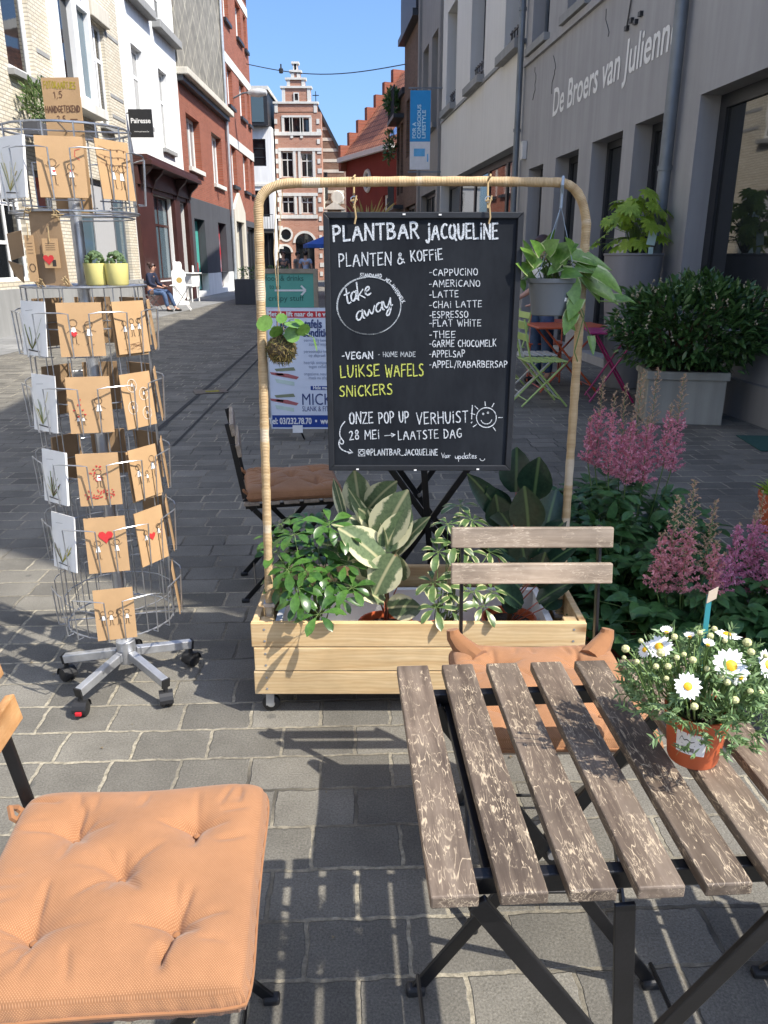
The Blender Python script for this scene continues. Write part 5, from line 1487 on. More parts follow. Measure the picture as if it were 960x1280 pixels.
# shelves of the open middle tier
for z in (zpx(360),):
    b = MB()
    for i in range(15):
        x = -.16 + i * .32 / 14; y = math.sqrt(max(0, .165 ** 2 - x * x)); b.tube([(x, -y, z), (x, y, z)], .0016, 5)
    b.build('wire_shelf', M['wire'], rk)
CW = .050
for ti, (t0, t1) in enumerate(tiers):
    b = MB(); r1 = .196; zlow = t1 - .004; zm = t0 - (t0 - t1) * .20; w = .0021
    n_ = 8
    for k in range(n_):
        # front bars: up beside one pocket, across to the next, down again
        def off(kk, s, r, z):
            a = R(PH0 + kk * 45); return V((r * math.cos(a) - math.sin(a) * s, r * math.sin(a) + math.cos(a) * s, z))
        s = CW * .62
        p = [off(k, s - .006, RF_ + .004, zlow), off(k, s - .006, r1, zlow), off(k, s - .004, r1 + .006, zm), off(k, s + .020, r1 + .002, zm + .003),
             off(k + 1, -s - .020, r1 + .002, zm + .003), off(k + 1, -s + .004, r1 + .006, zm), off(k + 1, -s + .006, r1, zlow), off(k + 1, -s + .006, RF_ + .004, zlow)]
        b.tube(p, w, 6)
    for k in range(n_):
        a = off
        b.tube([pol(k, RF_ + .003, zlow, -16), pol(k, RF_ + .003, zlow, 16)], .0018, 5)
    b.build('wire_basket', M['wire'], rk)

def stick_figure(mb, cx, cz, s, F, mats=(0, 1, 2), arms=0, dress=True):
    s *= 1.4
    ln = lambda pts, m=0, w=.0015: strip(mb, pts, w, F, m, .0002)
    ln([(cx + s * .26 * math.cos(i * .7), cz + s * .78 + s * .24 * math.sin(i * .7)) for i in range(10)])
    if dress: mb.add([F(cx - s * .2, cz + .02 * s, .0004), F(cx + s * .2, cz + .02 * s, .0004), F(cx + s * .1, cz + s * .5, .0004), F(cx - s * .1, cz + s * .5, .0004)], [(0, 1, 2, 3)], 1)
    ln([(cx - s * .1, cz), (cx - s * .12, cz - s * .55), (cx - s * .25, cz - s * .6)]); ln([(cx + s * .1, cz), (cx + s * .12, cz - s * .55), (cx + s * .25, cz - s * .6)])
    ln([(cx - s * .1, cz + s * .42), (cx - s * .45, cz + s * (.15 + arms))]); ln([(cx + s * .1, cz + s * .42), (cx + s * .45, cz + s * (.2 + arms))])

def heart(mb, cx, cz, s, F, m):
    pts = []
    for i in range(16):
        t0 = 2 * math.pi * i / 16; pts.append((cx + s * .062 * 16 * math.sin(t0) ** 3 * .5, cz + s * .031 * (13 * math.cos(t0) - 5 * math.cos(2 * t0) - 2 * math.cos(3 * t0) - math.cos(4 * t0))))
    mb.add([F(*p, .0006) for p in pts], [tuple(range(16))], m)

card_no = 0
def card(ti, k, w, h, label, kind, style, lean=-5, twist=0, zoff=0.0, r=.190, group='greeting cards on the wire rack'):
    global card_no; card_no += 1
    t0, t1 = tiers[ti]
    a = R(PH0 + 45 * k); ctr = pol(k, r, t1 + .001 + zoff)
    o = thing('greeting_card', label, 'card', (RKX + ctr.x, RKY + ctr.y, ctr.z), a + math.pi / 2 + R(twist), group)
    rot = MX.Rotation(R(lean), 3, 'X')
    def F(x, z, lift=0.0):
        p = rot @ V((x, -.0022 - lift, z)); return (p.x, p.y, p.z)
    b = MB(); th_ = rnd.choice((.002, .002, .004, .007)); b.box(rot @ V((0, th_ / 2 - .001, h / 2)), (w, th_, h), rot)
    sheet = b.build('sheet', M[kind], o)
    if style is None: return o
    b = MB(); mats = [M['ink'], M['ink_white'], M['ink_red'], M['ink_green'], M['ink_yellow'], M['ink_brown']]
    u = w
    if style == 'pair':
        stick_figure(b, -u * .16, h * .40, .030, F); stick_figure(b, u * .18, h * .38, .028, F, arms=.1); heart(b, -u * .16, h * .42, .018, F, 2)
    elif style == 'pairhi':
        stick_figure(b, -u * .18, h * .36, .028, F, arms=.5); stick_figure(b, u * .2, h * .33, .024, F)
        for s_ in (-.16, .2): heart(b, u * s_, h * .43, .008, F, 2)
        strip(b, [(u * .40, h * .62), (u * .30, h * .68), (u * .32, h * .78), (u * .42, h * .80)], .0016, F, 2)
    elif style == 'bunting':
        stick_figure(b, -u * .1, h * .34, .027, F, arms=.5); stick_figure(b, u * .15, h * .33, .027, F, arms=.5)
        for z in (.62, .75, .88):
            strip(b, [(-u * .42, h * z), (-u * .1, h * (z - .05)), (u * .2, h * (z - .02)), (u * .42, h * (z - .04))], .0009, F, 0)
            for q in (-.3, -.1, .1, .3): b.add([F(u * q, h * (z - .03), .0003), F(u * (q + .06), h * (z - .03), .0003), F(u * (q + .03), h * (z - .07), .0003)], [(0, 1, 2)], 5)
    elif style == 'crowd':
        for q in (-.22, 0.02, .24): stick_figure(b, u * q, h * (.42 + .03 * (q > 0)), .022, F)
        for i in range(14): strip(b, [(u * rnd.uniform(-.38, .38), h * rnd.uniform(.06, .2)) for _ in range(2)], .0009, F, 5)
    elif style == 'hearts':
        stick_figure(b, u * .2, h * .38, .028, F)
        for i in range(7): heart(b, u * rnd.uniform(-.38, -.1), h * rnd.uniform(.3, .66), .006, F, 2)
        for q in (-.3, -.18): stick_figure(b, u * q, h * .22, .014, F)
    elif style == 'circles':
        for (x, z) in ((-.15, .78), (.2, .6), (-.22, .38), (.22, .24)):
            strip(b, [(u * x + .017 * math.cos(i * .53), h * z + .019 * math.sin(i * .53)) for i in range(13)], .0011, F, 1); stick_figure(b, u * x, h * (z - .02), .013, F)
    elif style == 'confetti':
        stick_figure(b, 0, h * .48, .024, F)
        for i in range(46): heart(b, u * rnd.uniform(-.36, .36), h * rnd.uniform(.13, .3), .005, F, 2)
        for i in range(22):
            q = rnd.uniform(0, 6.28); rr = rnd.uniform(.01, .024); heart(b, rr * math.cos(q), h * .62 + rr * math.sin(q), .005, F, 2)
    elif style == 'family':
        stick_figure(b, -u * .25, h * .45, .027, F); stick_figure(b, u * .27, h * .52, .030, F); stick_figure(b, u * .03, h * .38, .016, F, arms=.3)
    elif style == 'bigheart':
        stick_figure(b, -u * .22, h * .38, .026, F, arms=.5); stick_figure(b, u * .24, h * .38, .026, F, arms=.5); heart(b, 0, h * .66, .044, F, 2)
    elif style == 'smallheart':
        stick_figure(b, -u * .22, h * .46, .022, F); stick_figure(b, u * .26, h * .5, .022, F); heart(b, .0, h * .5, .028, F, 2)
    elif style == 'row':
        for q in (-.3, -.1, .1, .3): stick_figure(b, u * q, h * .40, .021, F, dress=q != .1)
    elif style == 'sprig':
        base = (-.1 * u, .12 * h)
        for i in range(10):
            a0 = rnd.uniform(.7, 2.3); L = rnd.uniform(.03, .08) if i else .1
            e = (base[0] + L * math.cos(a0), base[1] + L * math.sin(a0)); strip(b, smooth([base, ((base[0] + e[0]) / 2 + rnd.uniform(-.006, .006), (base[1] + e[1]) / 2), e], 1), rnd.uniform(.001, .004), F, rnd.choice((3, 4, 5, 3)))
        strip(b, [(-.3 * u, .82 * h), (.0 * u, .84 * h)], .0009, F, 0); strip(b, [(-.25 * u, .1 * h), (.2 * u, .08 * h)], .004, F, 0)
    b.build('drawing', mats, sheet)
    return o
CWD, CHT = .118, .148
front = [(0, 'pairhi', 'kraft card with two waving stick children at the top front of the rack', 1), (1, 'pair', 'kraft card with a linked stick couple in the second row of the rack', 0), (2, 'hearts', 'kraft card with little red hearts and one figure in the third row', 0),
         (3, 'confetti', 'kraft card strewn with red confetti hearts in the fourth row', -2), (4, 'bigheart', 'kraft card with two figures holding up a big red heart', 1), (5, 'row', 'kraft card with a row of four figures in the lowest tier', 1)]
for ti, st, lb, tw in front: card(ti, 0, CWD, (tiers[ti][0] - tiers[ti][1]) * (1.0), lb, 'kraft', st, twist=tw)
rightc = [(0, 'bunting', 'kraft card with bunting above a couple at the top right of the rack'), (1, 'crowd', 'kraft card with a crowd of figures right of the linked couple card'), (2, 'circles', 'kraft card with white circles around small figures'),
          (3, 'family', 'kraft card with a family of three tilted in the fourth row'), (4, 'smallheart', 'kraft card with a small red heart between two heads')]
for ti, st, lb in rightc: card(ti, 1, CWD * .96, (tiers[ti][0] - tiers[ti][1]) * 1.0, lb, 'kraft', st, twist=(1, -1, 0, 3, 2)[ti])
for ti in (1, 3): card(ti, 1, CWD * .9, (tiers[ti][0] - tiers[ti][1]), ('plain kraft card slipped behind the crowd card', 'plain kraft card slipped crooked behind the family card')[ti == 3], 'kraft', None, twist=-5, r=.182, zoff=-.008)
leftc = [(0, 'thick white card with a yellow sprig at the top left of the rack'), (1, 'white card with a thin sprig in the second row of the rack'), (2, 'white card with a fallen sprig in the third row'), (3, 'white card with a green sprig in the fourth row'), (4, 'white card with yellow and green strokes in the fifth row')]
for ti, lb in leftc: card(ti, -1, CWD * .94, (tiers[ti][0] - tiers[ti][1]) * 1.02, lb, 'paper_white', 'sprig', twist=-2)
for ti in (1, 2, 3, 4, 5): card(ti, 2, CWD * .9, (tiers[ti][0] - tiers[ti][1]) * .98, ('kraft card seen edge on at the right of the second row', 'kraft card seen edge on at the right of the third row', 'kraft card seen edge on at the right of the fourth row', 'kraft card seen edge on at the right of the fifth row', 'kraft card seen edge on at the right of the lowest row')[ti - 1], 'kraft', None)
for ti in (1, 2, 3, 4):
    for k in (3, 4, 5):
        if (ti, k) in ((4, 5), (4, 4)): continue
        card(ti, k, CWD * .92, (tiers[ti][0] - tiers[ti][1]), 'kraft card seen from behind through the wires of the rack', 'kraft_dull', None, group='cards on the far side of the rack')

# cardboard price board standing in the top ring
q = at_y(50, 97, RKY + .02); q2 = at_y(108, 180, RKY + .02)
pb = thing('price_board', 'tall cardboard price board with hand written prices standing in the top of the rack', 'sign', ((q.x + q2.x) / 2, RKY + .02, zpx(262)), R(-2))
pw = (q2.x - q.x) * .97; ph = q.z - zpx(262)
b = MB(); b.box((0, 0, ph / 2), (pw, .004, ph)); b.build('cardboard', M['kraft'], pb)
def pf(x, y, lift=0.0): return (x, -.0026 - lift, y)
b = MB(); zt = ph
scribble(b, 'FOTOKAARTJES', -pw * .44, zt - .026, pw * .40, zt - .028, .017, .0026, pf, 0); scribble(b, '1,5', -pw * .2, zt - .050, pw * .02, zt - .050, .016, .0022, pf, 1)
scribble(b, 'HANDGETEKEND', -pw * .46, zt - .086, pw * .46, zt - .086, .016, .0026, pf, 1); scribble(b, '2,5', -pw * .18, zt - .110, pw * .04, zt - .110, .015, .0022, pf, 1); strip(b, [(pw * .18, zt - .104), (pw * .36, zt - .104)], .003, pf, 1)
b.build('lettering', [M['ink_gold'], M['ink_brown']], pb)

# cardboard display tied into the open tier, with little tags
q = at_y(32, 262, RKY - .165); q2 = at_y(86, 356, RKY - .165)
cp = thing('cardboard_display', 'cardboard sheet tied with twine into the open tier of the rack', 'cardboard', ((q.x + q2.x) / 2, RKY - .165, q2.z), R(-4))
w_, h_ = q2.x - q.x, q.z - q2.z
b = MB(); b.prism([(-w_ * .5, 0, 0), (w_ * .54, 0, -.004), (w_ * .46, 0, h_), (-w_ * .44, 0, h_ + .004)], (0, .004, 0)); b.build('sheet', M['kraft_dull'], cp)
b = MB(); b.prism([(-w_ * .5, .004, 0), (-w_ * .44, .004, h_ + .004), (-w_ * .62, .07, h_ * .96), (-w_ * .7, .07, 0)], (0.001, .003, 0)); b.build('folded_edge', M['kraft'], cp)
b = MB()
for (x, z) in ((-w_ * .4, h_ - .01), (w_ * .42, h_ - .01), (w_ * .44, .012), (-w_ * .36, .004)):
    for _ in range(5):
        b.tube([(x + rnd.uniform(-.012, .012), -.006 - rnd.random() * .006, z + rnd.uniform(-.01, .012)), (x + rnd.uniform(-.012, .012), -.012, z + rnd.uniform(-.012, .016)), (x + rnd.uniform(-.022, .022), -.004, z + rnd.uniform(-.018, .016))], .0013, 5)
b.build('twine', M['jute_string'], cp)
for (px0, py0, px1, py1, lb, st) in ((52, 298, 76, 335, 'small kraft tag with a red heart hanging on the cardboard display', 1), (30, 294, 49, 352, 'long kraft tag with a pencil drawing beside the red heart tag', 0)):
    a = at_y(px0, py0, RKY - .18); c = at_y(px1, py1, RKY - .18)
    tg = thing('gift_tag', lb, 'tag', ((a.x + c.x) / 2, RKY - .180, c.z), 0)
    w1, h1 = c.x - a.x, a.z - c.z
    b = MB(); b.box((0, 0, h1 / 2), (w1, .002, h1)); b.build('sheet', M['kraft'], tg)
    F = lambda x, z, l=0.0: (x, -.0016 - l, z)
    b = MB()
    if st: heart(b, -w1 * .2, h1 * .3, .030, F, 0); b.add([F(w1 * .02, h1 * .06), F(w1 * .26, h1 * .06), F(w1 * .26, h1 * .28), F(w1 * .02, h1 * .28)], [(0, 1, 2, 3)], 1)
    for i in range(4): strip(b, [(-w1 * .3, h1 * (.62 + i * .07)), (w1 * .3, h1 * (.62 + i * .07))], .0012, F, 1)
    if not st:
        for s_ in (.35, .3): strip(b, [(w1 * s_ * math.cos(i * .6), h1 * .3 + w1 * s_ * 1.3 * math.sin(i * .6)) for i in range(12)], .001, F, 1)
    b.build('drawing', [M['ink_red'], M['ink']], tg)
    b = MB(); b.tube([(0, -.003, h1 - .008), (.001, -.003, h1 + .03)], .0014, 5); b.build('string', M['jute_string'], tg)
for i, (pts, lb) in enumerate((([(2, 292), (26, 288), (30, 320), (8, 326)], 'torn cardboard flap sticking out left of the display'), ([(4, 326), (28, 332), (30, 354), (12, 344)], 'lower bent cardboard flap left of the display'))):
    P = [at_y(x, y, RKY - .06 - .02 * i) for x, y in pts]; o0 = P[3].copy()
    f = thing('cardboard_flap', lb, 'cardboard', o0)
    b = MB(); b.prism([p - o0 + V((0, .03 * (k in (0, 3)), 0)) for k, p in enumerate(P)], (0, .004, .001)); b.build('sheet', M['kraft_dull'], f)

# two pale yellow pots with cactus plants on the wire shelf
M['cactus'] = leaf_mat('cactus', (.03, .07, .025), (.13, .19, .08), .6, 0)
for i, (px, lb) in enumerate(((122, 'pale yellow pot with a knobbly cactus on the left of the rack shelf'), (148, 'pale yellow pot with a knobbly cactus on the right of the rack shelf'))):
    p = at_y(px, 358, RKY - .02 - .05)
    k = thing('cactus_pot', lb, 'potted plant', (p.x, RKY - .07, zpx(360) + .003), 0, 'cactus pots on the rack')
    b = MB(); b.lathe([(.027, 0), (.030, .004), (.033, .060), (.031, .060), (.029, .052), (0, .050)], 24); b.build('pot', [plain('pot_yellow', (.74, .66, .24), .35, 0, .05) if i == 0 else M['pot_yellow']], k); M['pot_yellow'] = bpy.data.materials['pot_yellow']
    b = MB()
    for j in range(60):
        a = rnd.uniform(0, 6.28); ph = rnd.uniform(0, 1.5); rr = .022
        c = V((rr * math.cos(a) * math.cos(ph) * 1.15, rr * math.sin(a) * math.cos(ph), .060 + .030 * math.sin(ph)))
        b.ball(c, rnd.uniform(.0035, .0065), 6, 0)
    b.build('cactus', M['cactus'], k)
# ------------------------------------------------------------------ leaves
class LeafMB(MB):
    def __init__(s): super().__init__(); s.uv = []
    def leaf(s, base, d, nrm, L, W, droop=0.15, fold=0.12, n=5, shape='ovate', mat=0, curl=0.0):
        d = V(d).normalized(); nrm = V(nrm); nrm = (nrm - d * nrm.dot(d))
        if nrm.length < 1e-4: nrm = d.orthogonal()
        nrm.normalize(); side = d.cross(nrm)
        p = V(base); vs = []; uv = []
        cur = d.copy(); cn = nrm.copy()
        for i in range(n + 1):
            t = i / n
            if shape == 'ovate': w = math.sin(math.pi * min(1, t * .92 + .06)) ** .75 * (1 - .25 * t)
            elif shape == 'oblan': w = math.sin(math.pi * min(1, t ** 1.35 * .95 + .03)) ** .8
            elif shape == 'round': w = math.sqrt(max(0, 1 - (2 * t - 1) ** 2)) if 0 < t < 1 else .05
            elif shape == 'heart': w = (1.0, 1.05, .95, .72, .4, .02)[min(5, int(t * 5 + .01))] if n == 5 else math.cos(t * math.pi / 2) ** .7
            elif shape == 'strap': w = .35 + .65 * math.sin(math.pi * (t * .8 + .15))
            else: w = math.sin(math.pi * t)
            if t >= .999: w = min(w, .04)
            hw = max(.02, w) * W * .5
            q = side
            vs += [p - q * hw + cn * hw * fold * 2, p, p + q * hw + cn * hw * fold * 2]
            uv += [(.5 - max(.02, w) * .5, t), (.5, t), (.5 + max(.02, w) * .5, t)]
            p = p + cur * (L / n)
            cur = (cur + V((0, 0, -1)) * droop / n * 1.6 - cn * curl / n).normalized(); cn = (cn - cur * cn.dot(cur)).normalized()
        fs = []
        for i in range(n):
            a = i * 3; fs += [(a, a + 1, a + 4, a + 3), (a + 1, a + 2, a + 5, a + 4)]
        s.add(vs, fs, mat, True); s.uv += uv
    def stem(s, pts, r, n=5, mat=1):
        o = len(s.v); s.tube(pts, r, n, mat); s.uv += [(.5, .5)] * (len(s.v) - o)
    def build(s, name, mats, parent=None, **k): return super().build(name, mats, parent, sharp=0, **k)

def rv(a=1.0): return V((rnd.uniform(-a, a), rnd.uniform(-a, a), rnd.uniform(-a, a)))
def pot(parent, r0, r1, h, m, soil=True, name='pot', z=0.0):
    b = MB(); b.lathe([(r0 * .96, z), (r0, z + .004), (r1 * .97, z + h * .84), (r1 * 1.03, z + h * .85), (r1 * 1.05, z + h), (r1 * .97, z + h), (r1 * .93, z + h * .8), (0, z + h * .78)], 28); p = b.build(name, m, parent)
    if soil:
        b = MB(); b.lathe([(r1 * .925, z + h * .81), (r1 * .5, z + h * .84), (0, z + h * .86)], 20); b.build('soil', M['soil'], p)
    return p

M['leaf_scheff'] = leaf_mat('leaf_scheff', (.030, .085, .018), (.085, .19, .035), .28, .25)
M['leaf_var'] = leaf_mat('leaf_var', (.05, .10, .03), (.12, .19, .06), .3, .25, None, ((.50, .50, .26), .30))
M['leaf_tineke'] = leaf_mat('leaf_tineke', (.075, .125, .06), (.20, .26, .13), .3, .3, (.52, .50, .28), ((.74, .70, .44), .25))
M['leaf_rubber'] = leaf_mat('leaf_rubber', (.012, .030, .018), (.028, .06, .032), .22, .08, (.10, .16, .06))
M['leaf_laurel'] = leaf_mat('leaf_laurel', (.030, .075, .024), (.095, .19, .050), .32, .12)
M['leaf_fatsia'] = leaf_mat('leaf_fatsia', (.20, .34, .03), (.42, .56, .08), .35, .35)
M['leaf_astilbe'] = leaf_mat('leaf_astilbe', (.022, .070, .022), (.070, .17, .045), .42, .2)
M['leaf_pothos'] = leaf_mat('leaf_pothos', (.07, .17, .025), (.20, .34, .07), .3, .3, None, ((.45, .50, .25), .42))
M['leaf_pilea'] = leaf_mat('leaf_pilea', (.09, .22, .03), (.20, .36, .08), .3, .3)
M['leaf_daisy'] = leaf_mat('leaf_daisy', (.09, .18, .06), (.27, .38, .17), .5, .2)
M['stem_green'] = plain('stem_green', (.12, .19, .05), .5)
M['stem_brown'] = plain('stem_brown', (.14, .075, .035), .6)
M['stem_red'] = plain('stem_red', (.32, .09, .05), .5)

# schefflera whorls
def schefflera(name, label, loc, whorls, lm, sm, L0=.075):
    r = thing(name, label, 'potted plant', loc, 0)
    pot(r, .055, .07, .115, M['terracotta'])
    b = LeafMB(); l0 = V(loc)
    for (p, nleaf, tilt) in whorls:
        p = V(p) - l0; c = V((0, 0, .1)) + V((rnd.uniform(-.03, .03), rnd.uniform(-.03, .03), 0))
        out = (p - V((0, 0, .05))); out.z *= .5; ax = (out.normalized() * .55 + V((0, -.25, .75)) + rv(.25)).normalized()
        mid = c.lerp(p, .5) + V((0, 0, .03)) + rv(.012)
        b.stem([c, mid, p], [.0026, .0018, .0012], 5, 1)
        e1 = ax.orthogonal().normalized(); e2 = ax.cross(e1); a0 = rnd.random() * 6
        for k in range(nleaf):
            a = a0 + 2 * math.pi * k / nleaf + rnd.uniform(-.15, .15)
            d = e1 * math.cos(a) + e2 * math.sin(a) + ax * rnd.uniform(.0, .3)
            L = L0 * rnd.uniform(.75, 1.15)
            b.stem([p, p + d * L * .25], .0009, 4, 1)
            b.leaf(p + d * L * .25, d, ax + rv(.15), L, L * .42, rnd.uniform(.3, .8), .1, 5, 'oblan')
    b.build('foliage', [lm, sm], r)
    return r
wh = []
for (px, py) in ((352, 655), (368, 668), (345, 690), (384, 650), (398, 662), (372, 690), (395, 688), (412, 655), (360, 712), (382, 715), (405, 712), (420, 690), (350, 728), (372, 735), (395, 738), (418, 728), (432, 705), (425, 748), (440, 735), (398, 768), (374, 752), (375, 700), (341, 672), (428, 668)):
    Y = 2.36 - (py - 650) * .0018 + rnd.uniform(-.05, .05)
    wh.append((at_y(px, py, Y), rnd.choice((6, 7, 8)), 0))
schefflera('umbrella_plant', 'glossy green umbrella plant at the left end of the pine planter', (-.24, 2.32, .102), wh, M['leaf_scheff'], M['stem_green'], .066)
wh = []
for (px, py) in ((575, 632), (560, 655), (590, 650), (548, 690), (570, 680), (600, 662), (541, 728), (556, 742), (575, 715), (590, 740), (562, 762), (604, 758), (615, 740), (545, 760), (585, 690), (612, 690)):
    wh.append((at_y(px, py, 2.36 + rnd.uniform(-.06, .06) - (py - 630) * .0012), rnd.choice((5, 6, 7)), 0))
schefflera('umbrella_plant', 'cream edged umbrella plant in the middle of the pine planter', (.20, 2.34, .102), wh, M['leaf_var'], M['stem_green'], .062)

# rubber plants with placed leaves (crop coordinates of the planter, 2 px per photograph px, origin 300,560)
def rubber(name, label, loc, rows, lm, Y0, W=1.0):
    r = thing(name, label, 'potted plant', loc, 0)
    pot(r, .07, .09, .13, M['terracotta'])
    l0 = V(loc); b = LeafMB()
    for (x0, y0, x1, y1, w, dy, roll) in rows:
        Y = Y0 + dy
        p0 = at_y(300 + x0 / 2, 560 + y0 / 2, Y); p1 = at_y(300 + x1 / 2, 560 + y1 / 2, Y + rnd.uniform(-.05, .05) - .02)
        d = p1 - p0; L = d.length
        view = V((p0.x, p0.y, p0.z - CAM_H)).normalized()
        nrm = -view * 1.0 + V((0, 0, .35)) + d.normalized().cross(view) * roll
        wd = w / 2 / 960 * (p0.y * .95 + .3) * W * 1.3
        s = 0.1
        b.leaf(p0, d + V((0, 0, L * .12)), nrm, L * 1.04, wd, .22, .16, 7, 'ovate')
        st = V((l0.x, l0.y, max(l0.z + .1, p0.z - .12)))
        b.stem([st - l0 + l0, p0 * .6 + st * .4, p0], [.004, .0025, .002], 5, 1)
    b.stem([l0 + V((0, 0, .08)), l0 + V((.005, 0, .22)), l0 + V((-.004, .0, .40))], [.009, .008, .005], 8, 2)
    b.v = [tuple(V(v) - l0) for v in b.v]
    b.build('foliage', [lm, M['stem_red'], M['stem_brown']], r)
    return r
tk = [(350,240,415,108,88,.0,.1),(360,255,422,152,66,-.02,-.3),(385,270,470,172,44,.01,.5),(360,290,252,200,80,-.03,-.2),(388,268,338,362,78,-.05,.2),(348,240,276,104,34,.02,.6),
      (332,225,234,188,62,.04,-.4),(300,160,287,58,66,.10,.1),(322,150,388,82,56,.08,-.2),(360,385,246,330,58,.0,-.5),(370,400,452,396,62,.0,-.5),(318,275,204,236,40,.02,.5),(262,180,236,80,26,.06,.6),
      (350,200,300,150,48,.05,.3),(395,240,440,185,40,.03,-.3),(330,330,285,250,46,.05,.2),(400,330,392,265,52,.03,.2),(340,300,230,275,40,.06,-.3),(365,250,352,190,22,-.02,.7)]
rubber('rubber_plant', 'cream edged variegated rubber plant in the planter below the chalkboard', (.005, 2.36, .102), tk, M['leaf_tineke'], 2.34)
rb = [(690,110,692,2,72,.10,.1),(735,125,748,26,76,.05,.2),(722,205,712,98,76,.0,.1),(765,205,790,106,70,.02,-.3),(675,195,576,66,54,.04,.3),(650,195,640,118,62,.06,-.1),(735,270,812,180,58,.0,.4),(690,275,600,226,56,.02,-.3),
      (745,310,842,240,52,.0,.4),(700,350,640,300,56,.0,-.4),(745,385,835,330,50,-.02,.4),(705,395,640,345,48,-.03,-.3),(740,345,762,262,64,-.02,.1),(715,300,700,215,66,.02,.2),(780,250,800,160,50,.06,-.2),(640,260,590,190,50,.08,.3),(760,400,800,370,50,-.02,.1),(700,400,655,385,44,0,.1),(730,330,725,250,60,0,.2),(660,160,620,95,54,.1,.3)]
rubber('rubber_plant', 'dark green rubber plant at the right end of the pine planter', (.43, 2.40, .102), rb, M['leaf_rubber'], 2.38)

# ------------------------------------------------------------------ astilbes in brown pots
M['plume_pink'] = leaf_mat('plume_pink', (.74, .17, .27), (.92, .48, .52), .7, .3)
M['plume_dusty'] = leaf_mat('plume_dusty', (.64, .21, .25), (.82, .42, .42), .7, .3)
M['plume_purple'] = leaf_mat('plume_purple', (.58, .16, .30), (.80, .38, .48), .7, .3)
M['plume_tan'] = leaf_mat('plume_tan', (.44, .27, .16), (.62, .43, .28), .8, .2)
M['pot_brown'] = plain('pot_brown', (.16, .035, .022), .5, 0, .15, 10)
def astilbe(label, loc, plumes, rad, fol_h, pink, nleaf=420, fol_c=(0, 0)):
    r = thing('astilbe', label, 'potted plant', loc, 0, 'astilbes beside the planter')
    pot(r, .085, .11, .19, M['pot_brown'])
    l0 = V(loc); b = LeafMB()
    for i in range(nleaf // 7):
        a = rnd.uniform(0, 6.28); rr = rad * math.sqrt(rnd.random()); z = fol_h * rnd.uniform(.45, 1.0) * (1 - .35 * (rr / rad) ** 2)
        p = V((fol_c[0] + rr * math.cos(a), fol_c[1] + rr * math.sin(a), z))
        out = V((math.cos(a), math.sin(a), .2)) * (rr / rad) + V((0, -.1, .25)) + rv(.3)
        b.stem([V((0, 0, .15)), V((p.x * .5, p.y * .5, z * .7 + .05)), p], [.0025, .002, .0012], 4, 1)
        out.normalize(); sd = out.cross(V((0, 0, 1)))
        if sd.length < .1: sd = V((1, 0, 0))
        sd.normalize()
        for k in range(7):
            q = p - out * (.02 * (k // 2)) * 1.6
            dd = out if k == 0 else (out * .45 + sd * (1 if k % 2 else -1) + rv(.2))
            L = rnd.uniform(.05, .085)
            b.leaf(q, dd, V((0, -.2, 1)) + rv(.35), L, L * .55, rnd.uniform(.3, .8), .1, 4, 'ovate')
    b.build('foliage', [M['leaf_astilbe'], M['stem_green']], r)
    for (x, y, ztop, hgt, mix_, w) in plumes:
        b = LeafMB(); base = V((x, y, ztop - hgt)); top = V((x + rnd.uniform(-.01, .01), y, ztop))
        b.stem([V((x * .5, y * .5, .2)), base, top], [.003, .0022, .0008], 5, 2)
        n = int(hgt / .0075)
        for i in range(n):
            t = i / n; c = base.lerp(top, t)
            L = w * (1 - t) ** .8 * rnd.uniform(.65, 1.1) + .008
            a = i * 2.4 + rnd.uniform(-.3, .3)
            d = V((math.cos(a), math.sin(a), .55 + .5 * t)).normalized()
            tan_ = t > mix_ + rnd.uniform(-.08, .08)
            b.stem([c, c + d * L], .0009, 3, 3 if tan_ else 0)
            m = max(3, int(L / (.0065 if not tan_ else .008)))
            for j in range(m):
                q = c + d * L * (j + .7) / m
                for _ in range(6 if not tan_ else 4):
                    dd = (d * .4 + rv(1)).normalized(); l = rnd.uniform(.007, .0135) * (1 if not tan_ else .8)
                    b.leaf(q, dd, rv(1), l, l * (.6 if not tan_ else .45), .2, .1, 2, 'x', 3 if tan_ else 0)
        b.build('flower_plume', [pink, M['stem_green'], M['stem_green'], M['plume_tan']], r)
    return r
def plm(loc, px, ytop, ybot, Y, mix_, w):
    t = at_y(px, ytop, Y); q = at_y(px, ybot, Y)
    return (t.x - loc[0], t.y - loc[1], t.z, t.z - q.z, mix_, w)
la = (1.00, 2.98, 0)
astilbe('tall astilbe with bright pink plumes behind the right end of the planter', la, [plm(la, 754, 470, 585, 2.95, .55, .05), plm(la, 770, 490, 595, 2.9, .75, .055), plm(la, 785, 480, 600, 2.98, .5, .05), plm(la, 802, 462, 600, 3.0, .42, .06), plm(la, 822, 460, 590, 3.02, .42, .055), plm(la, 853, 468, 590, 2.98, .55, .055), plm(la, 838, 505, 585, 2.9, .8, .05), plm(la, 740, 520, 580, 2.95, .9, .04), plm(la, 790, 520, 605, 2.88, .85, .05), plm(la, 812, 520, 605, 2.9, .8, .05)], .40, .60, M['plume_pink'], 1150, (-.05, -.08))
lb = (1.03, 2.38, 0)
astilbe('lower astilbe with dusty pink and tan plumes above the daisies', lb, [plm(lb, 846, 620, 742, 2.30, .60, .055), plm(lb, 872, 600, 720, 2.36, .08, .06), plm(lb, 893, 625, 720, 2.4, .05, .055), plm(lb, 830, 665, 740, 2.28, .95, .05), plm(lb, 862, 655, 742, 2.28, .9, .05), plm(lb, 897, 675, 748, 2.26, .85, .05)], .34, .43, M['plume_dusty'], 900, (-.05, -.02))
lc = (1.34, 2.50, 0)
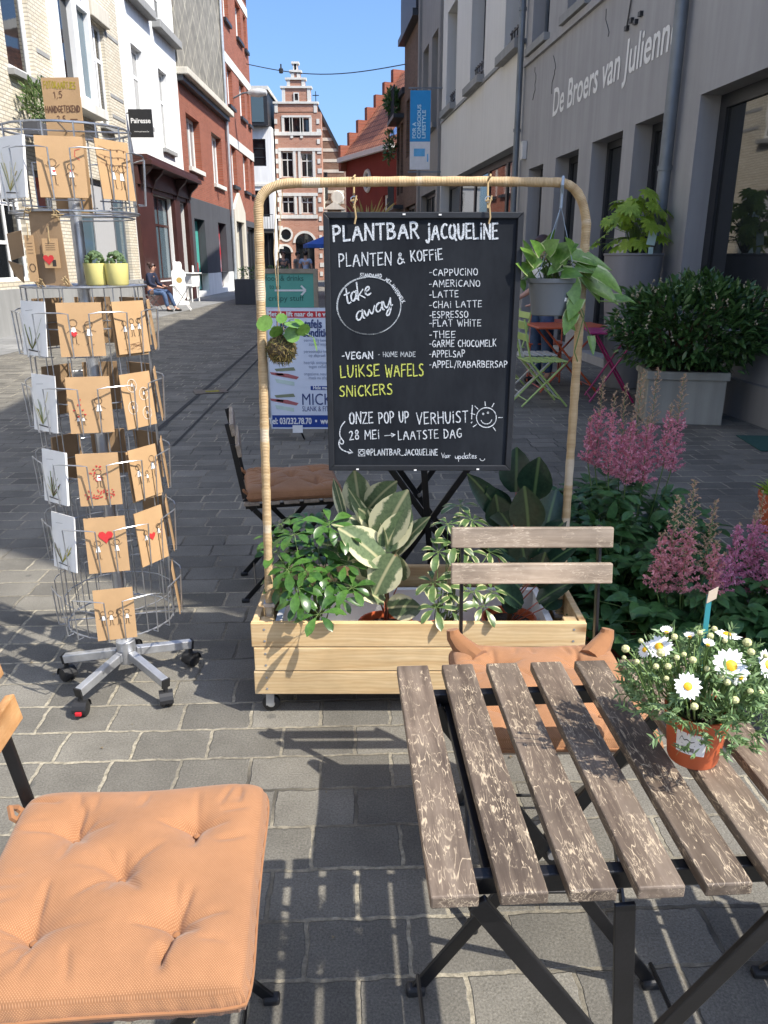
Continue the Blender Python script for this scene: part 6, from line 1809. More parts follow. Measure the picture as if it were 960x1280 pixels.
astilbe('astilbe with purple pink plumes at the right edge of the photo', lc, [plm(lc, 925, 655, 735, 2.42, .95, .06), plm(lc, 945, 640, 740, 2.45, .9, .06), plm(lc, 958, 615, 720, 2.5, .6, .055), plm(lc, 975, 640, 740, 2.4, .8, .06), plm(lc, 910, 690, 745, 2.36, .9, .05)], .34, .44, M['plume_purple'], 800)
ld = (.86, 2.62, 0)
astilbe('leafy astilbe without plumes squeezed in behind the wooden chair back', ld, [], .30, .50, M['plume_pink'], 700)

# ------------------------------------------------------------------ daisies on the table
dp = at_z(868, 953, .70)
dz = thing('daisy_pot', 'orange pot of white daisies standing on the slatted table', 'potted plant', (dp.x + .002, dp.y + .015, .7005))
l0 = V(dz.location)
pt = pot(dz, .036, .0455, .083, M['terracotta'])
b = MB()
n = 12
for i in range(n):
    a0 = R(-150 + 58 * i / n); a1 = R(-150 + 58 * (i + 1) / n)
    P = lambda a, z: (math.cos(a) * (.0366 + z * .105), math.sin(a) * (.0366 + z * .105), z)
    b.add([P(a0, .026), P(a1, .026), P(a1, .062), P(a0, .062)], [(0, 1, 2, 3)])
lab = b.build('label', M['paper_white'], pt)
b = MB()
def lf(x, z, l=0.0):
    a = R(-150 + 58 * x); rr = .0369 + z * .105 + l; return (math.cos(a) * rr, math.sin(a) * rr, z)
for i in range(22):
    x = .2 + i * .02
    b.add([lf(x, .031), lf(x + rnd.uniform(.006, .015), .031), lf(x + .012, .038), lf(x, .038)], [(0, 1, 2, 3)])
strip(b, smooth([(.12, .046), (.2, .056), (.28, .048), (.38, .052), (.5, .047), (.62, .05)], 2), .0016, lf)
strip(b, [(.2, .043), (.66, .0425)], .0009, lf)
strip(b, [(.82 + .07 * math.cos(i * .63), .052 + .0048 * math.sin(i * .63)) for i in range(11)], .0012, lf)
b.build('print', M['ink'], lab)
b = LeafMB()
for i in range(520):
    a = rnd.uniform(0, 6.28); rr = .098 * math.sqrt(rnd.random()); z = .085 + rnd.uniform(.0, .105) * (1 - .5 * (rr / .10) ** 2) - (.03 if rr > .07 else 0) * rnd.random()
    p = V((rr * math.cos(a), rr * math.sin(a), z))
    out = (V((math.cos(a) * rr * 9, math.sin(a) * rr * 9, rnd.uniform(.0, .9))) + rv(.45)).normalized()
    L = rnd.uniform(.020, .034)
    b.leaf(p, out, rv(1), L, .0042, rnd.uniform(.1, .6), .1, 3, 'strap')
    sd = out.orthogonal().normalized(); sd.rotate(Quaternion(out, rnd.uniform(0, 6.28)))
    for k in range(3):
        q = p + out * L * (.25 + .22 * k)
        for s in (-1, 1): b.leaf(q, out * .7 + sd * s + rv(.2), rv(1), L * rnd.uniform(.32, .5), .0034, .2, .1, 2, 'strap')
for i in range(60):
    a = rnd.uniform(0, 6.28); rr = .085 * math.sqrt(rnd.random()); z = .10 + .075 * (1 - (rr / .1) ** 2)
    b.stem([V((rr * .3 * math.cos(a), rr * .3 * math.sin(a), .07)), V((rr * .8 * math.cos(a), rr * .8 * math.sin(a), z * .8)), V((rr * math.cos(a), rr * math.sin(a), z))], [.0014, .0012, .001], 4, 1)
b.build('foliage', [M['leaf_daisy'], M['stem_green']], dz)
M['petal'] = plain('petal', (.82, .82, .80), .55, 0, .04, 30)
M['petal_yellow'] = plain('petal_yellow', (.75, .42, .015), .6, 0, .15, 400)
M['bud'] = plain('bud', (.50, .50, .24), .6, 0, .2, 200)
def daisy(px, py, rpx, Y, nrm, droop=.2, half=False):
    c = at_y(px, py, Y) - l0; R_ = rpx / 960 * (Y * .95 + .18)
    nrm = V(nrm).normalized(); e1 = nrm.orthogonal().normalized(); e2 = nrm.cross(e1)
    b = LeafMB(); n = 17
    for k in range(n):
        a = 2 * math.pi * k / n + rnd.uniform(-.08, .08); d = e1 * math.cos(a) + e2 * math.sin(a)
        b.leaf(c + d * R_ * .22, d + nrm * rnd.uniform(-.06, .12) + (nrm * .9 if half else V((0, 0, 0))), nrm + rv(.1), R_ * rnd.uniform(.72, .84), R_ * .34, droop * .5, -.12, 4, 'strap')
    f = b.build('flower', [M['petal']], dz)
    m = MB(); rot = nrm.to_track_quat('Z', 'Y').to_matrix()
    m.lathe([(R_ * .30, -.001), (R_ * .31, R_ * .06), (R_ * .2, R_ * .14), (0, R_ * .17)], 16, c, 0, rot); m.build('flower_eye', M['petal_yellow'], f)
    m = MB(); m.tube([c - nrm * .002, c - nrm * .012 - V((0, 0, .012)), V((c.x * .6, c.y * .6, .10))], .0013, 5); m.build('flower_stem', M['stem_green'], f)
Yd = l0.y
daisy(914, 832, 23, Yd - .045, (-.05, -.75, .65)); daisy(860, 858, 17, Yd - .085, (-.1, -.8, .6)); daisy(824, 808, 17, Yd - .01, (-.5, -.35, .8)); daisy(960, 831, 19, Yd - .03, (.5, -.7, .5))
daisy(909, 793, 17, Yd + .02, (.15, .1, 1)); daisy(926, 848, 11, Yd - .06, (.3, -.9, -.1)); daisy(806, 812, 11, Yd, (-.8, -.3, .5)); daisy(862, 796, 8, Yd + .03, (-.2, .0, 1), half=True); daisy(833, 790, 9, Yd, (-.1, -.1, 1), half=True); daisy(885, 806, 9, Yd - .03, (.1, -.2, 1), half=True)
for (px, py, rp) in ((782, 811, 5.5), (934, 803, 6), (826, 816, 6), (801, 801, 3.5), (843, 796, 4.5), (875, 791, 4), (893, 786, 4), (846, 822, 4), (866, 825, 5), (835, 833, 4.5), (820, 833, 4), (884, 836, 4), (902, 846, 4), (909, 853, 4.5), (938, 864, 4), (951, 866, 4), (919, 875, 5), (868, 883, 5), (855, 818, 3.5), (939, 815, 5), (780, 822, 3), (796, 827, 3.5), (888, 795, 4.5), (833, 848, 3.5), (957, 820, 3.5), (906, 801, 3.5)):
    c = at_y(px, py, Yd - .02 - (py - 800) * .0009) - l0; r_ = rp / 960 * 1.05
    m = MB(); m.ball(c, r_, 8, 0, (1, 1, .9)); bd = m.build('flower_bud', M['bud'] if rp < 7.9 else M['petal'], dz)
    m = MB(); m.tube([c, V((c.x * .85, c.y * .85, c.z - .02)), V((c.x * .6, c.y * .6, .10))], .0011, 4); m.build('bud_stem', M['stem_green'], bd)
p0 = at_y(879, 808, Yd + .03); p1 = at_y(887, 742, Yd + .05)
tg = thing('plant_label', 'teal plant label stick with a small pale tag standing in the daisies', 'plant label', p0)
b = MB(); d = p1 - p0; b.bar(-d * .9, d * .98, .0022, .0075, (1, 0, 0)); b.build('stick', plain('teal_stick', (.02, .18, .20), .4), tg)
b = MB(); b.prism([d * .88 + V(q) for q in ((-.004, -.002, -.004), (.009, -.002, .004), (.010, -.002, .022), (-.003, -.002, .014))], (0, -.0015, 0)); b.build('tag', plain('tag_cream', (.62, .50, .38), .5), tg)

# ------------------------------------------------------------------ kokedama and hanging pot
kc = at_y(352, 436, 2.235)
kk = thing('kokedama', 'moss ball with round green leaves hanging on strings at the left of the hoop', 'hanging plant', kc)
b = MB(); b.ball((0, 0, 0), .041, 18, 0, (1.05, 1, .95)); b.build('moss_ball', plain('moss', (.07, .05, .025), .95, 0, .6, 45, 1, 80, .5, .012), kk)
b = LeafMB()
for i in range(620):
    d = rv(1).normalized(); p = d * .040; t = d.orthogonal(); t.rotate(Quaternion(d, rnd.uniform(0, 6.28)))
    b.leaf(p, t + d * rnd.uniform(.1, .7) + V((0, 0, -.3)), d, rnd.uniform(.010, .022), .0022, .3, .1, 2, 'strap', rnd.choice((0, 0, 1)))
b.build('moss_fibre', [leaf_mat('moss_tan', (.13, .09, .03), (.34, .26, .09), .9, .1), leaf_mat('moss_green', (.05, .06, .015), (.14, .14, .035), .9, .1)], kk)
b = LeafMB()
for (px, py, rp, nx, st) in ((331, 404, 10.5, (-.2, -.9, .4), 'round'), (345, 414, 9, (.3, -.5, -.4), 'round'), (352, 398, 7, (0, -.8, .5), 'round'), (366, 406, 11, (.1, -.25, .95), 'round'), (365, 418, 10, (.2, -.9, .2), 'round'), (379, 412, 9, (.4, -.6, -.4), 'round'), (374, 403, 7, (.5, -.3, .8), 'round'), (394, 431, 9, (.95, -.2, .1), 'ovate')):
    c = at_y(px, py, 2.20) - kc; r_ = rp / 960 * 2.2; n_ = V(nx).normalized(); d = (c - V((0, 0, .03))); d = (d - n_ * d.dot(n_)).normalized()
    if st == 'ovate': d = V((.25, 0, -1))
    b.leaf(c - d * r_, d, n_, r_ * 2, r_ * (2 if st == 'round' else .9), .05, .06, 8, st)
    b.stem([V((0, 0, .035)), (c - d * r_) * .6 + V((0, 0, .03)), c - d * r_], [.0014, .0012, .001], 4, 1)
b.build('foliage', [M['leaf_pilea'], M['stem_green']], kk)
b = MB(); ta = at_y(346, 230, 2.255) - kc; tb_ = at_y(354, 230, 2.255) - kc
b.tube([V((-.012, 0, .038)), V((-.004, 0, .12)), V((-.012, .01, .26)), ta], .0011, 5); b.tube([V((.012, 0, .038)), V((-.004, -.004, .12)), V((-.001, .01, .26)), tb_], .0011, 5)
b.build('string', M['jute_string'], kk)
pc = at_y(687, 394, 2.36)
hp = thing('hanging_pot', 'grey plastic hanging pot with trailing pothos at the right of the hoop', 'hanging plant', pc)
b = MB(); b.lathe([(.050, 0), (.054, .003), (.068, .092), (.073, .094), (.074, .106), (.069, .106), (.064, .094), (0, .09)], 32)
gp = b.build('pot', plain('pot_grey', (.14, .155, .165), .42, 0, .06), hp)
b = MB()
for i in range(6):
    a0, a1 = R(-62 + 4 * i), R(-58 + 4 * i); P = lambda a, z: (math.cos(a) * (.0548 + z * .155), math.sin(a) * (.0548 + z * .155), z + .004 * (a - a0) * 3)
    b.add([P(a0, .042), P(a1, .042), P(a1, .052), P(a0, .052)], [(0, 1, 2, 3)])
b.build('label', M['paper_white'], gp)
hk = at_y(703, 232, 2.37) - pc
b = MB()
for a in (100, 220, 340): b.tube([V((.070 * math.cos(R(a)), .070 * math.sin(R(a)), .10)), V((hk.x, hk.y, hk.z - .055))], .0011, 5)
b.tube([V((hk.x, hk.y, hk.z - .06)), V((hk.x, hk.y - .0, hk.z - .02)), V((hk.x - .004, hk.y - .019, hk.z + .0)), V((hk.x, hk.y - .004, hk.z + .022)), V((hk.x + .004, hk.y + .018, hk.z + .01))], .0045, 6)
b.build('hanger', plain('hanger_grey', (.30, .36, .42), .4), hp)
b = LeafMB()
def plf(px, py, tx, ty, w, Y=2.34, dr=.3):
    p0 = at_y(px, py, Y) - pc; p1 = at_y(tx, ty, Y - .02) - pc; d = p1 - p0
    b.leaf(p0, d + V((0, 0, d.length * .25)), V((rnd.uniform(-.3, .3), -.75, .7)), d.length, w / 960 * 1.75, dr, .12, 5, 'heart')
    b.stem([V((rnd.uniform(-.03, .03), rnd.uniform(-.03, .03), .095)), (p0 + V((0, 0, .12))) * .5 + V((0, 0, .03)), p0], [.0022, .0018, .0014], 4, 1)
for q in ((668, 330, 648, 312, 26), (672, 322, 655, 345, 24), (682, 315, 700, 300, 28), (690, 330, 712, 312, 32), (695, 322, 724, 305, 34), (676, 318, 662, 300, 22), (712, 318, 762, 345, 26), (720, 330, 752, 348, 30), (742, 340, 776, 372, 30), (735, 352, 770, 385, 30), (766, 372, 796, 380, 14), (708, 330, 690, 318, 26), (660, 340, 644, 330, 22), (702, 342, 728, 350, 28), (668, 345, 655, 352, 20), (730, 342, 748, 380, 28), (716, 390, 706, 420, 24), (712, 350, 720, 385, 28), (722, 372, 712, 402, 26), (738, 420, 741, 445, 14), (694, 320, 680, 300, 22), (684, 308, 694, 286, 12), (664, 326, 652, 300, 20), (700, 334, 684, 345, 20), (678, 336, 690, 350, 18), (650, 350, 655, 365, 16), (716, 316, 706, 296, 22), (752, 356, 745, 374, 18), (708, 404, 718, 416, 16), (680, 326, 668, 338, 20)):
    plf(*q[:5], Y=2.34 + rnd.uniform(-.05, .05), dr=rnd.uniform(.1, .4))
for pts in (((716, 352), (730, 395), (718, 440), (722, 452)), ((724, 348), (748, 376), (770, 378), (790, 376))):
    b.stem([at_y(x, y, 2.33) - pc for x, y in pts], .002, 5, 1)
b.build('foliage', [M['leaf_pothos'], M['stem_green']], hp)

# ------------------------------------------------------------------ big planters along the grey facade
bq0, bq1 = at_z(800, 522), at_z(884, 530)
lx0, ly0 = 2.42, 6.72
hb = thing('laurel_planter', 'square concrete planter with a spreading dark laurel bush by the grey wall', 'planter', (2.72, 7.08, 0), R(-9))
b = MB(); b.box((0, 0, .20), (.66, .6, .40)); b.box((0, 0, .43), (.70, .64, .07)); b.build('box', render_mat('concrete', (.40, .385, .33), .25, streak=.5), hb, .006)
b = MB(); b.box((0, 0, .462), (.6, .54, .01)); b.build('soil', M['soil'], hb)
b = LeafMB()
for i in range(11000):
    u = rv(1)
    if u.length > 1: continue
    u = u.normalized() * (.62 + .38 * rnd.random())
    lump = 1 + .10 * math.sin(u.x * 7 + 1) * math.cos(u.y * 6) + .07 * math.sin(u.z * 9 + u.x * 5)
    p = V((.06 + u.x * .70 * lump, u.y * .52 * lump, .83 + u.z * .42 * lump))
    if p.z < .44: continue
    out = (V((u.x, u.y, u.z * .8 + .35)) + rv(.8)).normalized()
    L = rnd.uniform(.06, .10)
    b.leaf(p, out, V((0, 0, 1)) + rv(.7), L, L * .40, rnd.uniform(-.1, .5), .12, 4, 'ovate')
for i in range(40):
    a = rnd.uniform(0, 6.28); e = V((.55 * math.cos(a) * rnd.random() ** .5, .4 * math.sin(a), rnd.uniform(.7, 1.1)))
    b.stem([V((e.x * .2, e.y * .2, .45)), e * .6 + V((0, 0, .25)), e], [.012, .008, .004], 5, 1)
b.build('foliage', [M['leaf_laurel'], M['stem_brown']], hb)
b = MB()
for i in range(46):
    a = rnd.uniform(math.pi, 2 * math.pi); ph = rnd.uniform(-.3, 1.2); c = V((.06 + .70 * math.cos(a) * math.cos(ph), .53 * math.sin(a) * math.cos(ph), .84 + .43 * math.sin(ph)))
    for k in range(5): b.ball(c + rv(.012) + V((0, 0, .01 * k)), rnd.uniform(.005, .009), 6)
b.build('blossom', plain('laurel_blossom', (.42, .36, .24), .7), hb)

fp = thing('fatsia_planter', 'tall tapered grey planter with a bright green fatsia against the wall', 'planter', (2.76, 8.95, 0))
b = MB(); b.lathe([(.19, 0), (.20, .01), (.315, 1.44), (.325, 1.45), (.325, 1.47), (.30, 1.47), (.29, 1.42), (0, 1.42)], 32); b.build('pot', render_mat('pot_zinc', (.28, .28, .285), .15), fp)
b = LeafMB()
for i in range(56):
    a = rnd.uniform(0, 6.28); rr = rnd.uniform(.05, .40); z = 1.5 + rnd.uniform(.02, .64) * (1 - .4 * (rr / .42) ** 2)
    p = V((rr * math.cos(a) - .04, rr * math.sin(a), z)); ax = (V((math.cos(a) * .6, math.sin(a) * .6 - .35, .8)) + rv(.25)).normalized()
    b.stem([V((0, 0, 1.42)), V((p.x * .35, p.y * .35, z * .55 + .72)), p], [.006, .004, .003], 5, 1)
    fwd = V((math.cos(a), math.sin(a), -.15)); fwd = (fwd - ax * fwd.dot(ax)).normalized(); sd = ax.cross(fwd)
    S = rnd.uniform(.10, .17)
    for k in range(-4, 5):
        q = R(k * 33); d = fwd * math.cos(q) + sd * math.sin(q)
        b.leaf(p, d, ax, S * (1 - .07 * abs(k)), S * .36, .35, .12, 4, 'ovate')
b.build('foliage', [M['leaf_fatsia'], M['stem_green']], fp)
b = MB(); q = at_y(815, 297, 8.62) - V(fp.location); b.box(q, (.09, .004, .15), MX.Rotation(R(8), 3, 'Y')); b.box(q + V((.0, 0, -.13)), (.05, .004, .07)); b.build('price_tag', plain('tag_mint', (.42, .58, .56), .5), fp)
b = MB(); b.tube([q + V((0, 0, .07)), V((.1, 0, 1.85))], .003, 4); b.build('tag_string', M['jute_string'], fp)

# window-box shrub on the cream house, plants further up
def shrub(name, label, loc, rx, ry, rz, lm, n, L, box=None, cat='plant', shape='ovate', ww=.4):
    r = thing(name, label, cat, loc)
    if box: 
        b = MB(); b.box((0, 0, box[2] / 2), box); b.build('box', box_m, r, .01)
    b = LeafMB(); z0 = box[2] if box else 0
    for i in range(n):
        u = rv(1)
        if u.length > 1: continue
        p = V((u.x * rx, u.y * ry, z0 + rz * (.9 + u.z))); out = (V((u.x, u.y, u.z + .5)) + rv(.6)).normalized(); l = L * rnd.uniform(.7, 1.2)
        b.leaf(p, out, rv(1) + V((0, 0, .6)), l, l * ww, rnd.uniform(0, .6), .1, 3, shape)
    b.stem([V((0, 0, z0 * .8)), V((0, 0, z0 + rz))], .02, 5, 1)
    b.build('foliage', [lm, M['stem_brown']], r); return r
box_m = M['dark_grey']
q = LF.at(17.6, -.35, 3.75); shrub('window_box', 'window box of pale leafy plants under the cream house window', q, .35, .9, .45, M['leaf_var'], 900, .14, (.3, 1.8, .25), 'planter')
shrub('box_hedge', 'low clipped hedge trough behind the mint sign', (-3.9, 26.5, 0), 1.0, .35, .22, M['leaf_laurel'], 900, .09, (2.0, .6, .8), 'planter')
M['dry_grass'] = leaf_mat('dry_grass', (.30, .22, .06), (.52, .40, .15), .7, .3)
def grass_plant(label, loc, h, n, z0):
    r = thing('ornamental_grass', label, 'potted plant', loc)
    b = MB(); b.lathe([(.16, 0), (.2, z0), (.17, z0), (0, z0 - .04)], 20); b.build('pot', M['dark_grey'], r)
    b = LeafMB()
    for i in range(n):
        a = rnd.uniform(0, 6.28); d = V((math.cos(a) * rnd.uniform(.1, .5), math.sin(a) * .4, 1)); b.leaf(V((.06 * math.cos(a), .06 * math.sin(a), z0 - .03)), d, V((0, -1, .2)) + rv(.4), h * rnd.uniform(.7, 1.1), .03, .6, .1, 6, 'strap')
    b.build('foliage', [M['dry_grass']], r)
grass_plant('yellow green grass plant right of the mint sign', (-.80, 9.9, 0), .55, 34, .30)
grass_plant('tall dry tan grass seen above the chalkboard', (-.29, 14.5, 0), .75, 50, 1.75)
q = RS.at(-18.8, -.25, 6.8)
shrub('balcony_plant', 'dark bushy plant hanging over the boxed balcony', (q.x, q.y, q.z), .28, .6, .5, M['leaf_laurel'], 900, .2)
q = RS.at(-19.4, -.3, 5.2)
shrub('balcony_plant', 'second dark plant trailing below the boxed balcony', (q.x, q.y, q.z), .22, .3, .6, M['leaf_laurel'], 400, .18)
# ------------------------------------------------------------------ people
def skin_mesh(name, pts, edges, rad, m, parent, root=0, lv=1):
    me = bpy.data.meshes.new(name); me.from_pydata([tuple(p) for p in pts], edges, []); me.materials.append(m)
    o = bpy.data.objects.new(name, me); COL.objects.link(o); o.parent = parent
    sk = o.modifiers.new('skin', 'SKIN'); sk.use_smooth_shade = True
    for i, r_ in enumerate(rad):
        sv = me.skin_vertices[0].data[i]
        sv.radius = (r_, r_) if not isinstance(r_, tuple) else r_
        sv.use_root = (i == root)
    sb = o.modifiers.new('subsurf', 'SUBSURF'); sb.levels = lv; sb.render_levels = lv
    return o

def person(label, loc, rz, J, top_m, leg_m, hair_m, sleeves='short', bun=False, shoe_m=None):
    """J: named joints in local space, person faces local -y; one continuous body, clothes and hair as children"""
    r = thing('person', label, 'person', loc, rz)
    P = {k: V(v) for k, v in J.items()}
    names = ['pelvis', 'waist', 'chest', 'neck', 'head0', 'head1']
    pts = [P['pelvis'], P['waist'], P['chest'], P['neck'], P['head'] - V((0, 0, .07)), P['head'] + V((0, .01, .075))]
    rad = [.105, .095, .115, .048, .078, .068]
    ed = [(0, 1), (1, 2), (2, 3), (3, 4), (4, 5)]
    def addp(p, r_, par): pts.append(V(p)); rad.append(r_); ed.append((par, len(pts) - 1)); return len(pts) - 1
    for s in ('l', 'r'):
        a = addp(P['sh_' + s], .055, 2); b_ = addp(P['el_' + s], .040, a); c = addp(P['wr_' + s], .027, b_)
        hd = (P['wr_' + s] - P['el_' + s]).normalized(); sd = V((1, 0, 0)) if abs(hd.x) < .8 else V((0, 1, 0)); sd = (sd - hd * sd.dot(hd)).normalized(); nn = hd.cross(sd)
        pm = addp(P['wr_' + s] + hd * .06, .030, c)
        for k, (off, L) in enumerate(((-.027, .060), (-.009, .072), (.009, .068), (.026, .052))):
            f0 = addp(P['wr_' + s] + hd * .095 + sd * off, .0095, pm); f1 = addp(P['wr_' + s] + hd * (.095 + L * .55) + sd * off + nn * .008, .0085, f0); addp(P['wr_' + s] + hd * (.095 + L) + sd * off + nn * .022, .007, f1)
        t0 = addp(P['wr_' + s] + hd * .045 + sd * (-.038), .011, pm); addp(P['wr_' + s] + hd * .085 + sd * (-.052) + nn * .01, .009, t0)
        h_ = addp(P['hip_' + s], .085, 0); k_ = addp(P['kn_' + s], .058, h_); an = addp(P['an_' + s], .038, k_); addp(P['to_' + s], .036, an)
    body = skin_mesh('body', pts, ed, rad, M['skin'], r)
    hd = P['head']
    b = MB()
    b.prism([hd + V((-.012, -.085, -.015)), hd + V((.012, -.085, -.015)), hd + V((0, -.082, .022))], (0, -.018, -.004)); b.build('nose', M['skin'], r)
    for s in (-1, 1):
        b = MB(); b.ball(hd + V((s * .030, -.078, .012)), .011, 8); b.build('eye', M['ink'], r)
        b = MB(); b.ball(hd + V((s * .080, .005, -.005)), .022, 8, 0, (.4, .8, 1.2)); b.build('ear', M['skin'], r)
    b = MB(); b.box(hd + V((0, -.080, -.045)), (.040, .008, .010)); b.build('mouth', plain('lips', (.35, .10, .09), .5) if 'lips' not in bpy.data.materials else bpy.data.materials['lips'], r)
    # hair: a cap open at the face, with strands
    b = MB(); vs = []; n, m = 18, 9
    for i in range(m + 1):
        ph = R(90 - 135 * i / m)
        for k in range(n):
            a = 2 * math.pi * k / n; rr = .099
            face = max(0, math.cos(a + math.pi / 2)); ph2 = max(ph, R(28) * face + R(-45) * (1 - face))
            vs.append(hd + V((rr * .94 * math.cos(ph2) * math.cos(a), .016 + rr * 1.04 * math.cos(ph2) * math.sin(a), .025 + rr * 1.05 * math.sin(ph2))))
    b.add(vs, [(i * n + k, i * n + (k + 1) % n, (i + 1) * n + (k + 1) % n, (i + 1) * n + k) for i in range(m) for k in range(n)], 0, True)
    if bun: b.ball(hd + V((0, .11, .09)), .052, 12)
    b.build('hair', hair_m, r)
    tp = [P['pelvis'] + (P['waist'] - P['pelvis']) * .2, P['waist'], P['chest'], P['neck'] - V((0, 0, .03))]; tr_ = [.125, .112, .135, .062]; te = [(0, 1), (1, 2), (2, 3)]
    for s in ('l', 'r'):
        tp.append(P['sh_' + s]); tr_.append(.068); te.append((2, len(tp) - 1)); q = len(tp) - 1
        if sleeves == 'short': tp.append(P['sh_' + s].lerp(P['el_' + s], .55)); tr_.append(.060); te.append((q, len(tp) - 1))
        else:
            tp.append(P['el_' + s]); tr_.append(.050); te.append((q, len(tp) - 1)); tp.append(P['el_' + s].lerp(P['wr_' + s], .92)); tr_.append(.038); te.append((len(tp) - 2, len(tp) - 1))
    skin_mesh('shirt', tp, te, tr_, top_m, r)
    lp = [P['pelvis'] + V((0, 0, .05)), P['pelvis']]; lr = [.118, .122]; le = [(0, 1)]
    for s in ('l', 'r'):
        lp += [P['hip_' + s], P['kn_' + s], P['an_' + s] + (P['kn_' + s] - P['an_' + s]) * .08]; lr += [.100, .074, .055]; k = len(lp)
        le += [(1, k - 3), (k - 3, k - 2), (k - 2, k - 1)]
    skin_mesh('trousers', lp, le, lr, leg_m, r)
    for s in ('l', 'r'):
        a, t = P['an_' + s], P['to_' + s]; d = (t - a); d.z = 0; d.normalize()
        skin_mesh('shoe', [a - d * .05 + V((0, 0, -.03)), a + d * .05 + V((0, 0, -.035)), t + d * .05 + V((0, 0, -.005))], [(0, 1), (1, 2)], [.042, .042, .035], shoe_m or M['black_plastic'], r)
    return r

def standing(h=1.70, lean=0.0, arm=0.0):
    k = h / 1.70
    J = dict(pelvis=(0, 0, .93), waist=(0, -lean * .3, 1.08), chest=(0, -lean * .7, 1.29), neck=(0, -lean, 1.46), head=(0, -lean - .02, 1.585),
             sh_l=(-.185, -lean * .85, 1.39), sh_r=(.185, -lean * .85, 1.39), el_l=(-.235, -lean * .6 + .02, 1.11), el_r=(.235, -lean * .6 + .02, 1.11),
             wr_l=(-.225, -.10 - arm, .90 + arm * .8), wr_r=(.225, -.08 - arm, .90 + arm * .8), hip_l=(-.09, 0, .88), hip_r=(.09, 0, .88), kn_l=(-.10, -.03, .48), kn_r=(.10, .02, .48), an_l=(-.10, .03, .08), an_r=(.11, .06, .08), to_l=(-.11, -.10, .035), to_r=(.13, -.08, .035))
    return {n: tuple(c * k for c in v) for n, v in J.items()}
def seated(h=.45, lean=.05):
    return dict(pelvis=(0, .06, h + .10), waist=(0, .06, h + .26), chest=(0, .03 - lean, h + .46), neck=(0, -lean, h + .63), head=(0, -lean - .04, h + .755),
                sh_l=(-.175, .02 - lean, h + .56), sh_r=(.175, .02 - lean, h + .56), el_l=(-.22, -.05 - lean, h + .30), el_r=(.22, -.05 - lean, h + .30), wr_l=(-.16, -.28, h + .24), wr_r=(.14, -.28, h + .25),
                hip_l=(-.09, .02, h + .08), hip_r=(.09, .02, h + .08), kn_l=(-.12, -.42, h + .07), kn_r=(.11, -.44, h + .09), an_l=(-.11, -.50, .08), an_r=(.12, -.62, .08), to_l=(-.12, -.63, .035), to_r=(.13, -.75, .04))
M['hair_brown'] = plain('hair_brown', (.045, .018, .012), .5, 0, .3, 60, .3, 120)
M['hair_dark'] = plain('hair_dark', (.016, .011, .009), .5, 0, .3, 60, .3, 120)
M['navy'] = plain('navy', (.012, .018, .045), .85, 0, .2, 8)
M['jeans'] = plain('jeans', (.06, .10, .19), .85, 0, .25, 14)
M['sky_shirt'] = plain('sky_shirt', (.36, .46, .66), .85, 0, .1, 8)
M['grey_cloth'] = plain('grey_cloth', (.10, .10, .11), .85, 0, .2, 8)
wp = at_z(204, 389)
ang = R(76)
person('woman with a brown bun in a navy top and jeans seated outside the brown shop', (wp.x - .25, wp.y, 0), ang, seated(.45, .02), M['navy'], M['jeans'], M['hair_brown'], 'long', True)

# ------------------------------------------------------------------ slim bistro chairs and tables (same folding kind, painted)
def bistro_chair(label, loc, rz, mat, seat_m=None, group='painted bistro chairs'):
    r = thing('bistro_chair', label, 'chair', loc, rz, group); sm = seat_m or mat
    for s in (-1, 1):
        b = MB(); x = s * .19
        b.tube([(x, .26, .86), (x, .215, .62), (x, .17, .45), (x, -.22, .012)], .010, 8); b.build('back_post', mat, r)
        b = MB(); x2 = s * .17; b.tube([(x2, -.19, .44), (x2, .235, .012)], .010, 8); b.build('leg', mat, r)
    for (y, z, x) in ((-.165, .075, .19), (.18, .07, .17)):
        b = MB(); b.tube([(-x, y, z), (x, y, z)], .006, 6); b.build('stretcher', mat, r)
    for i in range(6):
        b = MB(); b.box((0, -.175 + i * .07, .452), (.40, .05, .012)); b.build('seat_slat', sm, r, .003)
    for z, y in ((.80, .248), (.68, .228)):
        b = MB(); b.box((0, y - .012, z), (.40, .012, .07), MX.Rotation(R(-10), 3, 'X')); b.build('back_slat', sm, r, .003)
    return r
def bistro_table(label, loc, rz, mat, w=.7, d=.55, h=.72):
    r = thing('bistro_table', label, 'table', loc, rz, 'small bistro tables')
    b = MB(); b.box((0, 0, h - .012), (w, d, .022)); b.build('table_top', mat, r, .008)
    for y in (-d * .36, d * .36):
        for s in (-1, 1):
            b = MB(); b.tube([(-s * w * .36, y + s * .012, h - .03), (s * w * .40, y + s * .012, .012)], .011, 8); b.build('leg', mat, r)
    for s in (-1, 1):
        b = MB(); b.tube([(s * w * .38, -d * .36, .05), (s * w * .38, d * .36, .05)], .007, 6); b.build('stretcher', mat, r)
    return r
M['lime'] = plain('lime', (.42, .55, .17), .4, 0, .05)
M['orange_paint'] = plain('orange_paint', (.55, .10, .035), .35, 0, .05)
M['magenta'] = plain('magenta', (.36, .025, .14), .35, 0, .05)
M['cream_paint'] = plain('cream_paint', (.55, .54, .48), .4, 0, .05)
wc = bistro_chair('pale folding chair under the seated woman in the navy top', (wp.x - .28, wp.y, 0), ang, M['grey_stone'])
tb = bistro_table('small pale table in front of the seated woman', (wp.x + .52, wp.y + .2, 0), R(10), M['paper_white'], .6, .6)
gq = at_z(682, 500)
bistro_chair('lime green folding chair turned side on by the orange table', (1.585, 7.78, 0), R(96), M['lime'])
bistro_chair('pale cream folding chair just behind the lime green one', (1.60, 8.32, 0), R(94), M['cream_paint'])
bistro_chair('second lime green folding chair half hidden by the chalkboard', (1.38, 9.1, 0), R(-80), M['lime'])
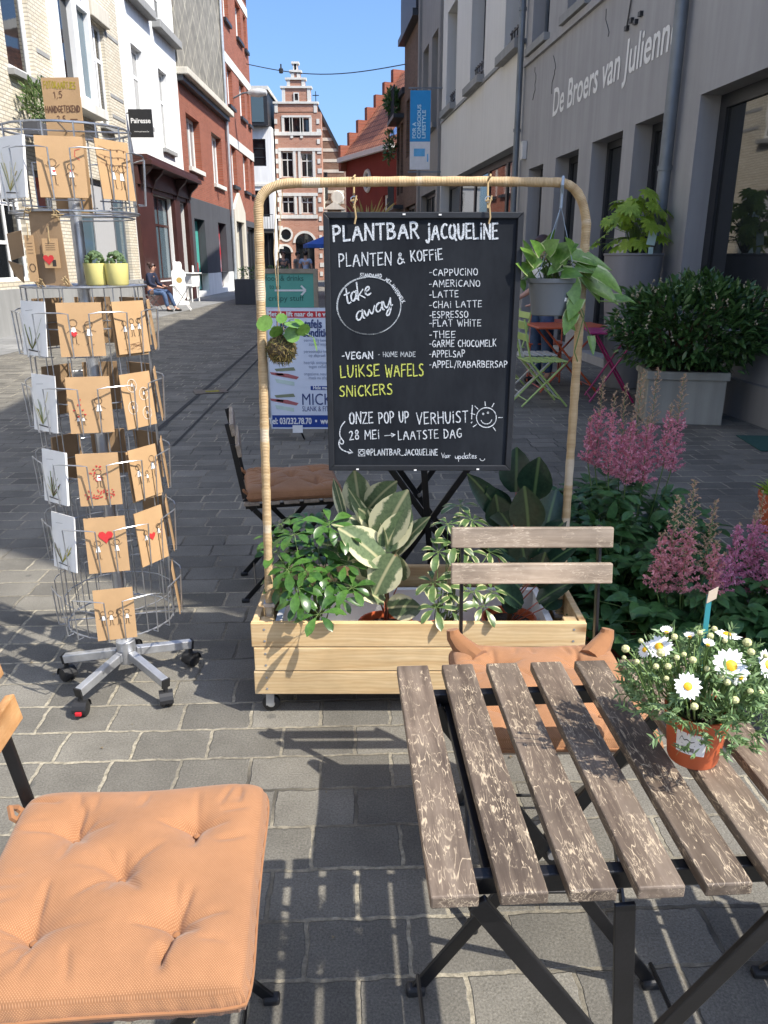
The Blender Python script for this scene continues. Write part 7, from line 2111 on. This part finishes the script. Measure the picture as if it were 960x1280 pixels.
bistro_table('orange folding table behind the hanging pot', (2.02, 8.75, 0), R(4), M['orange_paint'], .80, .7)
bistro_table('magenta folding table against the tall grey planter', (2.36, 8.05, 0), R(-8), M['magenta'], .55, .6)
bistro_chair('orange red folding chair behind the orange table', (1.95, 9.45, 0), R(-12), M['orange_paint'])
person('person in a white T shirt and jeans leaning over the orange table', (1.86, 9.25, 0), R(-72), standing(1.66, .06, .12), M['white_cloth'], M['jeans'], M['hair_brown'])

# far people by the gable house
for (px, Y, lb, tm, rz, hm) in ((354, 31, 'dark dressed person standing in front of the arched doorway', M['grey_cloth'], 20, M['hair_brown']), (382, 30, 'person in a light blue shirt seen from behind in the far street', M['sky_shirt'], 170, M['hair_dark']), (372, 33, 'person in grey beside the light blue shirt in the far street', M['h_grey'], 60, M['hair_dark'])):
    q = at_y(px, 325, Y); person(lb, (q.x, Y, 0), R(rz), standing(1.72), tm, M['grey_cloth'], hm)
q = at_y(405, 300, 33)
ps = thing('parasol', 'blue parasol at the far end of the street', 'parasol', (q.x, 33, 0))
b = MB(); b.tube([(0, 0, 0), (0, 0, 2.35)], .025, 8); b.build('pole', M['white_paint'], ps)
b = MB(); n = 8; vs = [(0, 0, 2.32)] + [(.85 * math.cos(2 * math.pi * k / n), .85 * math.sin(2 * math.pi * k / n), 2.0) for k in range(n)] + [(.85 * math.cos(2 * math.pi * k / n), .85 * math.sin(2 * math.pi * k / n), 1.86) for k in range(n)]
b.add(vs, [(0, 1 + k, 1 + (k + 1) % n) for k in range(n)] + [(1 + k, 1 + n + k, 1 + n + (k + 1) % n, 1 + (k + 1) % n) for k in range(n)]); b.build('canopy', plain('parasol_blue', (.02, .10, .42), .7), ps)

# white ice-cream bear sign and white side cabinet beside the woman
q = at_z(224, 379); zs = lambda y, Y: at_y(224, y, Y).z
ib = thing('cutout_sign', 'white cut-out display figure with a round gold patch beside the seated woman', 'sign', (q.x, 26.0, 0), R(35))
X0 = at_y(224, 360, 26.0).x; ib.location.x = X0
out = [(-.22, 0), (.22, 0), (.24, .5), (.20, .72), (.27, .8), (.22, .95), (.13, 1.0), (.15, 1.15), (.10, 1.24), (0, 1.22), (-.12, 1.27), (-.17, 1.16), (-.13, 1.02), (-.24, .9), (-.21, .6)]
b = MB(); b.prism([(x, 0, z + .12) for x, z in smooth(out + out[:1], 1)[:-1]], (0, .05, 0)); b.build('figure', M['white_paint'], ib)
b = MB(); b.box((0, .03, .06), (.5, .4, .12)); b.build('foot', M['white_paint'], ib, .02)
b = MB(); b.prism([(.02 + .1 * math.cos(i * .524), -.004, .78 + .09 * math.sin(i * .524)) for i in range(12)], (0, .003, 0)); b.build('gold_patch', plain('gold_patch', (.4, .28, .08), .5), ib)
cq = at_y(238, 360, 28.0)
cb = thing('side_cabinet', 'small white cabinet with turned legs outside the shop beside the cut-out figure', 'cabinet', (cq.x, 28.0, 0), R(80))
b = MB(); b.box((0, 0, .72), (.7, .45, .42)); b.build('body', M['white_paint'], cb, .01)
b = MB(); b.box((0, 0, .96), (.86, .56, .04)); b.build('top', M['white_paint'], cb, .01)
for sx in (-1, 1):
    for sy in (-1, 1):
        b = MB(); b.lathe([(.02, 0), (.03, .06), (.018, .12), (.032, .35), (.032, .5)], 10, (sx * .3, sy * .17, 0)); b.build('leg', M['white_paint'], cb)
b = MB(); b.tube([(.1, -.1, .98), (.1, -.1, 1.22)], .035, 8); b.build('bottle', M['paper_white'], None); o = bpy.data.objects['bottle']; o.parent = cb

# drain cover, door mat, small pot at the right edge, fallen leaves and bits
q = at_z(263, 490)
dc = thing('drain_cover', 'small dark iron drain cover with yellow paint in the paving', 'drain cover', (q.x, q.y, .005), R(20))
b = MB(); b.box((0, 0, 0), (.36, .26, .006)); b.build('cover', M['black_metal'], dc)
b = MB(); b.box((.02, -.01, .004), (.15, .1, .004)); b.build('paint_patch', plain('drain_yellow', (.25, .22, .03), .8, 0, .4, 20), dc)
q = at_z(915, 556); 
mt = thing('door_mat', 'flat green door mat by the right hand wall', 'mat', (q.x + .62, q.y, .006), R(-5))
b = MB(); b.box((0, 0, 0), (.95, .55, .008)); b.build('mat', plain('mat_green', (.02, .075, .065), .9, 0, .2, 60), mt)
q = at_z(972, 665)
tp_ = thing('terracotta_pot', 'terracotta pot with a yellow green plant cut off by the right edge', 'potted plant', (q.x, q.y, 0))
pot(tp_, .09, .12, .22, M['terracotta'])
b = LeafMB()
for i in range(120):
    a = rnd.uniform(0, 6.28); b.leaf(V((.05 * math.cos(a), .05 * math.sin(a), .18)), V((math.cos(a) * .6, math.sin(a) * .6, 1)) + rv(.3), rv(1), rnd.uniform(.06, .14), .02, .6, .1, 4, 'ovate')
b.build('foliage', [M['leaf_fatsia']], tp_)
g = MB()
for i in range(90):
    x, y = rnd.uniform(-1.6, 1.2), rnd.uniform(.9, 4.5); s = rnd.uniform(.003, .010); a = rnd.uniform(0, 6.28)
    vs = [(x + s * math.cos(a + k * 2.1) * rnd.uniform(.6, 1.2), y + s * math.sin(a + k * 2.1) * rnd.uniform(.6, 1.2), .004 + rnd.uniform(0, .003)) for k in range(3)]
    g.add(vs, [(0, 1, 2)])
tag(g.build('litter', leaf_mat('litter', (.08, .05, .03), (.34, .28, .16), .8, 0)), 'tiny dry leaf scraps and crumbs scattered on the paving', 'litter', kind='stuff')
